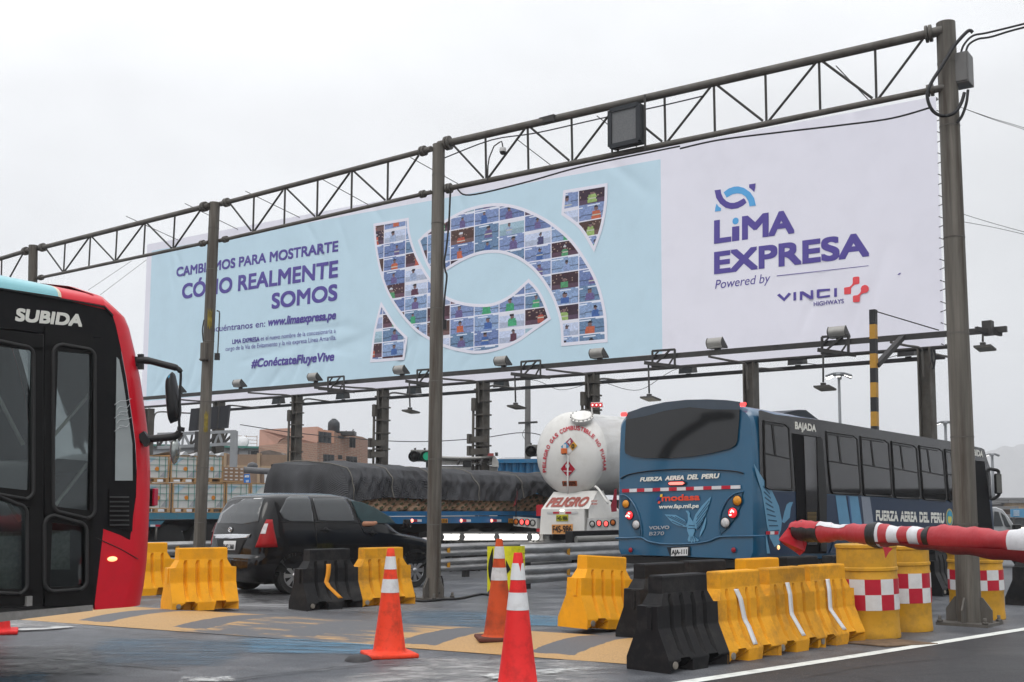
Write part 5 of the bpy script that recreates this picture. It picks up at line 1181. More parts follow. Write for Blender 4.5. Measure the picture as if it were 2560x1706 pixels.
 for w in (.2, W - .2):
  m = MB(); a = I(s0 - 2.6, w - .15, .5); m.cyl(a, a + lft * .3, .5, n=32); m.build('wheel', M('tyre_rubber', (.02, .02, .02), .8, var=.2), t, world=True, smooth_angle=40)
 # rest of the body behind the door, outside the frame
 m = MB(); m.slab([S(-76, 640), S(-76, 1560), S(-76, 1560) - f * 6, S(-76, 640) - f * 6 + UP * 0], n * -.06); m.build('side_wall', BLK, t, world=True)
 e0 = S(-76, 1300); L6 = lambda s_, z, o_=.01: Vector((e0.x, e0.y, z)) - f * s_ + n * o_
 m = MB(); m.slab([L6(.05, zb), L6(6, zb), L6(6, zb + 1.05), L6(.05, zb + 1.05)], n * .008); m.build('lower_side', RED, t, world=True)
 for k in range(4):
  m = MB(); a = .25 + 1.4 * k; m.slab([L6(a, zb + 1.2), L6(a + 1.25, zb + 1.2), L6(a + 1.25, zb + 2.25), L6(a, zb + 2.25)], n * .01); m.build('side_window', M('bus_side_glass', (.02, .022, .024), .05, spec=.6), t, world=True)
redbus()
# blue bus seen from behind, with an open rear door
def bluebus():
 az = R(42.0); f = Vector((math.sin(az), math.cos(az), -.026)).normalized(); lft = Vector((-math.cos(az), math.sin(az), 0)); up = f.cross(lft).normalized(); n = -lft; rn = -f
 C = at(1888, 1200, 17.0)                                      # on the rear right vertical edge
 S = lambda px, py, off=0.0: on_plane(px, py, C + n * off, n)   # right side
 Rr = lambda px, py, off=0.0: on_plane(px, py, C + rn * off, rn)  # rear
 org = Vector((C.x, C.y, 0)); t = empty('blue_bus', org, 'dark blue bus with an open rear door and a pale eagle on its tail', 'bus', None, math.pi / 2 - az)
 c_s = lambda p: (p - C).dot(f); c_w = lambda p: (p - C).dot(lft); c_u = lambda p: (p - C).dot(up)
 P = lambda s, w, u: C + f * s + lft * w + up * u
 BLUE = M('bus_blue_paint', (.004, .080, .165), .35, 0, var=.06, scale=1.2, coat=.9, dirt=((.02, .06, .10), .3, 1.5)); NAVY = M('bus_navy_paint', (.012, .032, .075), .3, .2, var=.05, coat=.7)
 BAND = M('bus_window_band', (.02, .02, .021), .25, var=.08, coat=.3); GLS = M('bus_dark_window', (.014, .014, .015), .04, var=.06, spec=.5, coat=.1); RUB = M('bus_window_seal', (.012, .012, .012), .5)
 LB = M('bus_light_blue_film', (.10, .26, .40), .4, var=.04, coat=.3); LB2 = M('bus_sky_blue_stripe', (.09, .25, .40), .35, coat=.4); GREY = M('bus_grey_stripe', (.20, .23, .28), .35, coat=.4)
 WL = M('white_lettering', (.72, .72, .66), .5, var=.03); SIL = M('silver_lettering', (.45, .45, .46), .3, .6)
 top = c_u(Rr(1888, 1010)); bot = c_u(Rr(1888, 1399)); wL = c_w(Rr(1541, 1210)); Lb = c_s(S(2462, 1150)); Lf = Lb + .25
 # body shell: sections along the bus
 def section(s, inset, crown=.11, dz=0, ub=None):
  rad = .26; pts = []; b_ = bot if ub is None else ub; T = top + dz
  w0, w1 = inset, wL - inset
  pts.append(P(s, w0 + .05, b_)); pts.append(P(s, w0, b_ + .1)); pts.append(P(s, w0, b_ + .9)); pts.append(P(s, w0 + .005, T - .75)); pts.append(P(s, w0 + .02, T - rad))
  for k in range(1, 6):
   a = math.pi / 2 * k / 5; pts.append(P(s, w0 + .02 + rad * (1 - math.cos(a)), T - rad + rad * math.sin(a) * .95))
  for k in range(1, 8):
   x = k / 8; pts.append(P(s, w0 + .28 + (w1 - w0 - .56) * x, T - .013 + crown * math.sin(math.pi * x)))
  for k in range(0, 6):
   a = math.pi / 2 * (5 - k) / 5; pts.append(P(s, w1 - .02 - rad * (1 - math.cos(a)), T - rad + rad * math.sin(a) * .95))
  pts += [P(s, w1, T - .75), P(s, w1, b_ + .9), P(s, w1, b_ + .1), P(s, w1 - .05, b_)]
  return pts
 m = MB(); V = m.grid([section(.012, .05, .10, -.05), section(.05, .015, .11, -.012), section(.16, .0), section(.6, 0), section(3, 0, .10), section(6, 0, .10), section(Lb - .6, 0, .10), section(Lb - .2, .0, .1, -.05), section(Lb + .05, .03, .08, -.17), section(Lf + .03, .12, .05, -.38)], cu=True)
 m.cap(V[0]); m.cap(V[-1][::-1]); m.build('body', BLUE, t, world=True, smooth_angle=35)
 lay = lambda pts, off=.012, th=.006: None
 def rear(name, px, mat, off=.02, th=.012, cm=0):
  q = [Rr(x, y, 0) for x, y in px]
  if cm: q = catmull(q, cm, True)
  m = MB(); m.slab([p + rn * off for p in q], rn * th); return m.build(name, mat, t, world=True)
 def side(name, px, mat, off=.004, th=.006, cm=0):
  q = [S(x, y, 0) for x, y in px]
  if cm: q = catmull(q, cm, True)
  m = MB(); m.slab([p + n * off for p in q], n * th); return m.build(name, mat, t, world=True)
 zr = lambda x, y: (1500 + x / 3.677, 960 + y / 3.677)
 Z = lambda *l: [zr(*p) for p in l]
 # rear panels
 # rear window with dark upper cap
 rw = Z((248, 300), (262, 264), (400, 218), (600, 172), (800, 150), (1000, 146), (1180, 156), (1290, 172), (1286, 300), (1268, 520), (1250, 566), (1200, 596), (1050, 636), (850, 670), (650, 685), (430, 684), (300, 668), (240, 640), (232, 600), (238, 460))
 RWIN = M('bus_rear_window', (.010, .011, .012), .045, var=.06, spec=.5, coat=.1)
 m = MB(); m.slab([Rr(x, y) + rn * .008 for x, y in rw], rn * .012); m.build('rear_window', RWIN, t, world=True)
 rear('roof_cap', Z((262, 268), (400, 216), (600, 170), (800, 148), (1000, 144), (1180, 152), (1296, 168), (1288, 238), (1050, 236), (830, 216), (600, 250), (420, 300), (248, 330)), M('bus_cap_dark_blue', (.030, .045, .065), .25, .1, coat=.6), .012, .012)
 for k, (x, w) in enumerate(((232, 1), (1328, 1))):
  q = Z((x - 26, 280 if k == 0 else 190), (x - 16, 264 if k == 0 else 174), (x + 24, 262 if k == 0 else 172), (x + 28, 282 if k == 0 else 190), (x + 18, 300 if k == 0 else 212), (x - 20, 302 if k == 0 else 214))
  rear('roof_lamp', q, M('tail_red_lit', (1, .06, .06), .2, emit=1.6), .03, .02)
 # hood seam, the arch over the lettering, and lower bumper crease
 def seam(name, px, r, mat, off=.03):
  m = MB(); m.tube(catmull([Rr(x, y, off) for x, y in px], 5), r, 6); m.build(name, mat, t, world=True, smooth_angle=60)
 SEAM = M('bus_panel_gap', (.006, .012, .02), .6)
 seam('hood_seam', Z((190, 872), (260, 836), (420, 806), (650, 788), (900, 786), (1130, 796), (1250, 806), (1318, 824)), .011, SEAM, .008)
 seam('bumper_crease', Z((146, 1418), (260, 1418), (380, 1414), (440, 1446), (560, 1470), (700, 1474), (860, 1468), (1000, 1446), (1090, 1410), (1200, 1402), (1390, 1400), (1520, 1396)), .016, BLUE, .006)
 seam('corner_crease', Z((186, 1024), (240, 1030), (300, 1090), (352, 1200), (380, 1330), (384, 1408)), .013, BLUE, .004)
 seam('corner_crease', Z((1318, 990), (1240, 1010), (1170, 1070), (1115, 1180), (1098, 1300), (1104, 1396)), .013, BLUE, .004)
 DK = M('bus_tail_dark_blue', (.009, .055, .105), .3, 0, coat=.5)
 rear('lamp_recess', Z((190, 1040), (240, 1044), (300, 1100), (350, 1210), (374, 1330), (374, 1400), (330, 1370), (270, 1270), (215, 1160)), DK, .006, .006)
 rear('lamp_recess', Z((1310, 1000), (1240, 1024), (1180, 1080), (1130, 1190), (1108, 1300), (1112, 1380), (1160, 1340), (1240, 1240), (1300, 1110)), DK, .006, .006)
 for x, y, r, mt, nm in ((238, 1104, 36, M('tail_amber', (.62, .25, .02), .2, var=.25, scale=30), 'indicator_lamp'), (272, 1208, 38, M('tail_red_lens', (.85, .03, .04), .2, emit=.55, var=.3, scale=30), 'brake_lamp'), (332, 1294, 38, M('tail_clear_lens', (.5, .5, .5), .15, var=.3, scale=30), 'reversing_lamp'),
       (1262, 1074, 44, MATS['tail_amber'], 'indicator_lamp'), (1220, 1186, 46, MATS['tail_red_lens'], 'brake_lamp'), (1152, 1276, 44, MATS['tail_clear_lens'], 'reversing_lamp')):
  c = Rr(*zr(x, y), .02); rad = r / 3.677 / F_PX * c.y * 1.02
  m = MB(); m.lathe([(.001, .035), (rad * .6, .028), (rad * .93, .012), (rad, .0)], m4=Matrix.Translation(c) @ Matrix((lft, up, rn)).transposed().to_4x4(), n=24); o = m.build(nm, mt, t, world=True, smooth_angle=70)
  m = MB(); m.tube([c + lft * (rad * 1.05 * math.cos(a)) + up * (rad * 1.05 * math.sin(a)) for a in (2 * math.pi * k / 24 for k in range(25))], .008, 6); m.build('lamp_rim', RUB, o, world=False); 
  for q in t.children: pass
  rim = [x_ for x_ in o.children][-1]; rim.data.transform(parent_frame(o).inverted())
  if nm == 'brake_lamp':
   rr_ = random.Random(int(x)); spot = M('led_white_red', (1, .5, .45), .3, emit=2.0)
   for k in range(7):
    a, q = rr_.uniform(0, 6.3), rad * rr_.uniform(.1, .7); cc = c + lft * (q * math.cos(a)) + up * (q * math.sin(a)) + rn * .035
    m = MB(); m.lathe([(.014, 0), (.010, .006), (.001, .008)], m4=Matrix.Translation(cc) @ Matrix((lft, up, rn)).transposed().to_4x4(), n=8); e = m.build('led', spot, o); e.data.transform(parent_frame(o).inverted())
 rear('high_brake_lamp', Z((640, 916), (660, 904), (770, 902), (782, 914), (765, 928), (655, 930)), M('tail_bar_lit', (1, .16, .13), .2, emit=1.8), .02, .02)
 rear('brake_lamp_housing', Z((622, 918), (650, 894), (780, 892), (802, 914), (775, 936), (650, 940)), SEAM, .008, .008)
 xs = [206, 274, 342, 412, 486, 558, 636, 710, 792, 868, 952, 1030, 1118, 1204, 1294]
 for k in range(14):
  a, b_ = xs[k], xs[k + 1]; ya = 968 - 36 * (a - 206) / 1088; yb = 968 - 36 * (b_ - 206) / 1088
  rear('reflective_tape', Z((a, ya), (b_, yb), (b_, yb + 31), (a, ya + 31)), M('tape_red', (.42, .012, .03), .4) if k % 2 == 0 else M('tape_white', (.6, .6, .62), .4), .008, .003)
 def rtext(body, a, b_, c, mat, bold=0, slant=0, name='lettering'):
  x, y0, y1 = c; h = (Rr(*zr(x, y0)) - Rr(*zr(x, y1))).length
  return text(name, body, Rr(*zr(*a)), Rr(*zr(*b_)), h, rn, mat, t, bold, slant, .010, up=up)
 rtext('FUERZA', (374, 899), (580, 891), (480, 856, 894), WL, .05, .25); rtext('AEREA', (603, 889), (782, 881), (700, 846, 886), WL, .05, .25); rtext('DEL', (806, 881), (914, 877), (860, 832, 878), WL, .05, .25); rtext('PERU', (938, 875), (1100, 867), (1020, 826, 870), WL, .05, .25)
 rtext('modasa', (574, 1080), (918, 1070), (640, 1020, 1078), M('lettering_orange_red', (.72, .07, .03), .4), .045)
 rtext('www.fap.mil.pe', (546, 1148), (912, 1140), (760, 1106, 1144), WL, .035, .12)
 rtext('VOLVO', (456, 1340), (640, 1334), (500, 1308, 1338), SIL, .045); rtext('B270', (456, 1394), (594, 1390), (500, 1362, 1394), SIL, .01, .15)
 for q, mt in ((Z((560, 1016), (578, 1014), (576, 1040), (552, 1042)), M('logo_yellow', (.75, .45, .03), .4)), (Z((548, 1030), (556, 1040), (548, 1064), (516, 1078), (526, 1050)), M('logo_blue', (.02, .06, .25), .4)), (Z((540, 1078), (560, 1080), (552, 1102), (534, 1100)), MATS['lettering_orange_red'])):
  rear('logo_mark', q, mt, .008, .003)
 # eagle film
 E = [((804, 1290), (780, 1250), (700, 1205), (595, 1200), (618, 1222), (640, 1250), (670, 1280), (712, 1300), (762, 1312), (800, 1318)),
    ((858, 1260), (880, 1200), (940, 1120), (1022, 1036), (1010, 1090), (985, 1170), (955, 1240), (925, 1300), (890, 1340), (870, 1320)),
    ((788, 1166), (812, 1166), (830, 1190), (826, 1220), (848, 1252), (876, 1300), (872, 1360), (856, 1400), (820, 1396), (804, 1350), (802, 1290), (812, 1250), (808, 1196)),
    ((818, 1398), (862, 1398), (912, 1436), (896, 1452), (880, 1440), (872, 1462), (856, 1444), (846, 1464), (834, 1446), (818, 1452), (808, 1434)),
    ((974, 1224), (978, 1260), (962, 1330), (930, 1390), (918, 1410), (922, 1370), (948, 1300))]
 for e in E: rear('eagle_film', Z(*e), LB, .006, .002)
 FEA = M('eagle_feather_line', (.02, .07, .13), .5)
 for a, b_ in [((620, 1216), (790, 1300)), ((650, 1216), (795, 1290)), ((690, 1220), (798, 1280)), ((660, 1262), (760, 1306)), ((1005, 1075), (890, 1230)), ((1000, 1110), (885, 1260)), ((985, 1160), (885, 1290)), ((965, 1215), (888, 1310)), ((940, 1265), (888, 1330)), ((810, 1330), (872, 1330)), ((815, 1300), (870, 1305)), ((838, 1405), (836, 1440)), ((850, 1402), (858, 1440)), ((864, 1405), (884, 1440))]:
  m = MB(); m.bar(Rr(*zr(*a), .0095), Rr(*zr(*b_), .0095), .012, .003, up=rn); m.build('feather_line', FEA, t, world=True)
 # number plate, bumper lamps, bumper
 zq = lambda x, y: (1540 + x / 3.677, 1280 + y / 3.677)
 Q = lambda *l: [zq(*p) for p in l]
 rear('plate_recess', Q((470, 326), (682, 316), (688, 404), (640, 412), (500, 412)), SEAM, .006, .004)
 rear('number_plate', Q((516, 334), (668, 326), (664, 402), (512, 408)), M('plate_white', (.62, .62, .62), .4), .014, .006)
 h = (Rr(*zq(590, 346)) - Rr(*zq(590, 390))).length; text('plate_lettering', 'AJA-111', Rr(*zq(520, 394)), Rr(*zq(658, 388)), h, rn, M('plate_black', (.01, .01, .012), .5), t, .03, 0, .022, up=up)
 for x in (133, 1080):
  c = Rr(*zq(x, 352), .016); m = MB(); m.lathe([(.001, .012), (.035, .008), (.04, 0)], m4=Matrix.Translation(c) @ Matrix((lft, up, rn)).transposed().to_4x4(), n=16); m.build('bumper_reflector', M('reflector_red', (.25, .008, .02), .2), t, world=True)
 m = MB(); m.slab([P(.06, .08, bot - .02), P(.06, wL - .08, bot - .02), P(3, wL - .08, bot - .02), P(3, .08, bot - .02)], up * -.12); m.build('undercarriage', RUB, t, world=True)
 # right side
 zs = lambda x, y: (1920 + x / 3.677, 960 + y / 3.677)
 T_ = lambda *l: [zs(*p) for p in l]
 side('window_band', [(1896, 1028), (1900, 1026)] + T_((60, 282), (500, 335), (1000, 420), (1668, 528), (1700, 535), (1960, 590), (1985, 604), (2010, 690), (2035, 760), (2045, 850), (2055, 1060), (1700, 1090), (1650, 1075), (1150, 1050), (860, 1030), (530, 1012), (240, 990), (0, 972)) + [(1910, 1222), (1900, 1212)], BAND, .003, .005)
 side('lower_panel', [(1921, 1228)] + T_((20, 985), (250, 996), (250, 1330), (250, 1560)) + [(1960, 1388), (1921, 1388)], NAVY, .003, .004)
 side('lower_panel', T_((530, 1022), (860, 1034), (1150, 1054), (1650, 1080), (1700, 1094), (2055, 1066), (2075, 1330), (2080, 1480), (1200, 1540), (530, 1560)), NAVY, .003, .004)
 wins = [((-45, 345), (140, 374), (180, 410), (215, 960), (200, 976), (0, 962), (-30, 950), (-40, 700)),
   ((530, 445), (770, 480), (808, 510), (845, 990), (830, 1016), (590, 1000), (572, 985), (550, 760)),
   ((845, 490), (1060, 522), (1098, 552), (1132, 1010), (1118, 1034), (890, 1022), (876, 1006), (862, 800)),
   ((1130, 535), (1320, 568), (1355, 596), (1390, 1030), (1378, 1054), (1172, 1044), (1158, 1028), (1146, 800)),
   ((1385, 572), (1560, 600), (1596, 626), (1632, 1048), (1620, 1074), (1436, 1060), (1420, 1044), (1404, 820)),
   ((1622, 606), (1760, 628), (1800, 650), (1830, 1070), (1815, 1090), (1668, 1078), (1655, 1062), (1640, 840))]
 for w in wins:
  q = catmull([S(*zs(*p)) for p in w], 1, True); c = sum(q, Vector()) / len(q)
  m = MB(); m.slab([p + n * .009 for p in q], n * .006); o = m.build('side_window', GLS, t, world=True)
  m = MB(); rp = [c + (p - c) * 1.01 + n * .016 for p in q]; m.tube(rp + [rp[0]], .015, 6); e = m.build('window_frame', RUB, o, smooth_angle=60); e.data.transform(parent_frame(o).inverted())
  a0, a1, b1 = [S(*zs(*p)) for p in (w[0], w[1], w[3])]; L0 = S(*zs(*w[0])); L1 = S(*zs(*w[5]))
  ya = w[0][1] + (w[6][1] - w[0][1]) * .50; yb = w[3][1] - (w[3][1] - w[2][1]) * .50
  m = MB(); m.bar(S(*zs(w[0][0] + 15, ya - 8), .018), S(*zs(w[3][0] - 18, yb + 4), .018), .02, .012, up=n); 
  xm = (w[0][0] + w[1][0]) / 2 + 0; ym0 = (w[0][1] + w[1][1]) / 2 + 12; 
  m.bar(S(*zs(xm - 8, ym0), .018), S(*zs(xm + 22, (ya + yb) / 2), .018), .05, .012, up=n); m.bar(S(*zs(w[0][0] + 6, w[0][1] + 16), .018), S(*zs(w[1][0], w[1][1] + 16), .018), .018, .012, up=n)
  e = m.build('slider_frame', RUB, o); e.data.transform(parent_frame(o).inverted())
 side('sign_lettering_back', T_((200, 330), (490, 370), (490, 460), (205, 440)), BAND, .004, .005)
 h = (S(*zs(330, 352)) - S(*zs(330, 420))).length; text('exit_lettering', 'BAJADA', S(*zs(242, 416)), S(*zs(434, 443)), h, n, WL, t, .05, 0, .012, up=up)
 # rear door: an open dark doorway with its folded leaf
 DD = M('doorway_black', (.004, .004, .005), .7, spec=.1); m = MB()
 side('doorway', T_((212, 455), (480, 492), (530, 1010), (530, 1560), (262, 1560), (250, 990)), DD, .010, .004)
 side('door_leaf', T_((316, 480), (430, 494), (436, 900), (440, 1480), (350, 1480), (330, 860)), M('door_leaf_glass', (.035, .035, .037), .06, spec=.9), .02, .008)
 side('door_edge', T_((430, 494), (480, 500), (520, 1010), (520, 1540), (470, 1540), (440, 900)), RUB, .02, .02)
 for y in range(1180, 1330, 12): side('door_step', T_((346, y), (428, y), (428, y + 5), (346, y + 5)), M('door_yellow_line', (.16, .10, .02), .6), .03, .003)
 # stripes and lettering
 for q, mt in ((((616, 1026), (708, 1030), (752, 1300), (650, 1290)), LB2), (((742, 1032), (820, 1036), (862, 1310), (772, 1300)), LB2), (((852, 1036), (930, 1040), (970, 1312), (880, 1306)), GREY), (((725, 1028), (742, 1030), (780, 1310), (760, 1310)), M('bus_mid_blue_stripe', (.02, .08, .2), .35, coat=.4))):
  side('stripe', T_(*q), mt, .008, .003)
 for body, x0, x1 in (('FUERZA', 990, 1190), ('AEREA', 1214, 1364), ('DEL', 1390, 1474), ('PERU', 1496, 1614)):
  yb = lambda x: 1257 + (x - 990) * .040; h = (S(*zs(x0, yb(x0) - 96)) - S(*zs(x0, yb(x0)))).length
  text('side_lettering', body, S(*zs(x0, yb(x0))), S(*zs(x1, yb(x1))), h, n, WL, t, .05, 0, .010, up=up)
 GAP = [((985, 1190), (1620, 1214), (1620, 1219), (985, 1195))]
 for g_ in GAP: side('lettering_gap', T_(*g_), NAVY, .0155, .002)
 c = (1664, 1232)
 for k, (r, mt) in enumerate(((1.0, M('crest_gold', (.42, .33, .12), .4)), (.84, M('crest_teal', (.05, .25, .33), .4)), (.5, M('crest_yellow', (.55, .5, .08), .4)))):
  side('crest', [zs(c[0] + 34 * r * math.cos(a), c[1] + (0 if k < 2 else 14) + 86 * r * math.sin(a) * (1 if k < 2 else .9)) for a in (2 * math.pi * j / 20 for j in range(20))], mt, .008 + .003 * k, .002)
 side('crest', [zs(c[0] + 14 * math.cos(a), c[1] - 34 + 22 * math.sin(a)) for a in (2 * math.pi * j / 12 for j in range(12))], M('crest_blue', (.03, .30, .5), .4), .018, .002)
 # eagle on the side, behind the door
 ZQ = lambda *l: [zr(*p) for p in l]
 for e in (((1410, 735), (1450, 800), (1500, 880), (1580, 990), (1640, 1120), (1668, 1260), (1660, 1340), (1640, 1400), (1650, 1470), (1600, 1500), (1560, 1420), (1530, 1300), (1510, 1150), (1480, 980), (1440, 860)),
     ((1772, 1086), (1750, 1140), (1740, 1230), (1690, 1280), (1670, 1270), (1690, 1180), (1712, 1110), (1740, 1088)),
     ((1520, 1380), (1545, 1480), (1560, 1560), (1530, 1560), (1522, 1470))):
  q = [S(*zr(*p)) for p in e]; m = MB(); m.slab([p + n * .006 for p in q], n * .002); m.build('eagle_film', LB, t, world=True)
 for k in range(9):
  a = (1500 + k * 8, 940 + k * 52); b_ = (1560 + k * 11, 1010 + k * 42); m = MB(); m.bar(S(*zr(*a), .0095), S(*zr(*b_), .0095), .02, .003, up=n); m.build('feather_line', FEA, t, world=True)
 for k in range(3): side('marker_tape', ZQ((1520 + 38 * k, 1356), (1558 + 38 * k, 1355), (1558 + 38 * k, 1384), (1520 + 38 * k, 1386)), MATS['tape_red'] if k != 1 else MATS['tape_white'], .010, .003)
 c = S(*zr(1640, 1504), .012); m = MB(); m.lathe([(.001, .02), (.03, .01), (.035, 0)], m4=Matrix.Translation(c) @ Matrix((f, up, n)).transposed().to_4x4(), n=14); m.build('marker_lamp', M('marker_amber_lit', (1, .55, .25), .3, emit=2.2), t, world=True)
 # wheels: arch seen under the boom
 TY = M('tyre_rubber', (.02, .02, .02), .8, var=.2); HUB = M('wheel_rim_steel', (.25, .25, .25), .35, .7)
 for s in (c_s(S(2112, 1390)), Lb - 1.9):
  for w in (.02, wL - .30):
   a = C + f * s + lft * w; a = Vector((a.x, a.y, .50)); m = MB(); m.cyl(a, a + lft * .28, .50, n=36); o = m.build('wheel', TY, t, world=True, smooth_angle=40)
   a2 = a - lft * .005 if w < 1 else a + lft * .285; m = MB(); m.lathe([(.30, 0), (.27, -.02), (.12, -.03), (.10, .02), (.001, .03)], m4=Matrix.Translation(a2) @ Matrix((f, up, n if w < 1 else lft)).transposed().to_4x4(), n=24); e = m.build('rim', HUB, o, smooth_angle=40); e.data.transform(parent_frame(o).inverted())
  a = C + f * s + n * .006; m = MB(); rows = [[Vector((a.x, a.y, .50)) + f * ((.60 + k * .05) * math.cos(x)) + UP * ((.60 + k * .05) * math.sin(x)) + n * (.02 * k) for x in (math.pi * j / 20 for j in range(21))] for k in (0, 1)]; m.grid(rows); m.build('wheel_arch', BLUE, t, world=True)
 # roof hatch, front door, mirrors at the far end
 s_a, s_b = c_s(S(2020, 1030)), c_s(S(2036, 1040)) 
 q = [S(1946, 1024, -.5), S(1990, 1014, -.5), S(2008, 1013, -.5), S(2041, 1032, -.5)]; m = MB(); bs = [p + up * 0 for p in q]
 base_u = top + .02; ss = [c_s(p) for p in q]; hh = [base_u + .6 * (c_u(p) - base_u) for p in q]
 m.slab([P(ss[0], .45, base_u), P(ss[1], .45, hh[1]), P(ss[2], .45, hh[2]), P(ss[3], .45, base_u)], lft * .75); m.build('roof_hatch', M('bus_roof_hatch', (.012, .018, .026), .5), t, world=True)
 side('front_doorway', T_((1880, 705), (1985, 712), (2010, 900), (2060, 1330), (1900, 1330), (1890, 900)), DD, .009, .004)
 h = (S(*zs(1900, 604)) - S(*zs(1900, 662))).length; text('entry_lettering', 'SUBIDA', S(*zs(1838, 650)), S(*zs(1970, 676)), h, n, WL, t, .05, 0, .012, up=up)
 Ym = S(2462, 1200).y + .25; At = lambda px, py, dy=0: at(px, py, Ym + dy)
 m = MB(); m.tube(catmull([At(2470, 1172), At(2482, 1174), At(2494, 1177), At(2497, 1186), At(2498, 1230), At(2495, 1240), At(2482, 1248), At(2474, 1247)], 5), .035, 8); m.build('mirror_arm', RUB, t, world=True, smooth_angle=60)
 m = MB(); c_ = At(2495, 1210, -.1); m.box(None, (.14, .10, .42), M4=Matrix.Translation(c_) @ Matrix.Rotation(R(10), 4, 'Z'), bev=.03); m.build('mirror_housing', RUB, t, world=True)
 m = MB(); m.box(None, (.115, .02, .37), M4=Matrix.Translation(c_ + Vector((0, -.05, 0))) @ Matrix.Rotation(R(10), 4, 'Z')); m.build('mirror_glass', M('mirror_dim_glass', (.12, .12, .11), .1, .5), t, world=True)
bluebus()
# black minivan
def interp(T, z):
 if z <= T[0][0]: return T[0][1]
 for (a, va), (b, vb) in zip(T, T[1:]):
  if a <= z <= b: return va + (vb - va) * (z - a) / (b - a)
 return T[-1][1]
z4 = lambda x, y: (500 + x / 3.677, 950 + y / 3.677)
z5 = lambda x, y: (500 + x / 3.677, 1280 + y / 3.677)
z6 = lambda x, y: (960 + x / 3.677, 950 + y / 3.677)
z2 = lambda x, y: (x / 3.677, 1000 + y / 3.677)
def subpart(o, parent, name, mb, mat, sm=None):
 e = mb.build(name, mat, o, smooth_angle=sm); e.data.transform(parent_frame(o).inverted()); return e
def minivan():
 az = R(47); f = Vector((math.sin(az), math.cos(az), 0)); rt = Vector((math.cos(az), -math.sin(az), 0)); lf = -rt
 org = ground(733, 1487) - f * .82 - rt * .80
 t = empty('minivan', org, 'black minivan with tinted windows and red tail lamps behind the barriers', 'car', None, math.pi / 2 - az)
 PAINT = M('van_black_paint', (.004, .004, .005), .14, var=.05, coat=.45, spec=.15, dirt=((.03, .028, .026), .35, 2)); GLS = M('van_tinted_glass', (.048, .053, .057), .03, var=.2, scale=2, spec=.5, coat=.3); TRIM = M('van_trim_black', (.006, .006, .006), .5)
 XR = [(.22, .16), (.30, .06), (.45, -.01), (.60, .0), (.66, .05), (.80, .06), (.98, .08), (1.05, .09), (1.3, .16), (1.5, .25), (1.56, .29), (1.60, .34), (1.645, .52), (1.665, .8)]
 XF = [(.22, 3.80), (.45, 3.95), (.62, 3.97), (.78, 3.90), (.86, 3.70), (.92, 3.40), (.97, 3.06), (1.0, 3.0), (1.15, 2.80), (1.35, 2.50), (1.5, 2.26), (1.56, 2.14), (1.60, 2.04), (1.645, 1.85), (1.665, 1.6)]
 WW = [(.22, .74), (.30, .78), (.5, .815), (.78, .825), (.92, .82), (.98, .81), (1.3, .745), (1.5, .69), (1.56, .66), (1.60, .615), (1.645, .49), (1.665, .25)]
 P = lambda x, y, z: org + f * x + lf * y + UP * z
 def outline(z):
  x0, x1, w = interp(XR, z), interp(XF, z), interp(WW, z); out = []; r0 = min(.20, w * .6); r1 = .42 if z < .97 else .30; r1 = min(r1, w * .6)
  for cx, cy, r, a0 in ((x1 - r1, w - r1, r1, 90), (x0 + r0, w - r0, r0, 180 - 0)):
   pass
  def arc(cx, cy, r, a, b, n=5):
   return [(cx + r * math.cos(R(a + (b - a) * k / n)), cy + r * math.sin(R(a + (b - a) * k / n))) for k in range(n + 1)]
  pts = arc(x1 - r1, -w + r1, r1, 0, -90)
  pts += [(x1 - r1 - (x1 - r1 - x0 - r0) * k / 8, -w) for k in range(1, 8)]
  pts += arc(x0 + r0, -w + r0, r0, -90, -180) + [(x0 - .02, -w * .4), (x0 - .025, 0), (x0 - .02, w * .4)] + arc(x0 + r0, w - r0, r0, 180, 90)
  pts += [(x0 + r0 + (x1 - r1 - x0 - r0) * k / 8, w) for k in range(1, 8)]
  pts += arc(x1 - r1, w - r1, r1, 90, 0) + [(x1 + .03, w * .4), (x1 + .035, 0), (x1 + .03, -w * .4)]
  return [P(x, y, z) for x, y in pts]
 zl = [.22, .26, .30, .38, .45, .52, .60, .63, .66, .72, .80, .86, .92, .955, .97, 1.0, 1.1, 1.2, 1.3, 1.4, 1.5, 1.56, 1.60, 1.645, 1.665]
 m = MB(); V = m.grid([outline(z) for z in zl], cu=True); m.cap(V[0][::-1]); m.cap(V[-1]); m.build('body', PAINT, t, world=True, smooth_angle=32)
 side_n = rt; sp0 = P(1.5, -.76, 1)
 def SV(px, py):
  p = on_plane(px, py, sp0, side_n); d = p - org; return d.dot(f), d.z
 def conform(name, q, surf, mat, out):
  zs_ = sorted(set([min(p[1] for p in q) + 1e-4, max(p[1] for p in q) - 1e-4] + [p[1] + 1e-4 for p in q] + [z for z in np.arange(.6, 1.6, .04)])); zs_ = [z for z in zs_ if min(p[1] for p in q) < z < max(p[1] for p in q)]
  rows = []
  for z in zs_:
   xs = [q[i][0] + (q[(i + 1) % len(q)][0] - q[i][0]) * (z - q[i][1]) / (q[(i + 1) % len(q)][1] - q[i][1]) for i in range(len(q)) if (q[i][1] > z) != (q[(i + 1) % len(q)][1] > z)]
   rows.append([surf(min(xs) + (max(xs) - min(xs)) * k / 14, z) for k in range(15)])
  m = MB(); m.grid(rows); o = m.build(name, mat, t, world=True, smooth_angle=60); md = o.modifiers.new('s', 'SOLIDIFY'); md.thickness = .004; md.offset = 0; return o
 def side_panel(name, pts, mat, off=.008, th=.005, cm=1, z=z4):
  q = [SV(*z(*p)) for p in pts]; return conform(name, q, lambda x, zz: P(x, -(interp(WW, zz) + off), zz), mat, rt)
 def RV(px, py):
  p = on_plane(px, py, P(.12, 0, 1), -f); d = p - org; return d.dot(lf), d.z
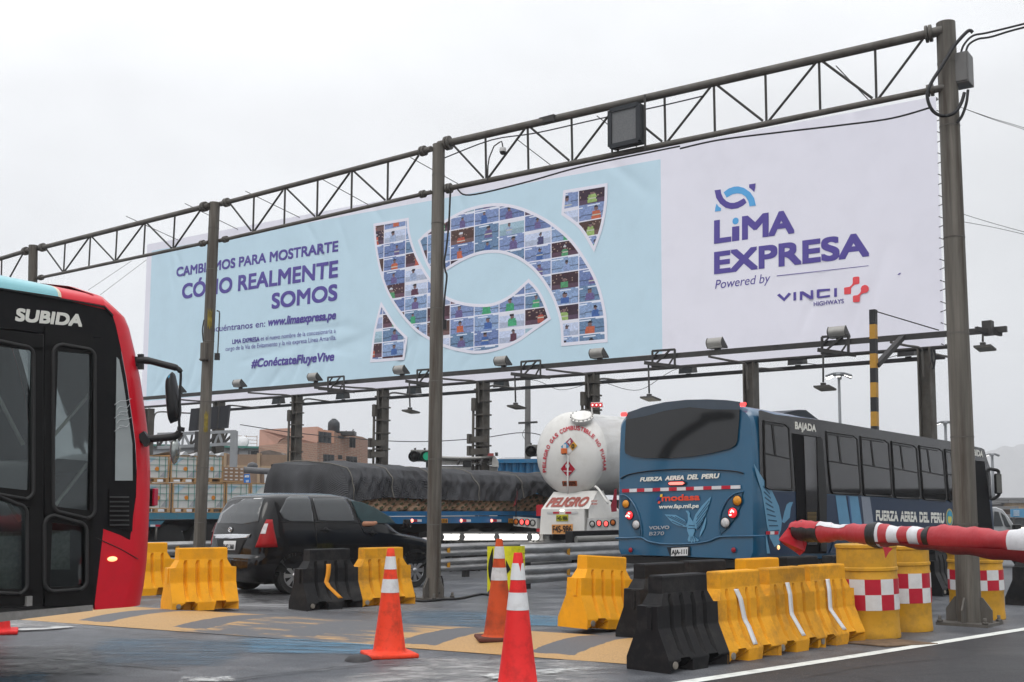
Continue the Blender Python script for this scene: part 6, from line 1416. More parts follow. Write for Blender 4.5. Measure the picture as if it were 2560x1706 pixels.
 def rear_panel(name, pts, mat, off=.008, th=.006, z=z4, cm=1):
  q = [RV(*z(*p)) for p in pts]
  if cm > 1: q = [(v.x, v.y) for v in catmull([(a, b, 0) for a, b in q], cm, True)]
  def surf(y, zz):
   w = interp(WW, zz); y = max(-w + .10, min(w - .10, y)); r0 = min(.20, w * .6); d = min(max(0, abs(y) - (w - r0)), r0 * .995); fl = 1 - min(1, abs(y) / (w - r0))
   return P(interp(XR, zz) - .025 * (1 - (1 - fl) ** 2) - off + r0 - math.sqrt(r0 * r0 - d * d), y, zz)
  return conform(name, q, surf, mat, -f)
 rear_panel('rear_window', [(335, 1136), (500, 1126), (645, 1128), (625, 1200), (585, 1290), (540, 1338), (400, 1356), (170, 1346), (175, 1262), (255, 1185)], GLS, .006)
 rear_panel('rear_plate_handle', [(160, 1446), (320, 1442), (480, 1446), (472, 1474), (320, 1484), (172, 1476)], M('chrome', (.75, .75, .76), .1, 1, var=.03), .02, .03)
 rear_panel('plate_panel', [(190, 1486), (450, 1486), (400, 1620), (230, 1620)], TRIM, .004, .004)
 rear_panel('number_plate', [(263, 290), (370, 290), (366, 370), (260, 368)], M('plate_white', (.62, .62, .62), .4), .014, .006, z5)
 q0, q1 = RV(*z5(268, 360)), RV(*z5(360, 362)); h = abs(RV(*z5(300, 318))[1] - RV(*z5(300, 360))[1])
 text('plate_lettering', 'BHC-360', P(interp(XR, q0[1]) - .047, q0[0], q0[1]), P(interp(XR, q1[1]) - .047, q1[0], q1[1]), h, -f, M('plate_black', (.01, .01, .012), .5), t, .03, 0, .002, up=UP)
 cx, cz = RV(*z4(308, 1405)); CH = MATS['chrome']
 for rx, rz, dz in ((.055, .040, 0), (.018, .038, 0), (.036, .016, .018)):
  m = MB(); c = P(interp(XR, cz) - .04, cx, cz + dz); rg = [c + lf * (rx * math.cos(a)) + UP * (rz * math.sin(a)) for a in (2 * math.pi * k / 20 for k in range(21))]; m.tube(rg, .006, 6); m.build('badge', CH, t, world=True)
 LENS = M('tail_lens_red', (.30, .004, .006), .25, var=.25, scale=14, spec=.3); LCL = M('tail_lens_clear', (.55, .52, .52), .12, var=.3, scale=20, coat=.8)
 def lamp(sgn):
  o = None; zs_ = [.78, .84, .92, 1.0, 1.08, 1.16, 1.22]; wid = [.30, .27, .22, .17, .14, .10, .05]
  m = MB(); rows = []
  for zz, w_ in zip(zs_, wid):
   W_, X_ = interp(WW, zz), interp(XR, zz); row = []
   fz = (zz - .78) / .44
   for k in range(9):                                  # round the corner, then along the flank
    ph = R(30 + 34 * fz + (60 - 34 * fz) * min(1, k / 6)); ex_ = max(0, k - 6) / 2 * (.15 - .15 * fz)
    x = X_ + .20 - .214 * math.cos(ph) + ex_; y = W_ - .20 + .214 * math.sin(ph); row.append(P(x, -y if sgn > 0 else y, zz))
   rows.append(row)
  m.grid(rows); o = m.build('tail_lamp', LENS, t, world=True, smooth_angle=60); md = o.modifiers.new('s', 'SOLIDIFY'); md.thickness = .02
  m = MB(); m.grid([[r_[k] + (r_[k] - P(.6, 0, r_[k].z)).normalized() * .034 for k in (0, 1, 2, 3)] for r_ in rows[3:6]]); subpart(o, t, 'clear_lens', m, LCL)
 lamp(1); lamp(-1)
 side_panel('quarter_window', [(714, 1250), (790, 1136), (832, 1116), (1002, 1114), (1002, 1336), (795, 1330), (735, 1306)], GLS)
 side_panel('door_window', [(1024, 1132), (1312, 1132), (1342, 1200), (1368, 1333), (1042, 1322)], GLS)
 side_panel('front_window', [(1362, 1148), (1450, 1162), (1560, 1212), (1680, 1292), (1718, 1340), (1715, 1352), (1424, 1338), (1396, 1290)], M('van_open_window', (.02, .045, .05), .15, var=.3, scale=4), .006)
 for a, b_ in (((1010, 1110), (1015, 1560)), ((1335, 1130), (1440, 1440)), ((1015, 1340), (1730, 1350)), ((710, 1335), (1015, 1340))):
  (x0, zz0), (x1, zz1) = SV(*z4(*a)), SV(*z4(*b_)); m = MB(); n = 8
  m.tube([P(x0 + (x1 - x0) * k / n, -(interp(WW, zz0 + (zz1 - zz0) * k / n) + .003), zz0 + (zz1 - zz0) * k / n) for k in range(n + 1)], .007, 6); m.build('door_seam', TRIM, t, world=True)
 for hx, hy in ((1100, 1410), (1508, 1436)):
  x, zz = SV(*z4(hx, hy)); y = -(interp(WW, zz) + .004); m = MB(); m.lathe([(.05, 0), (.04, .006), (.001, .008)], m4=Matrix.Translation(P(x, y, zz)) @ Matrix((f, UP, rt)).transposed().to_4x4()); o = m.build('door_handle', TRIM, t, world=True)
  m = MB(); m.tube([P(x - .09, y - .012, zz + .012), P(x - .03, y - .035, zz + .014), P(x + .05, y - .035, zz + .010), P(x + .10, y - .012, zz)], .012, 8); subpart(o, t, 'grip', m, PAINT, 60)
 # brake light reflections in the rear door glass are the lit lamps of the truck beyond; the wheels
 TY = M('tyre_rubber', (.02, .02, .02), .8, var=.2); HUB = M('alloy_silver', (.40, .40, .41), .3, .8, var=.05)
 for x in (.78, 3.28):
  for sgn in (-1, 1):
   c = P(x, sgn * .70, .31); ax = lf * sgn
   m = MB(); m.lathe([(.20, -.09), (.29, -.10), (.31, -.07), (.31, .07), (.29, .10), (.20, .09)], m4=Matrix.Translation(c) @ Matrix((f, UP, ax)).transposed().to_4x4(), n=36); o = m.build('wheel', TY, t, world=True, smooth_angle=40)
   m = MB(); m.lathe([(.205, .075), (.19, .09), (.17, .05), (.001, .045)], m4=Matrix.Translation(c) @ Matrix((f, UP, ax)).transposed().to_4x4(), n=30); subpart(o, t, 'rim_barrel', m, TRIM, 40)
   m = MB()
   for k in range(8):
    a = 2 * math.pi * k / 8; d = f * math.cos(a) + UP * math.sin(a); e = ax.cross(d) * .022
    m.slab([c + ax * .085 + d * .03 - e, c + ax * .085 + d * .03 + e, c + ax * .09 + d * .19 + e * 1.7, c + ax * .09 + d * .19 - e * 1.7], ax * .014)
   m.lathe([(.05, .07), (.045, .11), (.001, .112)], m4=Matrix.Translation(c) @ Matrix((f, UP, ax)).transposed().to_4x4()); m.tube([c + ax * .088 + (f * math.cos(a) + UP * math.sin(a)) * .195 for a in (2 * math.pi * k / 30 for k in range(31))], .010, 6)
   subpart(o, t, 'alloy_spokes', m, HUB)
   if sgn < 0:
    m = MB(); rows = [[P(x, sgn * (interp(WW, .31 + rr_ * math.sin(a)) + .004), .31) + f * (rr_ * math.cos(a)) + UP * (rr_ * math.sin(a)) for a in (-.25 + (math.pi + .5) * k / 24 for k in range(25))] for rr_ in (.0, .375)]
    m.grid(rows); m.build('wheel_arch', TRIM, t, world=True)
 x, zz = SV(*z4(1778, 1350)); m = MB(); m.lathe([(.001, -.11), (.07, -.09), (.085, 0), (.07, .09), (.001, .10)], m4=Matrix.Translation(P(x, -.93, zz)) @ Matrix((f * .8, lf * 1.1, UP * .8)).transposed().to_4x4()); m.bar(P(x, -.90, zz - .06), P(x - .04, -.79, zz - .09), .05); m.build('door_mirror', PAINT, t, world=True, smooth_angle=60)
 rear_panel('bumper_reflector', [(515, 540), (600, 536), (605, 552), (512, 556)], LENS, .012, .006, z5)
 m = MB(); m.tube(catmull([P(.02, y, .56) - f * (.05 - abs(y) ** 3 * .16) for y in (-.74, -.5, -.2, .2, .5, .74)], 4), .014, 6); m.build('bumper_crease', PAINT, t, world=True, smooth_angle=60)
 rear_panel('window_sticker', [(415, 1130), (472, 1128), (470, 1136), (414, 1138)], M('white_sticker', (.6, .6, .6), .5), .014, .001)
 m = MB(); c = P(3.62, -.66, .79); m.lathe([(.001, .05), (.08, .035), (.13, 0)], m4=Matrix.Translation(c) @ Matrix(((f * 1.6 + rt * .4), UP * .7, (rt * .7 + f * .5 + UP * .2).normalized())).transposed().to_4x4()); m.build('headlamp', LCL, t, world=True, smooth_angle=60)
 m = MB(); m.box(P(1.9, 0, .24), (3.2, 1.3, .12), math.pi / 2 - az); m.build('underbody', TRIM, t, world=True)
 # passenger with a forearm on the sill of the open front window
 x, zz = SV(*z4(1465, 1352)); SK = M('skin_tan', (.36, .17, .10), .55, var=.06, scale=12)
 V_ = [(x - .05, -.40, .72), (x - .05, -.42, 1.05), (x - .02, -.42, 1.18), (x, -.42, 1.26), (x - .10, -.58, 1.12), (x - .04, -.80, zz - .002), (x + .10, -.835, zz), (x + .17, -.80, zz + .01), (x + .26, -.72, zz + .015), (x - .1, -.2, 1.1)]
 Ed = [(0, 1), (1, 2), (2, 3), (1, 4), (4, 5), (5, 6), (6, 7), (7, 8), (1, 9)]; Rr_ = [.13, .12, .05, .09, .06, .048, .042, .036, .03, .07]
 me = bpy.data.meshes.new('person'); me.from_pydata([P(*v) for v in V_], Ed, []); o = bpy.data.objects.new('person', me); COL.objects.link(o)
 sk = o.modifiers.new('skin', 'SKIN'); 
 for i, r_ in enumerate(Rr_): me.skin_vertices[0].data[i].radius = (r_, r_)
 me.skin_vertices[0].data[0].use_root = True
 o.modifiers.new('sub', 'SUBSURF').levels = 2; o.modifiers['sub'].render_levels = 2; me.materials.append(SK)
 tag(o, 'person in the minivan resting a bare forearm on the open front window sill', 'person')
minivan()
for o_ in bpy.data.objects:
 if o_.name == 'minivan': o_.scale = (1.05,) * 3; van_ = o_
for o_ in bpy.data.objects:
 if o_.name == 'person': o_.scale = (1.05,) * 3; o_.location = van_.location * -.05
# flatbed trailer with sacks under a dark tarpaulin
TB = at(1030, 1279, 26.0)
def flatbed():
 n = GR.copy(); S = lambda px, py, off=0.0: on_plane(px, py, TB + n * off, n); L = -GR
 BLUE = M('trailer_blue_paint', (.012, .13, .30), .45, .1, var=.12, scale=3, dirt=((.10, .08, .07), .6, 3)); BLK = M('chassis_black', (.012, .012, .013), .7, var=.3); TY = M('tyre_rubber', (.02, .02, .02), .8, var=.2)
 a = S(858, 1279); b_ = S(1460, 1285); t = empty('flatbed_trailer', Vector((a.x, a.y, 0)), 'long blue flatbed trailer loaded with sacks under a dark tarpaulin', 'trailer', None, PHI)
 zt = a.z; W = 2.4; q = lambda p, z: Vector((p.x, p.y, z))
 m = MB(); m.slab([q(a, zt), q(b_, zt), q(b_, zt) + L * W, q(a, zt) + L * W], UP * -.06); m.build('bed', BLUE, t, world=True)
 for z0, z1, o_ in ((zt - .0, zt - .10, .02), (zt - .12, zt - .275, .0)):
  m = MB(); m.slab([q(a, z0) + n * o_, q(b_, z0) + n * o_, q(b_, z1) + n * o_, q(a, z1) + n * o_], L * .08); m.build('side_rail', BLUE, t, world=True)
 m = MB(); m.slab([q(a, zt - .28) + L * .5, q(b_, zt - .28) + L * .5, q(b_, zt - .6) + L * .5, q(a, zt - .6) + L * .5], L * 1.2); m.build('chassis', BLK, t, world=True)
 TP = [((950, 1294), 'y'), (1026, 'x')]
 for k, px in enumerate((885, 1022, 1145, 1221, 1290)):
  for j, mt in enumerate((M('tape_red', (.42, .012, .03), .4), M('tape_white', (.6, .6, .62), .4))):
   m = MB(); m.slab([S(px + 10 + j * 11, 1299, .022), S(px + 21 + j * 11, 1299, .022), S(px + 21 + j * 11, 1305, .022), S(px + 10 + j * 11, 1305, .022)], n * .003); m.build('reflective_tape', mt, t, world=True)
  m = MB(); c = S(px + 8, 1302, .03); m.lathe([(.001, .03), (.035, .015), (.04, 0)], m4=Matrix.Translation(c) @ Matrix((RD, UP, n)).transposed().to_4x4(), n=12); m.build('side_lamp', M('side_lamp_lit', (1, .25, .18), .3, emit=3), t, world=True)
 for px in (905, 1102, 1271):
  m = MB(); m.slab([S(px, 1297, .022), S(px + 17, 1297, .022), S(px + 17, 1308, .022), S(px, 1308, .022)], n * .006); m.build('number_board', M('orange_board', (.50, .22, .015), .5), t, world=True)
  text('board_lettering', '1719', S(px + 2, 1307, .03), S(px + 15, 1307, .03), .07, n, BLK, t, .03)
 text('rail_lettering', '22127', S(898, 1296, .022), S(933, 1295, .022), .055, n, M('rail_olive_ink', (.10, .10, .02), .6), t, .04)
 for px in (900, 960, 1190, 1255, 1330):
  p = S(px, 1300); c = Vector((p.x, p.y, .50)) + L * .05; m = MB(); m.cyl(c, c + L * .5, .5, n=28); o = m.build('wheel', TY, t, world=True, smooth_angle=40)
  m = MB(); m.lathe([(.28, .01), (.20, -.02), (.1, .03), (.001, .03)], m4=Matrix.Translation(c) @ Matrix((RD, UP, n)).transposed().to_4x4(), n=20); subpart(o, t, 'hub', m, BLK, 40)
 for px in (1000, 1072):
  p = S(px, 1325); m = MB(); m.box(Vector((p.x, p.y, .75)) + L * .25, (.5, .35, .35), PHI); m.build('tool_box', BLK, t, world=True)
 # sacks: rows of cement bags lying on the bed along its side
 PAPER = M('sack_paper', (.37, .235, .15), .75, var=.2, scale=7, bump=.2, bscale=20); PRINT = M('sack_print', (.075, .085, .04), .75, var=.3, scale=20)
 m = MB(); rows = []
 for i in range(9):
  u = -1 + 2 * i / 8; row = []; e = max(.0, 1 - abs(u) ** 4) ** .5
  for k in range(12):
   aa = 2 * math.pi * k / 12; ca, sa = math.cos(aa), math.sin(aa); sg = lambda v, p_: math.copysign(abs(v) ** p_, v)
   row.append((u * .165, .22 * sg(ca, .6) * (.82 + .18 * e), .078 * sg(sa, .8) * (.45 + .55 * e)))
  rows.append(row)
 V = m.grid(rows, cu=True); m.cap(V[0][::-1]); m.cap(V[-1]); proto = m.build('cement_sack', PAPER, smooth_angle=70)
 m = MB(); m.box((.0, -.2215, .0), (.10, .012, .045)); m.build('printed_panel', PRINT, proto)
 tag(proto, 'brown paper sack with a dark printed panel, stacked along the edge of the blue flatbed', 'sack', 'paper sacks stacked on the flatbed')
 rnd = random.Random(5); first = True; s = 0.0
 sa = (S(893, 1279) - a).dot(RD); sb = (S(1420, 1283) - a).dot(RD); row = 0; zz = zt + .07
 for row in range(4):
  x = sa - .1 + (row % 2) * .13
  while x < sb:
   if row == 3 and not (sb - 2.1 < x < sb - .2): x += .27; continue
   o = proto if first else copy_tree(proto); first = False
   o.location = q(a, zz + row * .088 + rnd.uniform(-.01, .01)) + RD * x + L * (.24 + rnd.uniform(-.03, .02)); o.rotation_euler = (rnd.uniform(-.08, .08), -R(17) + rnd.uniform(-.08, .08), PHI + rnd.uniform(-.05, .05)); x += .265
 # the tarpaulin
 topl = [(705, 1212), (715, 1178), (735, 1160), (772, 1151), (840, 1150), (919, 1147), (962, 1152), (1066, 1160), (1140, 1165), (1250, 1170), (1380, 1176), (1440, 1180)]
 botl = [(684, 1277), (740, 1277), (800, 1276), (858, 1262), (880, 1254), (897, 1251), (960, 1244), (1069, 1249), (1178, 1252), (1280, 1253), (1312, 1240), (1330, 1232), (1352, 1241), (1385, 1246), (1440, 1248)]
 def at_px(lst, px):
  for (x0, y0), (x1, y1) in zip(lst, lst[1:]):
   if x0 <= px <= x1: return y0 + (y1 - y0) * (px - x0) / (x1 - x0)
  return lst[0][1] if px < lst[0][0] else lst[-1][1]
 m = MB(); rows = []; NX = 170
 rf = random.Random(9); fans = [(862 + k * 30 + rf.uniform(-12, 12), rf.uniform(-1, 1), rf.uniform(.6, 1.3)) for k in range(20)]
 for i in range(NX + 1):
  px = 858 + (1440 - 858) * i / NX; pb = S(px, at_px(botl, px)); pt = S(px, at_px(topl, max(px, 706)) + 10 , -.25); e = 1; H = pt.z - pb.z
  row = []
  for j in range(15):
   v = j / 14; amp = 0
   for fx, sl, st in fans:
    d = (px - fx - sl * 46 * (1 - v)) / (3.5 + 9 * (1 - v)); amp += st * math.exp(-d * d)
   amp = .085 * min(amp, 1.4) * (1 - .55 * v) - .02 + .016 * math.sin(px * .21 + v * 9) + .012 * math.sin(px * .47 - v * 13)
   z = pb.z + H * v * (.86 if j < 14 else .86); p = q(S(px, 1279), z) + n * (.10 + amp - .16 * max(0, v - .7) / .3) - n * (.35 * (1 - e) ** 2)
   row.append(p)
  for k in range(1, 10):
   w = k / 9; zz_ = pb.z + H * (.86 + .16 * math.sin(math.pi / 2 * min(1, w * 3.2))) + .025 * math.sin(px * .09 + w * 7) + .02 * math.sin(px * .23 + w * 3)
   p = q(S(px, 1279), zz_ - (1 - e) ** 2 * H * .35) + n * (-.06 - .1 * 0) + L * (W * .96 * w) - n * (.35 * (1 - e) ** 2) * (1 - w); row.append(p)
  row.append(row[-1] - UP * H * .9 + L * .05); rows.append(row)
 m.grid(rows); ed = [p.copy() for p in rows[0][13:25]]; zb_ = S(862, 1272).z; cols = []
 for i in range(37):                                   # the rear end: hangs from the top edge to the bed
  u = i / 36 * (len(ed) - 1); k = min(int(u), len(ed) - 2); tp = ed[k].lerp(ed[k + 1], u - k); col = []
  for j in range(12):
   v = j / 11; amp = .05 * math.sin(i * 1.1 + v * 2) * v + .06 * math.exp(-((i - 9 - 5 * v) / 1.6) ** 2) * v + .07 * math.exp(-((i - 24 + 6 * v) / 2) ** 2) * v
   col.append(q(tp, tp.z + (zb_ - tp.z) * v) - RD * (.16 * math.sin(math.pi / 2 * min(1, v * 2.5)) + amp))
  if i < 5: ref = [rows[0][13]] + [rows[0][max(0, 13 - int(round(13 * j / 11)))] for j in range(1, 12)]; col = [r_.lerp(c_, i / 5) for r_, c_ in zip(ref, col)]
  cols.append(col)
 m.grid(cols)
 TARP = bpy.data.materials.new('tarpaulin_mesh'); TARP.use_nodes = True; nt = TARP.node_tree; N = nt.nodes.new; K = nt.links.new; b = nt.nodes['Principled BSDF']; b.inputs['Roughness'].default_value = .75
 tc = N('ShaderNodeTexCoord'); mp = N('ShaderNodeMapping'); mp.inputs['Rotation'].default_value = (.0, 0, -PHI); K(tc.outputs['Object'], mp.inputs[0])
 wv = N('ShaderNodeTexWave'); wv.inputs['Scale'].default_value = 13; wv.inputs['Distortion'].default_value = .6; wv.inputs['Detail'].default_value = 2; wv.bands_direction = 'DIAGONAL'; K(mp.outputs[0], wv.inputs['Vector'])
 nz = N('ShaderNodeTexNoise'); nz.inputs['Scale'].default_value = 1.6; nz.inputs['Detail'].default_value = 8; K(tc.outputs['Object'], nz.inputs['Vector'])
 r1 = N('ShaderNodeValToRGB'); r1.color_ramp.elements[0].color = (.022, .022, .025, 1); r1.color_ramp.elements[1].color = (.068, .070, .077, 1); r1.color_ramp.elements[0].position = .3; r1.color_ramp.elements[1].position = .72; K(nz.outputs[0], r1.inputs[0])
 mx = N('ShaderNodeMapRange'); mx.inputs[3].default_value = .62; mx.inputs[4].default_value = 1.3; K(wv.outputs[1], mx.inputs[0]); sc = N('ShaderNodeVectorMath'); sc.operation = 'SCALE'; K(r1.outputs[0], sc.inputs[0]); K(mx.outputs[0], sc.inputs['Scale']); K(sc.outputs[0], b.inputs['Base Color']); bp = N('ShaderNodeBump'); bp.inputs['Strength'].default_value = .6; bp.inputs['Distance'].default_value = .03; K(wv.outputs[1], bp.inputs['Height']); K(bp.outputs[0], b.inputs['Normal'])
 o = m.build('tarpaulin', TARP, smooth_angle=80)
 for i in (4, 33, 62, 95, 128, 158):
  mr_ = MB(); mr_.tube([p + n * (.018 if j_ < 13 else .005) + UP * (.015 if j_ > 11 else 0) for j_, p in enumerate(rows[i][:23])], .011, 6); mr_.build('tie_rope', M('rope_grey', (.16, .15, .13), .9), o, smooth_angle=60)
 tag(o, 'dark grey wrinkled tarpaulin draped over the sacks on the flatbed', 'tarpaulin')
 m = MB(); m.slab([S(900, 1200, -.3), S(1400, 1200, -.3), S(1400, 1279, -.3), S(900, 1279, -.3)], L * .2); 
 m.bm.free()
flatbed()
# truck bed with wrapped tile pallets, at the left
def tiletruck():
 T0 = at(362, 1283, 31.0); n = GR.copy(); S = lambda px, py, off=0.0: on_plane(px, py, T0 + n * off, n); L = -GR; q = lambda p, z: Vector((p.x, p.y, z))
 TEAL = M('trailer_teal_paint', (.05, .19, .27), .5, .1, var=.15, scale=3, dirt=((.10, .08, .06), .7, 3)); BLK = MATS['chassis_black']; TY = MATS['tyre_rubber']
 a, b_ = S(300, 1283), S(720, 1284); t = empty('tile_trailer', q(a, 0), 'teal flatbed trailer carrying wrapped tile pallets, left of the minivan', 'trailer', None, PHI); zt = a.z
 m = MB(); m.slab([q(a, zt), q(b_, zt), q(b_, zt) + L * 2.4, q(a, zt) + L * 2.4], UP * -.08); m.build('bed', TEAL, t, world=True)
 m = MB(); m.slab([q(a, zt) + n * .03, q(b_, zt) + n * .03, q(b_, zt - .17) + n * .03, q(a, zt - .17) + n * .03], L * .05); m.build('side_rail', TEAL, t, world=True)
 m = MB(); m.slab([q(a, zt - .2), S(412, 1302), S(396, 1318), q(a, S(396, 1318).z)], L * .2); m.build('rail_gusset', TEAL, t, world=True)
 m = MB(); m.slab([q(a, zt - .2) + L * .4, q(b_, zt - .2) + L * .4, q(b_, zt - .5) + L * .4, q(a, zt - .5) + L * .4], L * 1.4); m.build('chassis', BLK, t, world=True)
 for px in (430, 520, 600):
  p = S(px, 1300); c = Vector((p.x, p.y, .5)) + L * .1; m = MB(); m.cyl(c, c + L * .5, .5, n=28); o = m.build('wheel', TY, t, world=True, smooth_angle=40)
 for px, mt in ((376, 'tape_white'), (388, 'tape_red')):
  m = MB(); m.slab([S(px, 1312, .03), S(px + 12, 1312, .03), S(px + 12, 1317, .03), S(px, 1317, .03)], n * .004); m.build('reflective_tape', MATS[mt], t, world=True)
 m = MB(); m.cyl(S(391, 1318), S(389, 1350), .03, n=8); m.build('landing_leg', STEEL, t, world=True)
 WOOD = M('pallet_wood', (.40, .24, .11), .75, var=.25, scale=6, stretch=(1, 1, 6)); FILM = M('white_tile_carton', (.60, .60, .58), .45, var=.08, scale=4, coat=.3, dirt=((.40, .38, .34), .5, 4)); LBL = M('pale_blue_print', (.38, .50, .58), .5, var=.15); ORG = M('orange_print', (.62, .22, .03), .5, var=.1); GRN = M('green_strap', (.04, .24, .19), .45); GRY = M('grey_print', (.35, .36, .38), .5)
 def pallet(x0, x1, yt, yb, label, film=False):
  p0, p1 = S(x0, yb), S(x1, yb); zb = S(x0, yb).z; ztop = S(x0, yt).z; w = (p1 - p0).dot(RD); o = empty('tile_pallet', q(p0, zb), label, 'pallet', 'wrapped pallets of tiles', PHI)
  I = lambda s, d, z: q(p0, zb + z) + RD * s + L * d
  hz = .13; H = ztop - zb - .03; D = 1.0
  m = MB(); m.slab([I(.02, .0, hz), I(w - .02, .0, hz), I(w - .02, D, hz), I(.02, D, hz)], UP * (H - hz)); m.build('cartons', FILM, o, world=True)
  m = MB(); m.slab([I(0, -.02, hz - .03), I(w, -.02, hz - .03), I(w, D, hz - .03), I(0, D, hz - .03)], UP * .025); m.build('deck_board', WOOD, o, world=True)
  for s in (0, w / 2 - .05, w - .1):
   m = MB(); m.slab([I(s, -.02, .02), I(s + .1, -.02, .02), I(s + .1, .1, .02), I(s, .1, .02)], UP * (hz - .055)); m.build('block', WOOD, o, world=True)
  m = MB(); m.slab([I(0, -.02, 0), I(w, -.02, 0), I(w, .1, 0), I(0, .1, 0)], UP * .02); m.build('foot_board', WOOD, o, world=True)
  for s in (.0, w - .035):
   m = MB(); m.slab([I(s, -.022, hz), I(s + .035, -.022, hz), I(s + .035, .01, hz), I(s, .01, hz)], UP * (H - hz)); m.build('edge_board', WOOD, o, world=True)
  m = MB(); m.slab([I(0, -.02, H), I(w, -.02, H), I(w, D, H), I(0, D, H)], UP * .025); m.build('top_board', WOOD, o, world=True)
  m = MB(); m.slab([I(w * .12, -.006, H * .62), I(w * .5, -.006, H * .93), I(w * .2, -.006, H * .95), I(w * .08, -.006, H * .9)], n * .003); m.build('printed_shape', LBL, o, world=True)
  m = MB(); m.slab([I(w * .66, -.006, hz + .03), I(w * .93, -.006, hz + .03), I(w * .93, -.006, H * .55)], n * .003); m.build('printed_shape', GRY, o, world=True)
  c = (w * .55, H * .52); r_ = .07; m = MB(); m.slab([I(c[0] + r_ * math.cos(x) * 1.0, -.008, c[1] + r_ * math.sin(x) * .9) for x in (2 * math.pi * k / 8 + .3 for k in range(8))], n * .003); m.build('printed_mark', ORG, o, world=True)
  for fz in (.32, .6, .88):
   m = MB(); m.bar(I(0, -.016, hz + (H - hz) * fz), I(w, -.016, hz + (H - hz) * fz), .008, .013, up=n); m.build('strap', GRN, o, world=True)
  for fs in (.22, .62, .85):
   m = MB(); m.bar(I(w * fs, -.018, hz), I(w * fs, -.018, H), .013, .008, up=RD); m.build('strap', GRN, o, world=True)
  if film:
   m = MB(); m.grid([[I(w * k / 8, -.03 + (.0 if j else 0), H + .03 - .02 * j + .08 * math.sin(k * 1.7 + j) * (j > 0) + .05 * (j > 0)) for k in range(9)] if j < 2 else [I(w * k / 8, D, H + .03) for k in range(9)] for j in range(3)]); m.build('plastic_film', M('grey_plastic_film', (.42, .42, .42), .3, var=.15), o, world=True, smooth_angle=80)
 for i, (x0, x1, lb, fl) in enumerate(((354, 421, 'upper tile pallet nearest the red bus', 0), (425, 492, 'upper tile pallet left of the stained post, topped with loose film', 1), (494, 556, 'upper tile pallet right behind the stained post, topped with loose film', 1))): pallet(x0, x1, 1137, 1206, lb, fl)
 for i, (x0, x1, lb) in enumerate(((354, 424, 'lower tile pallet nearest the red bus'), (429, 493, 'lower tile pallet left of the stained post'), (497, 560, 'lower tile pallet right behind the stained post'), (563, 622, 'lower tile pallet above the minivan tail window'), (625, 684, 'lower tile pallet rightmost, beside the tarpaulin'))): pallet(x0, x1, 1207, 1282, lb)
 CART = M('brown_carton', (.30, .19, .12), .8, var=.12, scale=6); LABW = M('carton_label', (.62, .60, .58), .6)
 p0 = S(557, 1206); first = None; w = (S(609, 1206) - p0).dot(RD) / 4; hz = (S(557, 1170).z - p0.z) / 4
 m = MB(); m.slab([q(p0, p0.z - .0), q(p0, p0.z) + RD * w * 4, q(p0, p0.z) + RD * w * 4 + L * .9, q(p0, p0.z) + L * .9], UP * .03); tag(m.build('carton_pallet', WOOD), 'bare wooden pallet under the brown cartons', 'pallet')
 for r_ in range(4):
  for c in range(4):
   if first is None:
    m = MB(); m.slab([Vector((0, 0, 0)), Vector((w * .97, 0, 0)), Vector((w * .97, .5, 0)), Vector((0, .5, 0))], UP * hz * .96); first = o = m.build('brown_carton', CART)
    m = MB(); m.slab([Vector((w * .3, -.004, hz * .35)), Vector((w * .8, -.004, hz * .35)), Vector((w * .8, -.004, hz * .7)), Vector((w * .3, -.004, hz * .7))], Vector((0, -.003, 0))); m.build('paper_label', LABW, o)
    tag(o, 'brown carton with a white label, stacked beyond the stained post', 'carton', 'stacked brown cartons')
   else: o = copy_tree(first)
   o.location = q(p0, p0.z + .03 + hz * r_) + RD * (w * c); o.rotation_euler = (0, 0, PHI)
tiletruck()
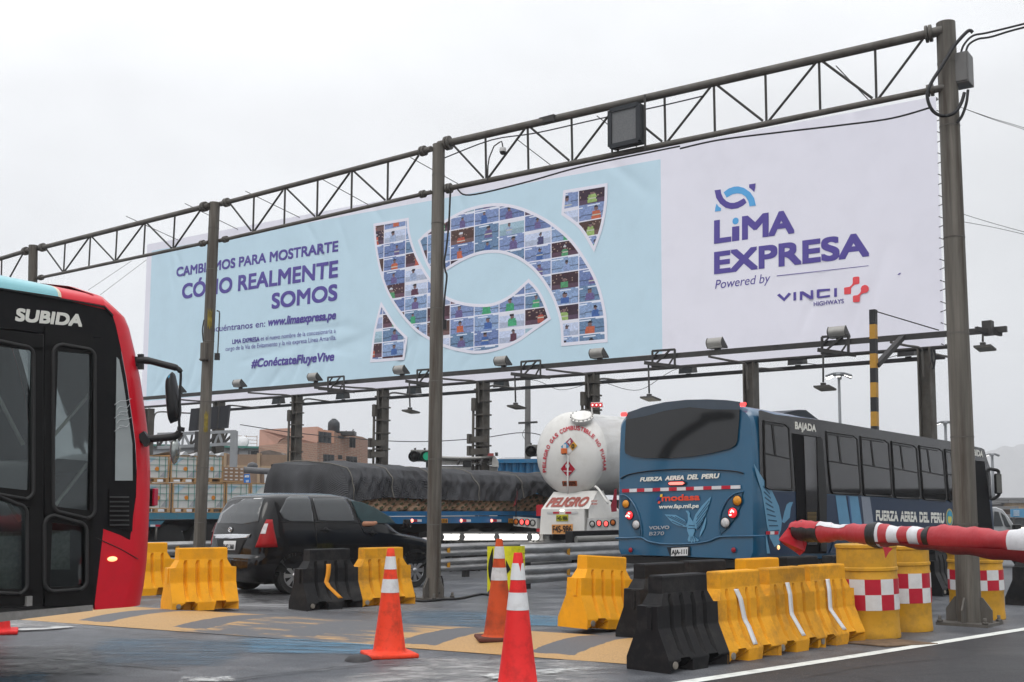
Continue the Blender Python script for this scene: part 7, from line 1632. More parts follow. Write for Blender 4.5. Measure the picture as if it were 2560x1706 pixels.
# gas tanker
def tanker():
 z0 = 27.6; C = at(1428, 1133, z0); rho = .985; bul = .42; L = -GR; n = -RD
 t = empty('gas_tanker', Vector((C.x, C.y, 0)), 'white gas tanker with a domed rear and PELIGRO lettering', 'tanker', None, PHI)
 WHT = M('tanker_white_paint', (.66, .65, .62), .35, var=.05, scale=1.5, coat=.4, dirt=((.38, .35, .30), .45, 1.8)); RL = M('tanker_red_letter', (.52, .05, .07), .5, var=.1); RDK = M('tanker_faded_red', (.35, .10, .08), .55, var=.25, scale=8); BLK = MATS['chassis_black']
 P = lambda s, w, u: C + RD * s + L * w + UP * u
 m = MB(); prof = []
 M4 = Matrix.Translation(C) @ Matrix((GR, UP, RD)).transposed().to_4x4()
 prof = [(rho * math.sin(a), -bul * math.cos(a)) for a in (math.pi / 2 * k / 14 for k in range(15))]; prof[0] = (.001, -bul)
 prof += [(rho, .02), (rho + .006, .03), (rho + .006, .06), (rho, .07), (rho, 3), (rho, 7.6)] + [(rho * math.cos(a), 7.6 + bul * math.sin(a)) for a in (math.pi / 2 * k / 6 for k in range(1, 7))]
 m.lathe(prof, m4=M4, n=56); m.build('tank', WHT, t, world=True, smooth_angle=40)
 def hit(px, py):
  d = ray(px, py); o_ = EYEV - C; dx, du, ds = d.dot(L), d.z, d.dot(RD); ox, ou, os_ = o_.dot(L), o_.z, o_.dot(RD)
  A_ = (dx * dx + du * du) / rho ** 2 + ds * ds / bul ** 2; B_ = 2 * ((dx * ox + du * ou) / rho ** 2 + ds * os_ / bul ** 2); K_ = (ox * ox + ou * ou) / rho ** 2 + os_ ** 2 / bul ** 2 - 1
  D = B_ * B_ - 4 * A_ * K_
  if D >= 0:
   tt = (-B_ - math.sqrt(D)) / (2 * A_); p = EYEV + d * tt; v = p - C
   if v.dot(RD) <= .01: nn = L * (v.dot(L) / rho ** 2) + UP * (v.z / rho ** 2) + RD * (v.dot(RD) / bul ** 2); return p, nn.normalized()
  A_ = dx * dx + du * du; B_ = 2 * (dx * ox + du * ou); K_ = ox * ox + ou * ou - rho ** 2; D = B_ * B_ - 4 * A_ * K_
  if D < 0: p = on_plane(px, py, C, n); return p, n.copy()
  tt = (-B_ - math.sqrt(D)) / (2 * A_); p = EYEV + d * tt; v = p - C; nn = L * v.dot(L) + UP * v.z; return p, nn.normalized()
 Z = lambda x, y: hit(*z6(x, y))
 msg = 'PELIGRO GAS COMBUSTIBLE NO FUMAR'; wts = [.55 if c in 'I ' else 1.15 if c == 'M' else .9 for c in msg]; tot = sum(wts); acc = 0
 for c, w in zip(msg, wts):
  f0 = (acc + .08) / tot; f1 = (acc + w - .08) / tot; acc += w
  if c == ' ': continue
  th = lambda f_: R(190 - 198 * f_); e = lambda a, k=1: Z(1750 + 258 * k * math.cos(a), 792 - 330 * k * math.sin(a))
  (p0, n0), (p1, n1) = e(th(f0)), e(th(f1)); pm, nm = e((th(f0) + th(f1)) / 2); pu, _ = e((th(f0) + th(f1)) / 2, 1.12); 
  text('ring_letter', c, p0, p1, (pu - pm).length * 1.0, nm, RL, t, .03, 0, .014, up=(pu - pm))
 def decal(name, pts, mat, off=.012):
  q = [Z(*p) for p in pts]; nn = sum((x[1] for x in q), Vector()).normalized(); m = MB(); m.slab([p + nn * off for p, _ in q], nn * .003); return m.build(name, mat, t, world=True)
 mid_ = (1704, 612)
 decal('hazard_diamond', [(1718, 532), (1779, 606), (1690, 697), (1629, 616)], M('decal_white', (.6, .6, .6), .4), .010)
 decal('hazard_field', [(1718, 532), (1748, 569), (1706, 612), (1673, 574)], M('decal_maroon', (.28, .03, .06), .4), .016)
 decal('hazard_field', [(1673, 574), (1706, 612), (1660, 656), (1629, 616)], M('decal_blue', (.06, .25, .42), .4), .016)
 decal('hazard_field', [(1748, 569), (1779, 606), (1735, 652), (1706, 612)], M('decal_amber', (.55, .28, .02), .4), .016)
 for c, x, y, mt in (('4', 1694, 595, MATS['decal_white']), ('1', 1652, 636, MATS['decal_white']), ('0', 1728, 633, BLK)):
  p0, n0 = Z(x, y); p1, _ = Z(x + 24, y); pu, _ = Z(x, y - 42); text('hazard_figure', c, p0, p1, (pu - p0).length, n0, mt, t, .04, 0, .024)
 decal('flammable_diamond', [(1692, 728), (1770, 820), (1692, 906), (1617, 818)], MATS['decal_white'], .010)
 decal('flammable_field', [(1692, 738), (1760, 820), (1692, 896), (1627, 818)], M('decal_red', (.40, .012, .03), .4), .016)
 decal('flame_mark', [(1676, 808), (1672, 785), (1682, 770), (1688, 780), (1694, 756), (1702, 782), (1712, 776), (1708, 800), (1700, 810)], MATS['decal_white'], .022)
 decal('flame_bar', [(1655, 832), (1728, 836), (1728, 844), (1655, 840)], MATS['decal_white'], .022)
 decal('number_board', [(1640, 928), (1775, 926), (1778, 974), (1645, 976)], M('board_brown_orange', (.38, .09, .03), .5), .014)
 (p0, n0), (p1, _) = Z(1650, 968), Z(1768, 968); pu, _ = Z(1650, 936); text('board_lettering', 'UN 1075', p0, p1, (pu - p0).length, n0, BLK, t, .02, 0, .022)
 # hatch, lamps on stalks
 hc, hn = Z(1820, 352); hn = (hn + UP * .6).normalized(); x_ = hn.cross(RD).normalized(); y_ = hn.cross(x_); M5 = Matrix.Translation(hc) @ Matrix((x_, y_, hn)).transposed().to_4x4()
 m = MB(); m.lathe([(.24, -.06), (.24, .02), (.285, .02), (.285, .05), (.24, .055), (.23, .08), (.001, .09)], m4=M5, n=32); o = m.build('hatch', WHT, t, world=True, smooth_angle=35)
 for k in range(16):
  a = 2 * math.pi * k / 16; c = M5 @ Vector((.262 * math.cos(a), .262 * math.sin(a), .05)); m = MB(); m.cyl(c, c + hn * .03, .016, n=6); subpart(o, t, 'bolt', m, M('bolt_grey', (.2, .2, .19), .5, .4))
 Yl = Z(1912, 310)[0].y; A6 = lambda x, y, dy=0: at(*z6(x, y), Yl + dy)
 m = MB(); m.bar(A6(1912, 320), A6(1908, 212), .04, .03); m.bar(A6(1903, 250), A6(2016, 246), .02, .03); m.bar(A6(1903, 214), A6(2012, 210), .02, .03); m.build('lamp_bracket', WHT, t, world=True)
 for x in (1922, 1958, 1994):
  c = A6(x, 232, -.02); m = MB(); m.lathe([(.026, .0), (.026, .03), (.050, .035), (.054, .02), (.054, 0)], m4=Matrix.Translation(c) @ Matrix((GR, UP, n)).transposed().to_4x4(), n=20); o = m.build('high_lamp', M('ring_red', (.55, .02, .03), .3, emit=.35), t, world=True)
  m = MB(); m.lathe([(.001, .03), (.022, .025), (.026, 0)], m4=Matrix.Translation(c) @ Matrix((GR, UP, n)).transposed().to_4x4(), n=14); subpart(o, t, 'lit_lens', m, M('pink_white_lit', (1, .75, .72), .3, emit=1.4))
 Yp = Z(1690, 800)[0].y - .12; A7 = lambda x, y, dy=0: at(*z6(x, y), Yp + dy)
 m = MB(); m.tube([A7(1655, 680), A7(1690, 700), A7(1688, 900), A7(1690, 1050)], .02, 8); m.build('lamp_stalk', WHT, t, world=True)
 m = MB(); m.box(A7(1655, 655), (.13, .1, .13), R(20), .01); m.build('orange_lamp', M('orange_lamp_lens', (.60, .13, .02), .3, var=.1), t, world=True); m = MB(); m.box(A7(1655, 681), (.1, .1, .03)); m.build('lamp_foot', BLK, t, world=True)
 # rear apron, box, lamp pods
 Rp = lambda x, y, off=0: on_plane(*z6(x, y), C + n * (.38 + off), n)
 AP = [(1560, 1030), (1965, 1018), (1880, 1186), (1445, 1192)]; qa = [Rp(*p, -.3 if i < 2 else 0) for i, p in enumerate(AP)]
 m = MB(); m.slab(qa, RD * .25); m.build('apron', WHT, t, world=True)
 m = MB(); m.slab([Rp(1965, 1018, -.3), Rp(2010, 1090, -.6), Rp(2120, 1200, -.7), Rp(2120, 1400, -.7), Rp(1880, 1400, 0), Rp(1880, 1186, 0)], RD * .2); m.build('side_skirt', WHT, t, world=True)
 m = MB(); m.tube(catmull([Rp(1940, 980, -.25), Rp(1975, 1010, -.25), Rp(2040, 1110, -.25), Rp(2060, 1135, -.3)], 5), .03, 8); m.build('skirt_bead', WHT, t, world=True)
 un = (qa[3] - qa[0]); an = (qa[1] - qa[0]).cross(qa[0] - qa[3]).normalized(); an = an if an.dot(n) > 0 else -an; ap = lambda x, y: on_plane(*z6(x, y), qa[0], an)
 text('danger_lettering', 'PELIGRO', ap(1490, 1172), ap(1868, 1166), (ap(1700, 1090) - ap(1700, 1170)).length, an, RDK, t, .04, .30, .012)
 for y in (1120, 1146): text('small_lettering', 'PARE' if y == 1120 else 'PELIGRO', ap(1905, y + 6), ap(1960, y + 6), .05, an, RDK, t, .03, 0, .012)
 m = MB(); m.slab([Rp(1445, 1190), Rp(1842, 1186), Rp(1842, 1418), Rp(1430, 1420)], RD * .6); m.build('rear_box', WHT, t, world=True)
 bx = lambda nm, pts, mat, off=.01: (lambda mm: (mm.slab([Rp(*p, off) for p in pts], n * .006), mm.build(nm, mat, t, world=True)))(MB())[1]
 for x0, x1, mt in ((1498, 1553, 'g'), (1555, 1610, 'r'), (1667, 1722, 'r'), (1724, 1780, 'g')): bx('reflective_tape', [(x0, 1214), (x1, 1213), (x1, 1230), (x0, 1231)], MATS['tape_red'] if mt == 'r' else M('tape_grey', (.50, .50, .50), .4))
 PB = M('plate_black', (.01, .01, .012), .5)
 bx('number_plate', [(1583, 1241), (1693, 1239), (1692, 1299), (1584, 1301)], M('plate_yellow', (.50, .48, .03), .4)); text('plate_lettering', 'F4S-986', Rp(1589, 1294, .02), Rp(1688, 1292, .02), (Rp(1600, 1254) - Rp(1600, 1293)).length, n, PB, t, .02)
 bx('number_board', [(1543, 1331), (1736, 1326), (1734, 1416), (1545, 1418)], M('board_orange', (.60, .27, .08), .5)); text('board_lettering', 'F4S-986', Rp(1554, 1406, .02), Rp(1726, 1402, .02), (Rp(1560, 1342) - Rp(1560, 1405)).length, n, PB, t, .02)
 m = MB(); m.box(Rp(1636, 1202, .03), (.10, .04, .035), PHI - math.pi / 2); m.build('plate_lamp', M('plate_lamp_lit', (1, .95, .85), .3, emit=1.2), t, world=True)
 GREYP = M('lamp_pod_grey', (.45, .45, .44), .4, var=.1, dirt=((.2, .19, .18), .5, 5))
 for pod, lamps in (([(1188, 1258), (1405, 1276), (1405, 1366), (1192, 1342)], ((1215, 1305, 'a'), (1268, 1307, 'r'), (1318, 1310, 'r'), (1368, 1315, 'c'))), ([(1872, 1272), (2150, 1266), (2150, 1384), (1862, 1390)], ((1915, 1325, 'c'), (1978, 1318, 'r'), (2042, 1322, 'r'), (2105, 1312, 'a')))):
  m = MB(); m.slab([Rp(*p) for p in pod], RD * .12); o = m.build('lamp_pod', GREYP, t, world=True)
  for x, y, k in lamps:
   c = Rp(x, y, .012); r_ = 26 / 3.677 / F_PX * c.y; M6 = Matrix.Translation(c) @ Matrix((GR, UP, n)).transposed().to_4x4()
   m = MB(); m.lathe([(r_ * 1.15, -.01), (r_ * 1.15, .02), (r_ * .95, .02), (r_ * .95, 0)], m4=M6, n=20); subpart(o, t, 'lamp_ring', m, BLK, 40)
   m = MB(); m.lathe([(.001, .022), (r_ * .6, .018), (r_ * .94, .0)], m4=M6, n=20); subpart(o, t, 'lamp_lens', m, {'a': M('lens_orange', (.50, .13, .02), .3), 'r': M('lens_red_lit', (1, .10, .09), .3, emit=1.2, var=.4, scale=40), 'c': M('lens_grey', (.40, .40, .38), .3)}[k], 60)
 for pts in ([(1400, 1152), (1462, 1146), (1462, 1190), (1440, 1252), (1402, 1252)], [(1402, 1366), (1436, 1366), (1434, 1424), (1402, 1424)]): bx('red_panel', pts, M('tanker_red_panel', (.40, .02, .03), .5), -.05)
 m = MB(); m.slab([Rp(1425, 1420, -.1), Rp(1460, 1420, -.1), Rp(1460, 1560, -.1), Rp(1422, 1560, -.1)], RD * .05); m.build('mud_flap', WHT, t, world=True)
 m = MB(); m.slab([Rp(1468, 1432, -.2), Rp(1510, 1432, -.2), Rp(1510, 1480, -.2), Rp(1468, 1480, -.2)], RD * .05); m.build('valve_cover', M('valve_cover_white', (.5, .5, .48), .5), t, world=True)
 m = MB(); m.slab([P(.5, -.5, -1.6), P(.5, .5, -1.6), P(7.5, .5, -1.6), P(7.5, -.5, -1.6)], UP * .5); m.build('chassis', BLK, t, world=True)
 for s in (.5, 1.7, 2.9):
  for w in (-1.05, .6):
   c = P(s, w, 0); c.z = .5; m = MB(); m.cyl(c, c + L * .45, .5, n=28); m.build('wheel', MATS['tyre_rubber'], t, world=True, smooth_angle=40)
 m = MB(); Yf = Rp(1215, 1250).y; A8 = lambda x, y: at(*z6(x, y), Yf); m.cyl(A8(1213, 1262), A8(1218, 990), .014, n=6); o = m.build('flag_staff', BLK, t, world=True)
 m = MB(); m.slab([A8(1222, 1000), A8(1226, 1040), A8(1222, 1130), A8(1186, 1172), A8(1208, 1100)], Vector((0, .01, 0))); subpart(o, t, 'flag', m, M('flag_dark_red', (.20, .012, .02), .6))
 bx('red_cloth', [(2118, 1010), (2140, 1000), (2140, 1210), (2092, 1215), (2085, 1150), (2105, 1100)], M('dark_red_cloth', (.20, .015, .03), .8), .2)
tanker()
# guard rails, tube lamps and the chevron board
GALV = M('galvanised_rail', (.44, .44, .44), .32, .7, var=.25, scale=4, dirt=((.05, .047, .044), .75, 2.4), stretch=(.4, .4, 2)); POSTM = M('rail_post_steel', (.05, .05, .05), .5, .3)
AMB = M('amber_reflector', (.55, .26, .02), .3, var=.1)
def guard_rail(p, d, length, beams, bh, label, refl=(), posts=1.6):
 nrm = d.cross(UP).normalized(); nrm = nrm if nrm.dot(EYEV - p) > 0 else -nrm
 t = empty('guard_rail', Vector((p.x, p.y, 0)), label, 'guard rail', None, math.atan2(d.y, d.x)); n = max(2, int(length / .5))
 for zt in beams:
  prof = [(.0, 0), (.0, -.02), (.045, -.05 * bh / .3), (.055, -.085 * bh / .3), (.03, -.12 * bh / .3), (.0, -.15 * bh / .3), (.03, -.18 * bh / .3), (.055, -.215 * bh / .3), (.045, -.25 * bh / .3), (.0, -.28 * bh / .3), (0, -bh)]
  m = MB(); m.grid([[Vector((p.x, p.y, zt + z)) + d * (length * i / n) + nrm * y for y, z in prof] for i in range(n + 1)]); o = m.build('rail_beam', GALV, t, world=True, smooth_angle=70)
  md = o.modifiers.new('s', 'SOLIDIFY'); md.thickness = .008
  for s in refl:
   c = Vector((p.x, p.y, zt - bh * .5)) + d * s + nrm * .05; m = MB(); m.slab([c + UP * .07 + d * .03, c - UP * .07 + d * .03, c - UP * .05 - d * .06, c + UP * .03 - d * .06], nrm * .01); m.build('reflector', AMB, t, world=True)
 k = int(length / posts)
 for i in range(k + 1):
  c = Vector((p.x, p.y, 0)) + d * (posts * i + .3) - nrm * .09; m = MB(); m.bar(c, c + UP * (max(beams) - .03), .10, .14, up=d); m.build('rail_post', POSTM, t, world=True)
 return t
pr = ground(1300, 1475); guard_rail(pr, RD, 9.5, (.82, .43), .33, 'double guard rail running from the chevron board behind the blue bus', (1.45,), 2.2)
pl_ = at(985, 1364, 23.6); guard_rail(Vector((pl_.x, pl_.y, 0)), RD, 6, (.73, .42), .27, 'double guard rail between the slim post and the chevron board', (1.6,), 2)
pf = at(340, 1358, 24.5); guard_rail(Vector((pf.x, pf.y, 0)), RD, 12, (.74, .40), .30, 'guard rail with peeling white paint behind the stained post', (1.0,), 2)
pp = at(1000, 1357, 27.5); guard_rail(Vector((pp.x, pp.y, 0)), RD, 5.5, (.72,), .25, 'farther guard rail under the glowing tube lamps', (), 2)
TUBE = M('tube_lamp_lit', (1, .98, .92), .3, emit=2.6); FIX = M('tube_fixture', (.12, .12, .12), .5)
def tube_lamp(px0, px1, py, Y0, label, lit=True, r=.07):
 a, b = at(px0, py, Y0), at(px1, py, Y0 + (px1 - px0) * .012); d = (b - a).normalized()
 t = empty('tube_lamp', (a + b) / 2, label, 'lamp', 'tube lamps on the toll islands' if lit else None)
 m = MB(); m.cyl(a + d * .03, b - d * .03, r, n=14); m.build('tube', TUBE if lit else M('tube_unlit', (.16, .16, .15), .3), t, world=True, smooth_angle=60)
 m = MB(); m.bar(a + UP * (r + .03), b + UP * (r + .03), r * 1.6, .04); m.build('fixture', FIX if lit else POSTM, t, world=True)
 for e, s in ((a, 1), (b, -1)):
  m = MB(); m.cyl(e, e + d * s * .035, r * 1.12, n=14); m.build('end_cap', FIX, t, world=True)
 m = MB(); c = (a + b) / 2; m.bar(c + UP * r, Vector((c.x, c.y + .1, 0)), .05); m.build('stand', POSTM, t, world=True)
for k, (x0, x1) in enumerate(((1058, 1072), (1102, 1151), (1154, 1240), (1241, 1322), (1323, 1344))):
 tube_lamp(x0, x1, 1343, 27.0, ('glowing tube lamp showing just left of the slim post', 'glowing tube lamp starting at the right side of the slim post', 'longest glowing tube lamp, second right of the slim post', 'glowing tube lamp above the chevron board', 'short glowing tube lamp touching the tanker')[k])
t = empty('tube_lamp', at(1480, 1350, 24), 'black housing with an unlit grey tube in front of the tanker wheels', 'lamp')
m = MB(); m.bar(at(1422, 1347, 24), at(1562, 1343, 24.6), .30, .30); m.build('housing', M('tube_housing_black', (.012, .012, .013), .45), t, world=True)
m = MB(); m.cyl(at(1440, 1350, 23.8), at(1556, 1346, 24.3), .075, n=12); m.build('tube', M('tube_unlit', (.16, .16, .15), .3), t, world=True, smooth_angle=60)
m = MB(); c = at(1490, 1355, 24.2); m.bar(c, Vector((c.x, c.y, 0)), .08); m.build('stand', POSTM, t, world=True)
def chevron():
 Y = 19.9; A_ = lambda x, y, d=0: at(x, y, Y + d); zq = lambda x, y: (1100 + x / 3.677, 1280 + y / 3.677)
 t = empty('chevron_board', ground(1262, 1482), 'curved yellow board with a black chevron, at the nose of the guard rail', 'sign')
 def curved(poly, mat, nm, r0=0):
  xs = [p[0] for p in poly]; x0, x1 = 434, 780
  m = MB(); q = []
  for x, y in poly: u = (x - x0) / (x1 - x0); q.append(A_(*zq(x, y), .0 + .22 * (2 * u - 1) ** 2 - .22 - r0))
  m.slab(q, Vector((0, .008, 0))); return m.build(nm, mat, t, world=True)
 YB = M('board_fluorescent_yellow', (.72, .68, .015), .5, var=.06, scale=6, dirt=((.25, .22, .05), .5, 7)); BKB = M('board_black_film', (.012, .012, .012), .5)
 n = 14
 for k in range(n):
  xa, xb = 434 + 346 * k / n, 434 + 346 * (k + 1) / n; curved([(xa, 318 - 4 * k / n), (xb, 318 - 4 * (k + 1) / n), (xb, 716), (xa, 740 - 20 * k / n)], YB, 'board_strip')
 for k in range(10):
  y0, y1 = 335 + 375 * k / 10, 335 + 375 * (k + 1) / 10; f0 = math.sin(math.pi * k / 10); f1 = math.sin(math.pi * (k + 1) / 10); curved([(482 - 40 * f0, y0), (486, y0), (486, y1), (482 - 40 * f1, y1)], BKB, 'chevron_mark', .012)
 curved([(606, 440), (650, 530), (606, 580)], BKB, 'chevron_mark', .012)
 rr_ = random.Random(2)
 for k in range(26):
  x, y = rr_.uniform(700, 775), rr_.uniform(310, 560); s = rr_.uniform(3, 9); curved([(x, y), (x + s, y + 2), (x + s * .7, y + s), (x + 1, y + s * .8)], BKB, 'scuff_mark', .010)
 m = MB(); m.bar(A_(*zq(460, 740), .15), ground(1226, 1489), .08); m.bar(A_(*zq(700, 716), .15), ground(1290, 1482), .08); m.build('board_leg', POSTM, t, world=True)
chevron()
# traffic lights, fairing, container and other things over the tarpaulin
LGT = M('signal_grey_housing', (.16, .16, .15), .5, var=.15); SBK = M('signal_visor_black', (.008, .008, .008), .4)
def signal(x0, y0, Y, cols, label):
 c = at(*z6(x0, y0), Y); t = empty('traffic_light', c, label, 'traffic light'); gap = .36
 m = MB(); m.box((gap / 2 + .06, .2, .0), (.85, .3, .36), 0, .03); m.build('housing', LGT, t)
 for k, mt in enumerate(cols):
  m = MB(); Mx = Matrix.Translation((k * gap - .02, .05, -.02)) @ Matrix(((1, 0, 0), (0, 0, 1), (-.25, -1, -.1))).transposed().to_4x4()
  m.lathe([(.165, 0), (.175, .16), (.165, .17), (.15, .02)], m4=Mx, n=24); m.build('visor', SBK, t, smooth_angle=40)
  m = MB(); m.lathe([(.001, .04), (.10, .03), (.15, .01)], m4=Mx, n=20); m.build('lens', mt, t, smooth_angle=60)
 for k in range(3):
  m = MB(); m.box((-.05 + .3 * k, .2, .21), (.06, .05, .06)); m.build('lug', SBK, t)
 m = MB(); m.bar((.35, .3, -.1), (.35, .3, -c.z), .12); m.build('mast', DARKST, t)
signal(295, 695, 36, (M('lens_dark', (.01, .01, .01), .2), M('lens_green_lit', (.01, .22, .12), .2, emit=.7)), 'horizontal traffic light with a green lens, left of the slim post')
signal(1366, 648, 36, (MATS['lens_dark'], M('lens_dull_red', (.20, .025, .04), .2)), 'horizontal traffic light with a dull red lens, left of the tanker')
Zp = lambda x, y, Y: at(*z6(x, y), Y)
m = MB(); m.slab([Zp(1416, 688, 36.4), Zp(1480, 686, 36.4), Zp(1480, 742, 36.4), Zp(1418, 742, 36.4)], Vector((0, .5, 0))); o = m.build('blue_cabinet', M('cabinet_blue', (.02, .16, .42), .5)); tag(o, 'small blue box under the traffic light beside the tanker', 'box')
def fairing():
 t = empty('truck_cab', Vector((Zp(760, 740, 38).x, 38, 0)), 'pale truck cab roof with a curved air deflector, above the tarpaulin', 'truck')
 W_ = M('cab_pale_grey', (.42, .41, .39), .45, var=.12, scale=2, dirt=((.2, .19, .17), .6, 3)); m = MB()
 rows = [[Zp(x, 700 + 8 * math.sin(math.pi * (x - 500) / 480) - (10 if x > 960 else 0), 38) for x in range(480, 1001, 40)], [Zp(x, 720 + 22 * math.sin(math.pi * (x - 500) / 480), 38.4) for x in range(480, 1001, 40)], [Zp(x, 782, 38.2) for x in range(480, 1001, 40)]]
 m.grid(rows); o = m.build('air_deflector', W_, t, world=True, smooth_angle=60); md = o.modifiers.new('s', 'SOLIDIFY'); md.thickness = .06
 m = MB(); m.slab([Zp(998, 690, 38), Zp(1018, 700, 38), Zp(1050, 745, 38), Zp(1050, 800, 38), Zp(990, 800, 38)], Vector((0, 1.2, 0))); m.build('deflector_side', W_, t, world=True)
 for x in (700, 910):
  m = MB(); m.bar(Zp(x, 725, 37.9), Zp(x - 25, 780, 37.8), .06); m.build('deflector_stay', DARKST, t, world=True)
 m = MB(); m.slab([Zp(725, 748, 37.7), Zp(800, 748, 37.7), Zp(800, 800, 37.7), Zp(725, 800, 37.7)], Vector((0, .3, 0))); m.build('roof_unit', SBK, t, world=True)
 m = MB(); m.box(Zp(980, 688, 37.9), (.2, .12, .09)); m.build('roof_lamp', M('marker_dull_red', (.3, .06, .06), .4), t, world=True); m = MB(); m.cyl(Zp(1035, 700, 38.5), Zp(1034, 668, 38.5), .05, n=8); m.build('exhaust', DARKST, t, world=True)
 a = Zp(500, 790, 38.3); b = Zp(1040, 790, 38.3); m = MB(); m.slab([a, b, Vector((b.x, b.y, .5)), Vector((a.x, a.y, .5))], Vector((0, 2, 0))); m.build('cab', W_, t, world=True)
fairing()
def container():
 t = empty('blue_truck_body', Vector((Zp(1230, 780, 41).x, 41, 0)), 'blue corrugated truck body showing between the tarpaulin and the tanker', 'truck body'); B_ = M('container_blue', (.03, .21, .42), .5, var=.15, scale=2, dirt=((.2, .22, .24), .5, 3)); m = MB(); top, bot_ = [], []
 for i in range(33):
  x = 994 + (1500 - 994) * i / 32; dpt = .10 if (i // 2) % 2 else 0; p = Zp(x, 752, 41 + dpt + i * .03); top.append(p); bot_.append(Vector((p.x, p.y, 1.2)))
 m.grid([top, bot_], smooth=False); m.build('corrugated_side', B_, t, world=True)
 m = MB(); m.bar(Zp(994, 748, 40.9), Zp(1500, 744, 41.9), .14, .14); m.build('top_rail', B_, t, world=True)
 m = MB(); m.slab([top[0], top[-1], top[-1] + Vector((-.3, 2.3, 0)), top[0] + Vector((-.3, 2.3, 0))], UP * -.05); m.build('load_top', M('container_load_grey', (.22, .23, .24), .8), t, world=True)
 m = MB(); m.slab([Vector((top[0].x, top[0].y + .3, 1.2)), Vector((top[-1].x, top[-1].y + .3, 1.2)), Vector((top[-1].x, top[-1].y + 2.3, 1.2)), Vector((top[0].x, top[0].y + 2.3, 1.2))], UP * -.6); m.build('chassis', MATS['chassis_black'], t, world=True)
container()
t = empty('shed', Vector((Zp(1170, 720, 62).x, 62, 0)), 'low shed with a grey corrugated roof behind the blue truck body', 'building'); m = MB()
m.slab([Zp(1046, 738, 60), Zp(1060, 722, 62), Zp(1120, 714, 64), Zp(1290, 714, 64), Zp(1320, 738, 60)], UP * -.15); m.build('roof', M('corrugated_roof_grey', (.25, .26, .27), .7, var=.2, scale=1, stretch=(12, 1, 1)), t, world=True)
a, b = Zp(1046, 740, 60.4), Zp(1320, 740, 60.4); m = MB(); m.slab([a, b, Vector((b.x, b.y, 0)), Vector((a.x, a.y, 0))], Vector((0, 3, 0))); m.build('wall', M('shed_wall_grey', (.22, .21, .20), .9), t, world=True)
# utility pole
def pole(): 
 p = at(1319, 1200, 55); p.z = 0; t = empty('utility_pole', p, 'slender concrete utility pole with one crossarm, between slim post and tanker', 'pole'); h = height_over(1317, 945, p); m = MB(); m.cyl((0, 0, 0), (0, 0, h), .16, .13, n=16); m.build('shaft', M('concrete_pole', (.16, .155, .15), .8, var=.15), t, smooth_angle=50)
 z = height_over(1319, 1058, p); m = MB(); m.bar((-.45, -.2, z - .02), (.46, -.2, z + .03), .11, .09); m.build('crossarm', DARKST, t)
 m = MB(); m.tube([(-.12 - .13 * math.sin(math.pi * k / 8), -.2, z - .3 - .5 * k / 8) for k in range(9)], .012, 5); m.build('wire_loop', RUBBER, t)
pole()
# houses beyond the toll plaza
BRK = bpy.data.materials.new('house_brick'); BRK.use_nodes = True; nt = BRK.node_tree; b = nt.nodes['Principled BSDF']; b.inputs['Roughness'].default_value = .9
tc = nt.nodes.new('ShaderNodeTexCoord'); mp = nt.nodes.new('ShaderNodeMapping'); mp.inputs['Rotation'].default_value = (R(90), 0, 0); nt.links.new(tc.outputs['Object'], mp.inputs[0])
br = nt.nodes.new('ShaderNodeTexBrick'); br.inputs['Scale'].default_value = 2.2; br.inputs['Color1'].default_value = (.30, .15, .095, 1); br.inputs['Color2'].default_value = (.24, .125, .08, 1); br.inputs['Mortar'].default_value = (.30, .24, .19, 1); br.inputs['Mortar Size'].default_value = .03; nt.links.new(mp.outputs[0], br.inputs['Vector']); nt.links.new(br.outputs[0], b.inputs['Base Color'])
PINK = M('house_pink_plaster', (.52, .30, .23), .9, var=.08, scale=.5, dirt=((.35, .22, .17), .5, .8)); TAN = M('house_tan_brick', (.24, .165, .115), .9, var=.15, scale=2); CONCM = M('house_concrete', (.36, .26, .17), .9, var=.12, scale=1); WINM = M('house_window_dark', (.05, .055, .06), .15, var=.2, scale=2); FRM = M('window_frame_dark', (.05, .05, .05), .5); WHW = M('house_white_wall', (.60, .61, .62), .8, var=.06)
GRNR = M('roof_edge_green', (.04, .16, .13), .6); DKW = M('dark_opening', (.015, .015, .016), .8)
def wallslab(name, pts, Y, mat, parent, back=4, z=z4):
 m = MB(); q = [at(*z(x, y), Y if not isinstance(Y, (list, tuple)) else Y[i]) for i, (x, y) in enumerate(pts)]; m.slab(q, Vector((0, back, 0))); return m.build(name, mat, parent, world=True)
def house_window(parent, pts, Y, nx, z=z4, mat=None):
 m = MB(); q = [at(*z(x, y), Y) for x, y in pts]; m.slab([p + Vector((0, -.04, 0)) for p in q], Vector((0, .05, 0))); o = m.build('window', mat or WINM, parent, world=True)
 for k in range(nx + 1):
  m = MB(); a = q[0].lerp(q[1], k / nx); c = q[3].lerp(q[2], k / nx); m.bar(a + Vector((0, -.08, 0)), c + Vector((0, -.08, 0)), .09, .06); subpart(o, parent, 'frame_bar', m, FRM)
 m = MB(); m.bar(q[0].lerp(q[3], .45) + Vector((0, -.08, 0)), q[1].lerp(q[2], .45) + Vector((0, -.08, 0)), .06, .06); subpart(o, parent, 'frame_bar', m, FRM)
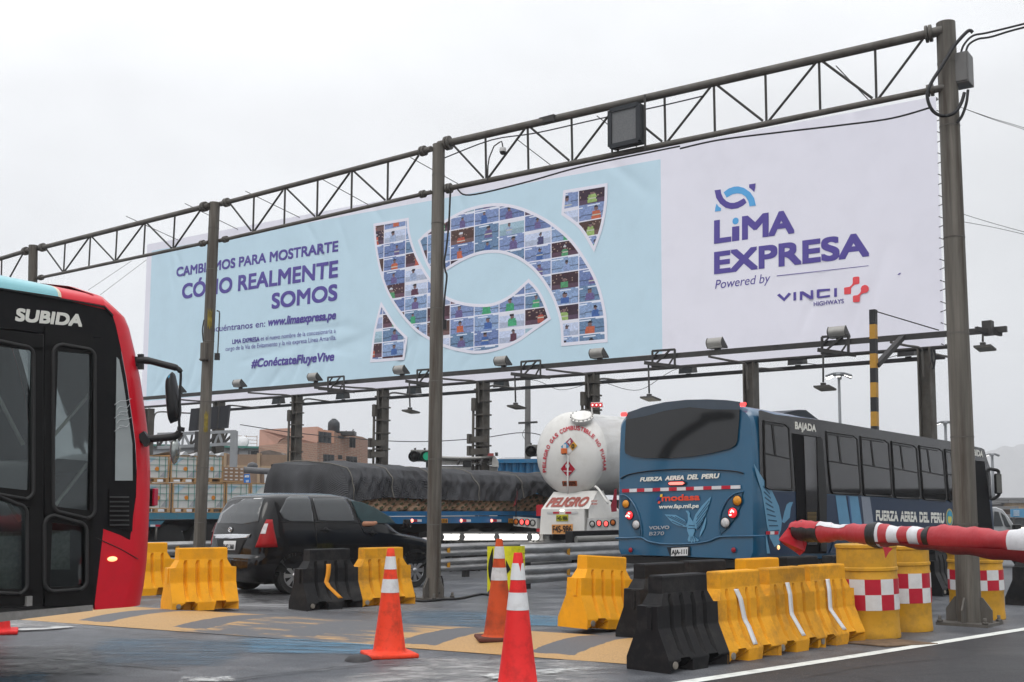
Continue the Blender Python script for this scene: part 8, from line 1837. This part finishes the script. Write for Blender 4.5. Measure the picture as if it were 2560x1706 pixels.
def brick_house():
 Y = 70; t = empty('brick_house', Vector((at(*z4(1080, 720), Y).x, Y, 0)), 'pink and brick two storey house with a water tank on its roof', 'house')
 wallslab('brick_wall', [(540, 605), (700, 590), (800, 520), (806, 585), (1078, 578), (1078, 960), (540, 960)], [78, 76, 75, 75, 70, 70, 78], BRK, t, 2)
 wallslab('pink_wall', [(548, 458), (1080, 430), (1080, 582), (806, 590), (800, 525), (742, 545), (700, 595), (542, 605)], [78.4, 70.4, 70.4, 75.4, 75.4, 75.6, 76.4, 78.4], PINK, t, 2)
 wallslab('corner_wall', [(1080, 452), (1228, 470), (1228, 580), (1080, 570)], [70, 73, 73, 70], M('house_orange_plaster', (.55, .29, .19), .9, var=.08), t, 3)
 wallslab('brick_front', [(1076, 570), (1228, 580), (1228, 470), (1250, 486), (1492, 524), (1492, 960), (1076, 960)], [70.1, 73.1, 73.1, 73.6, 79, 79, 70.1], BRK, t, 3)
 house_window(t, [(1096, 474), (1206, 486), (1204, 584), (1096, 574)], 69.5, 3); house_window(t, [(1380, 526), (1428, 532), (1426, 626), (1380, 622)], 76, 2); house_window(t, [(1275, 514), (1318, 520), (1318, 542), (1275, 538)], 73.4, 1)
 house_window(t, [(1140, 684), (1232, 690), (1232, 760), (1140, 760)], 70, 3); house_window(t, [(1275, 692), (1305, 694), (1305, 730), (1275, 730)], 73, 1); house_window(t, [(1350, 702), (1442, 708), (1442, 770), (1350, 770)], 75, 3)
 for k in range(5):
  y = 560 + 0 * k
 m = MB(); c = at(*z4(1229, 482), 74); m.lathe([(r_ * .52, z_ * .5) for r_, z_ in ((.72, 0), (.75, .1), (.72, .5), (.75, .6), (.72, 1.2), (.45, 1.55), (.3, 1.6), (.28, 1.72), (.001, 1.75))], c, 24); m.build('water_tank', M('water_tank_black', (.035, .038, .042), .5), t, world=True, smooth_angle=40)
 m = MB(); m.bar(at(*z4(1200, 470), 74), at(*z4(1200, 400), 74), .05); m.bar(at(*z4(1268, 490), 74), at(*z4(1266, 410), 74), .05); m.build('tank_frame', FRM, t, world=True)
 m = MB(); m.box(at(*z4(1330, 494), 75), (1.4, 1, .25)); m.bar(at(*z4(1360, 505), 75), at(*z4(1342, 468), 75), .07); m.build('roof_clutter', FRM, t, world=True)
 m = MB(); m.bar(at(*z4(1407, 515), 76), at(*z4(1407, 452), 76), .04)
 for y, w in ((462, 10), (474, 14), (490, 18)): m.bar(at(*z4(1407 - w, y + 4), 76), at(*z4(1407 + w, y - 2), 76), .035)
 m.build('antenna', FRM, t, world=True)
brick_house()
def wall_house():
 Y = 62; t = empty('workshop_building', Vector((at(*z4(500, 900), Y).x, Y, 0)), 'tan brick workshop with concrete pillars and a white gate, behind the pallets', 'building')
 wallslab('brick_wall', [(205, 682), (826, 692), (826, 1200), (205, 1200)], Y, TAN, t, 4)
 for x in (228, 537, 808):
  wallslab('concrete_pillar', [(x - 13, 672), (x + 13, 674), (x + 13, 1200), (x - 13, 1200)], Y - .15, CONCM, t, .5)
 wallslab('concrete_beam', [(205, 782), (826, 796), (826, 822), (205, 808)], Y - .1, CONCM, t, .4); wallslab('white_gate', [(592, 826), (730, 830), (730, 955), (592, 955)], Y - .12, WHW, t, .2)
 wallslab('gate_bar', [(640, 826), (662, 826), (655, 955), (632, 955)], Y - .25, DKW, t, .1)
 q = [at(*z4(x, y), Y + 1) for x, y in ((540, 690), (560, 660), (640, 645), (740, 668), (770, 695))]; m = MB(); m.slab(q, Vector((0, 3, 0))); m.build('rubble_heap', M('rubble_grey', (.13, .11, .10), 1, var=.4, scale=3), t, world=True)
 m = MB(); m.tube([at(*z4(x, y), Y - 3) for x, y in ((400, 826), (560, 838), (730, 848))], .16, 8); m.bar(at(*z4(650, 845), Y - 3), at(*z4(640, 960), Y - 3), .16); m.build('pipe_rail', M('pipe_grey', (.12, .12, .125), .6), t, world=True)
 m = MB(); m.lathe([(r_ * .45, z_ * .5) for r_, z_ in ((.02, 0), (.55, .1), (.62, .35), (.45, .6), (.1, .72), (.001, .74))], at(*z4(482, 822), Y - 2.5), 18); m.build('round_lamp', M('lamp_dark', (.06, .06, .065), .4), t, world=True, smooth_angle=60)
wall_house()
def green_house():
 Y = 88; t = empty('green_roof_house', Vector((at(*z4(300, 640), Y).x, Y, 0)), 'white house with a green roof edge and a roof railing, far left', 'house')
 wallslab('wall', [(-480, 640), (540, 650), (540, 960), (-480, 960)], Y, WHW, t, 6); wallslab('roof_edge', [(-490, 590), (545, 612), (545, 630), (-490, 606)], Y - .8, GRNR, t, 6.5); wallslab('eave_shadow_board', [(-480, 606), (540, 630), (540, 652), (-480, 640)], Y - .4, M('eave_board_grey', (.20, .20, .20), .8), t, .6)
 house_window(t, [(475, 650), (540, 650), (540, 688), (475, 688)], Y, 2); house_window(t, [(330, 645), (352, 645), (352, 690), (330, 690)], Y, 1); house_window(t, [(110, 640), (200, 642), (200, 690), (110, 690)], Y, 5)
 for x in (445, 474): wallslab('drain_pipe', [(x, 628), (x + 5, 628), (x + 5, 690), (x, 690)], Y - .1, FRM, t, .1)
 RST = M('rusty_railing', (.30, .17, .10), .7); m = MB()
 for y in (520, 552, 582): m.bar(at(*z4(330, y - 6), Y), at(*z4(524, y + 4), Y), .035)
 for x in (340, 412, 428, 524): m.bar(at(*z4(x, 512), Y), at(*z4(x, 612), Y), .04)
 m.build('railing', RST, t, world=True); m = MB(); m.lathe([(.5, 0), (.35, .12), (.001, .2)], m4=Matrix.Translation(at(*z4(390, 575), Y - .5)) @ Matrix(((1, 0, 0), (0, .3, 1), (.3, -1, .2))).transposed().to_4x4()); m.build('dish_antenna', WHW, t, world=True)
green_house()
def lattice():
 t = empty('lattice_gantry', Vector((at(*z4(315, 800), 46).x, 46, 0)), 'pale steel lattice gantry in front of the white house', 'gantry'); GS = M('gantry_pale_steel', (.28, .29, .30), .5, .3, var=.1); Y = 46
 m = MB(); m.bar(at(*z4(315, 470), Y), Vector((at(*z4(308, 830), Y).x, Y, 0)), .25, .25); m.build('column', GS, t, world=True)
 a0, a1, b0_, b1_ = z2(1450, 318), z2(2170, 292), z2(1450, 440), z2(2120, 405); m = MB(); m.bar(at(*a0, Y), at(*a1, Y), .12); m.bar(at(*b0_, Y), at(*b1_, Y), .12); m.build('chord', GS, t, world=True)
 for k in range(9):
  u, v = k / 9, (k + 1) / 9; l = lambda p, q, f_: (p[0] + (q[0] - p[0]) * f_, p[1] + (q[1] - p[1]) * f_); m = MB(); a = l(a0, a1, u if k % 2 else v); c = l(b0_, b1_, v if k % 2 else u); m.bar(at(*a, Y), at(*c, Y), .09); m.bar(at(*l(a0, a1, u), Y), at(*l(b0_, b1_, u), Y), .07); m.build('lattice_bar', GS if k % 2 else DARKST, t, world=True)
lattice()
t = empty('dark_panel', at(*z2(1910, 180), 41.5), 'dark rectangular sign panel seen from behind, across the column behind the stained post', 'sign'); m = MB(); q = [at(*z2(x, y), 41.5 + d) for x, y, d in ((1755, 82, 0), (2108, 50, 1), (2086, 255, 1), (1732, 285, 0))]; m.slab(q, Vector((0, .25, 0))); m.build('panel', M('panel_dark_grey', (.045, .045, .05), .6), t, world=True)
for u in (.25, .5, .75):
 m = MB(); m.bar(q[0].lerp(q[1], u) + Vector((0, -.04, 0)), q[3].lerp(q[2], u) + Vector((0, -.04, 0)), .05); m.build('rib', DARKST, t, world=True)
m = MB(); c = at(*z2(1815, 290), 41.7); m.bar(c, Vector((c.x, c.y, 0)), .15); m.build('stand', DARKST, t, world=True)
t = empty('blue_sign', at(*z4(432, 912), 40), 'small blue sign with white letters behind the brown cartons', 'sign'); m = MB(); m.slab([at(*z4(x, y), 40) for x, y in ((405, 868), (455, 865), (464, 960), (402, 960))], Vector((0, .05, 0))); m.build('board', M('sign_blue', (.015, .14, .48), .5), t, world=True)
for b_, x0, x1, y in (('ADOS', 412, 450, 898), ('LE', 425, 448, 942)): text('sign_lettering', b_, at(*z4(x0, y), 40), at(*z4(x1, y - 1), 40), .075, Vector((0, -1, 0)), M('white_lettering', (.72, .72, .66), .5, var=.03), t, .05)
m = MB(); c = at(*z4(432, 960), 40.1); m.bar(c, Vector((c.x, c.y, 0)), .08); m.build('stand', DARKST, t, world=True)
# far right: light masts, a silver car, low buildings
LIT = M('mast_lamp_lit', (1, .97, .92), .3, emit=3); MST = M('mast_grey', (.14, .15, .16), .5, .3)
def mast(px, py, Y, w, lit, label):
 p = at(px, py, Y); t = empty('light_mast', Vector((p.x, p.y, 0)), label, 'light mast', 'tall light masts'); s = w / F_PX * Y
 m = MB(); m.cyl((0, 0, 0), (0, 0, p.z), .16 * Y / 100, .11 * Y / 100, n=10); m.build('shaft', MST, t)
 m = MB(); m.lathe([(.25 * s, p.z + .06 * s), (.28 * s, p.z), (.25 * s, p.z - .06 * s)], n=16); m.build('crown_ring', MST, t)
 for k in range(6):
  a = math.pi / 3 * k + .2; d = Vector((math.cos(a), math.sin(a), 0)); c = d * s * .42 + UP * (p.z - .05 * s); m = MB(); m.box(None, (.26 * s, .17 * s, .09 * s), M4=Matrix.Translation(c) @ Matrix.Rotation(a, 4, 'Z') @ Matrix.Rotation(R(22), 4, 'Y')); o = m.build('lamp_head', MST, t)
  m = MB(); m.box(None, (.24 * s, .15 * s, .03 * s), M4=Matrix.Translation(c - UP * .06 * s) @ Matrix.Rotation(a, 4, 'Z') @ Matrix.Rotation(R(22), 4, 'Y')); e = m.build('lamp_lens', LIT if k in lit else MST, o)
mast(2097, 936, 95, 62, (2, 3, 4, 5), 'tallest light mast with lit lamps, above the blue bus roof'); mast(2363, 1056, 165, 46, (3,), 'light mast half hidden by the thickest post'); mast(2480, 1136, 230, 34, (3,), 'farthest light mast, in front of the hazy hill')
def far_car():
 A_ = lambda x, y, d=0: at(x, y, 30 + d); t = empty('silver_car', Vector((A_(2500, 1300).x, 30, 0)), 'silver car half hidden behind the front of the blue bus', 'car'); SV_ = M('silver_paint', (.40, .41, .42), .25, .4, coat=.6); P_ = [(2440, 1320), (2440, 1290), (2462, 1272), (2490, 1270), (2506, 1276), (2522, 1296), (2536, 1318), (2560, 1324), (2590, 1330), (2592, 1370), (2440, 1370)]
 m = MB(); V = m.grid([[A_(x, y) for x, y in P_], [A_(x, y, .1) + UP * .02 for x, y in P_], [A_(x, y, 1.5) for x, y in P_], [A_(x, y, 1.6) - UP * .04 for x, y in P_]], cu=True); m.cap(V[0]); m.cap(V[-1]); m.build('body', SV_, t, world=True, smooth_angle=40)
 m = MB(); m.slab([A_(x, y, -.02) for x, y in ((2486, 1279), (2496, 1280), (2508, 1316), (2484, 1316))], Vector((0, -.01, 0))); m.build('rear_side_window', WINM, t, world=True); m = MB(); m.slab([A_(x, y, -.02) for x, y in ((2502, 1282), (2512, 1290), (2526, 1318), (2514, 1317))], Vector((0, -.01, 0))); m.build('front_side_window', WINM, t, world=True)
 m = MB(); m.box(A_(2542, 1318, -.15), (.2, .15, .14), 0, .03); m.build('door_mirror', SBK, t, world=True); m = MB(); m.box(A_(2556, 1322, -.05), (.1, .05, .06)); m.build('head_lamp', M('head_lamp_lit', (1, .85, .6), .3, emit=3), t, world=True)
 for x in (2462, 2565):
  c = A_(x, 1380); m = MB(); m.cyl(Vector((c.x, c.y - .02, .32)), Vector((c.x, c.y + .2, .32)), .32, n=24); m.build('wheel', MATS['tyre_rubber'], t, world=True)
far_car()
FB = ((2430, 2700, 1250, 150, (.22, .20, .18), 'long low grey building at the foot of the hill'), (2478, 2530, 1262, 120, (.13, .12, .12), 'dark low shop front right of the bus mirror'), (2528, 2700, 1258, 118, (.36, .26, .16), 'tan low building at the right edge'), (2470, 2530, 1274, 100, (.10, .06, .045), 'brown low kiosk just right of the silver car'), (2500, 2700, 1296, 96, (.07, .07, .07), 'dark fence wall at the right edge'))
for k, (x0, x1, y, Y, c, lb) in enumerate(FB):
 a, b_ = at(x0, y, Y), at(x1, y, Y); t = empty('low_building', Vector((a.x, Y, 0)), lb, 'building'); m = MB(); m.slab([a, b_, Vector((b_.x, b_.y, 0)), Vector((a.x, a.y, 0))], Vector((0, 8, 0))); m.build('wall', M('far_wall_%d' % k, c, .9, var=.3, scale=.6), t, world=True)
 m = MB(); m.slab([a + UP * .02 + Vector((-.4, -.4, 0)), b_ + UP * .02 + Vector((.4, -.4, 0)), b_ + Vector((.4, 8, .02)), a + Vector((-.4, 8, .02))], UP * .25); m.build('roof', M('far_roof_grey', (.16, .16, .16), .9), t, world=True)
 n_ = 6; 
 for j in range(n_):
  f_ = (j + .3) / n_; q = Vector((a.x + (b_.x - a.x) * f_, Y - .03, a.z * .45)); m = MB(); m.box(q, ((b_.x - a.x) / n_ * .45, .06, a.z * .4)); m.build('window', WINM, t, world=True)
t = empty('blue_hoarding', at(2545, 1283, 90), 'blue hoarding with white writing at the right edge', 'sign'); m = MB(); m.slab([at(x, y, 90) for x, y in ((2528, 1273), (2600, 1271), (2600, 1296), (2529, 1293))], Vector((0, .2, 0))); m.build('board', M('hoarding_blue', (.06, .22, .38), .6), t, world=True)
for y in (1278, 1283, 1288):
 m = MB(); m.bar(at(2534, y, 89.9), at(2548, y, 89.9), .05, .05); m.build('writing_line', WHW, t, world=True)
m = MB(); m.bar(at(2534, 1294, 90.1), Vector((at(2534, 1294, 90.1).x, 90.1, 0)), .15); m.build('leg', DARKST, t, world=True)
# the hazy air
def haze():
 m = MB(); m.box((0, 1300, 79), (4400, 3300, 160)); hz = bpy.data.materials.new('haze_air'); hz.use_nodes = True; nt = hz.node_tree; nt.nodes.clear(); out = nt.nodes.new('ShaderNodeOutputMaterial'); v = nt.nodes.new('ShaderNodeVolumePrincipled')
 v.inputs['Color'].default_value = (.94, .95, .97, 1); v.inputs['Density'].default_value = .0006; v.inputs['Anisotropy'].default_value = .3; nt.links.new(v.outputs[0], out.inputs['Volume']); o = m.build('haze', hz); o['kind'] = 'stuff'
haze()
# what stands across the road: seen only as reflections in the bus glass
def across():
 KW = M('kiosk_grey_wall', (.10, .10, .095), .8); KD = M('kiosk_dark_roof', (.02, .02, .02), .7)
 t = empty('roadside_kiosk', Vector((46, 38, 0)), 'low dark roofed kiosk across the road, mirrored in the side windows of the blue bus', 'kiosk', None, R(-55))
 m = MB(); m.box((0, 0, 1.1), (13, 4, 2.2)); m.build('wall', KW, t); m = MB(); m.box((0, 0, 2.35), (15, 5.6, .25)); m.build('roof', KD, t)
 for x in (-4, 0, 4): m = MB(); m.box((x, 2.02, 1.3), (2, .06, 1.1)); m.build('window', WINM, t); m = MB(); m.box((x, -2.02, 1.3), (2, .06, 1.1)); m.build('window', WINM, t)
 for k, (x, y, h) in enumerate(((27, 16.5, 9), (31, 21.5, 8), (38, 31, 9))):
  t = empty('roadside_lamp', Vector((x, y, 0)), ('roadside lamp post across the road nearest the camera, mirrored in the bus', 'roadside lamp post beside the kiosk, mirrored in the bus', 'farthest roadside lamp post beyond the kiosk, mirrored in the bus')[k], 'street lamp'); m = MB(); m.tube(catmull([(0, 0, 0), (0, 0, h * .5), (0, 0, h), (-.5, -.3, h + .9), (-2.0, -1.2, h + 1.2)], 4), [.14] * 17, 10); m.build('pole', KD, t, smooth_angle=60); m = MB(); m.box((-2.2, -1.3, h + 1.18), (.8, .4, .16), R(30)); m.build('lamp_head', KD, t)
 t = empty('street_lamp', Vector((-17.5, 13.6, 0)), 'curved street lamp behind the red bus, mirrored in the rear window of the blue bus', 'street lamp'); m = MB(); m.tube(catmull([(0, 0, 0), (0, 0, 2.4), (.15, -.1, 3.7), (.8, -.4, 4.5), (2.2, -1.1, 5.1)], 6), [.26 - .006 * i for i in range(25)], 12); m.build('pole', KD, t, smooth_angle=60)
 m = MB(); m.box((2.6, -1.3, 5.15), (1, .5, .2), R(-25)); m.build('lamp_head', KD, t)
 for k, z in enumerate((6.6, 7.4)):
  m = MB(); m.tube(catmull([(24, 8, z + .4), (29, 19, z - .3), (35, 30, z + .3), (44, 46, z)], 6), .02, 5); tag(m.build('overhead_wire', RUBBER), ('lower', 'upper')[k] + ' overhead wire across the road, mirrored in the bus windows', 'wire')
across()
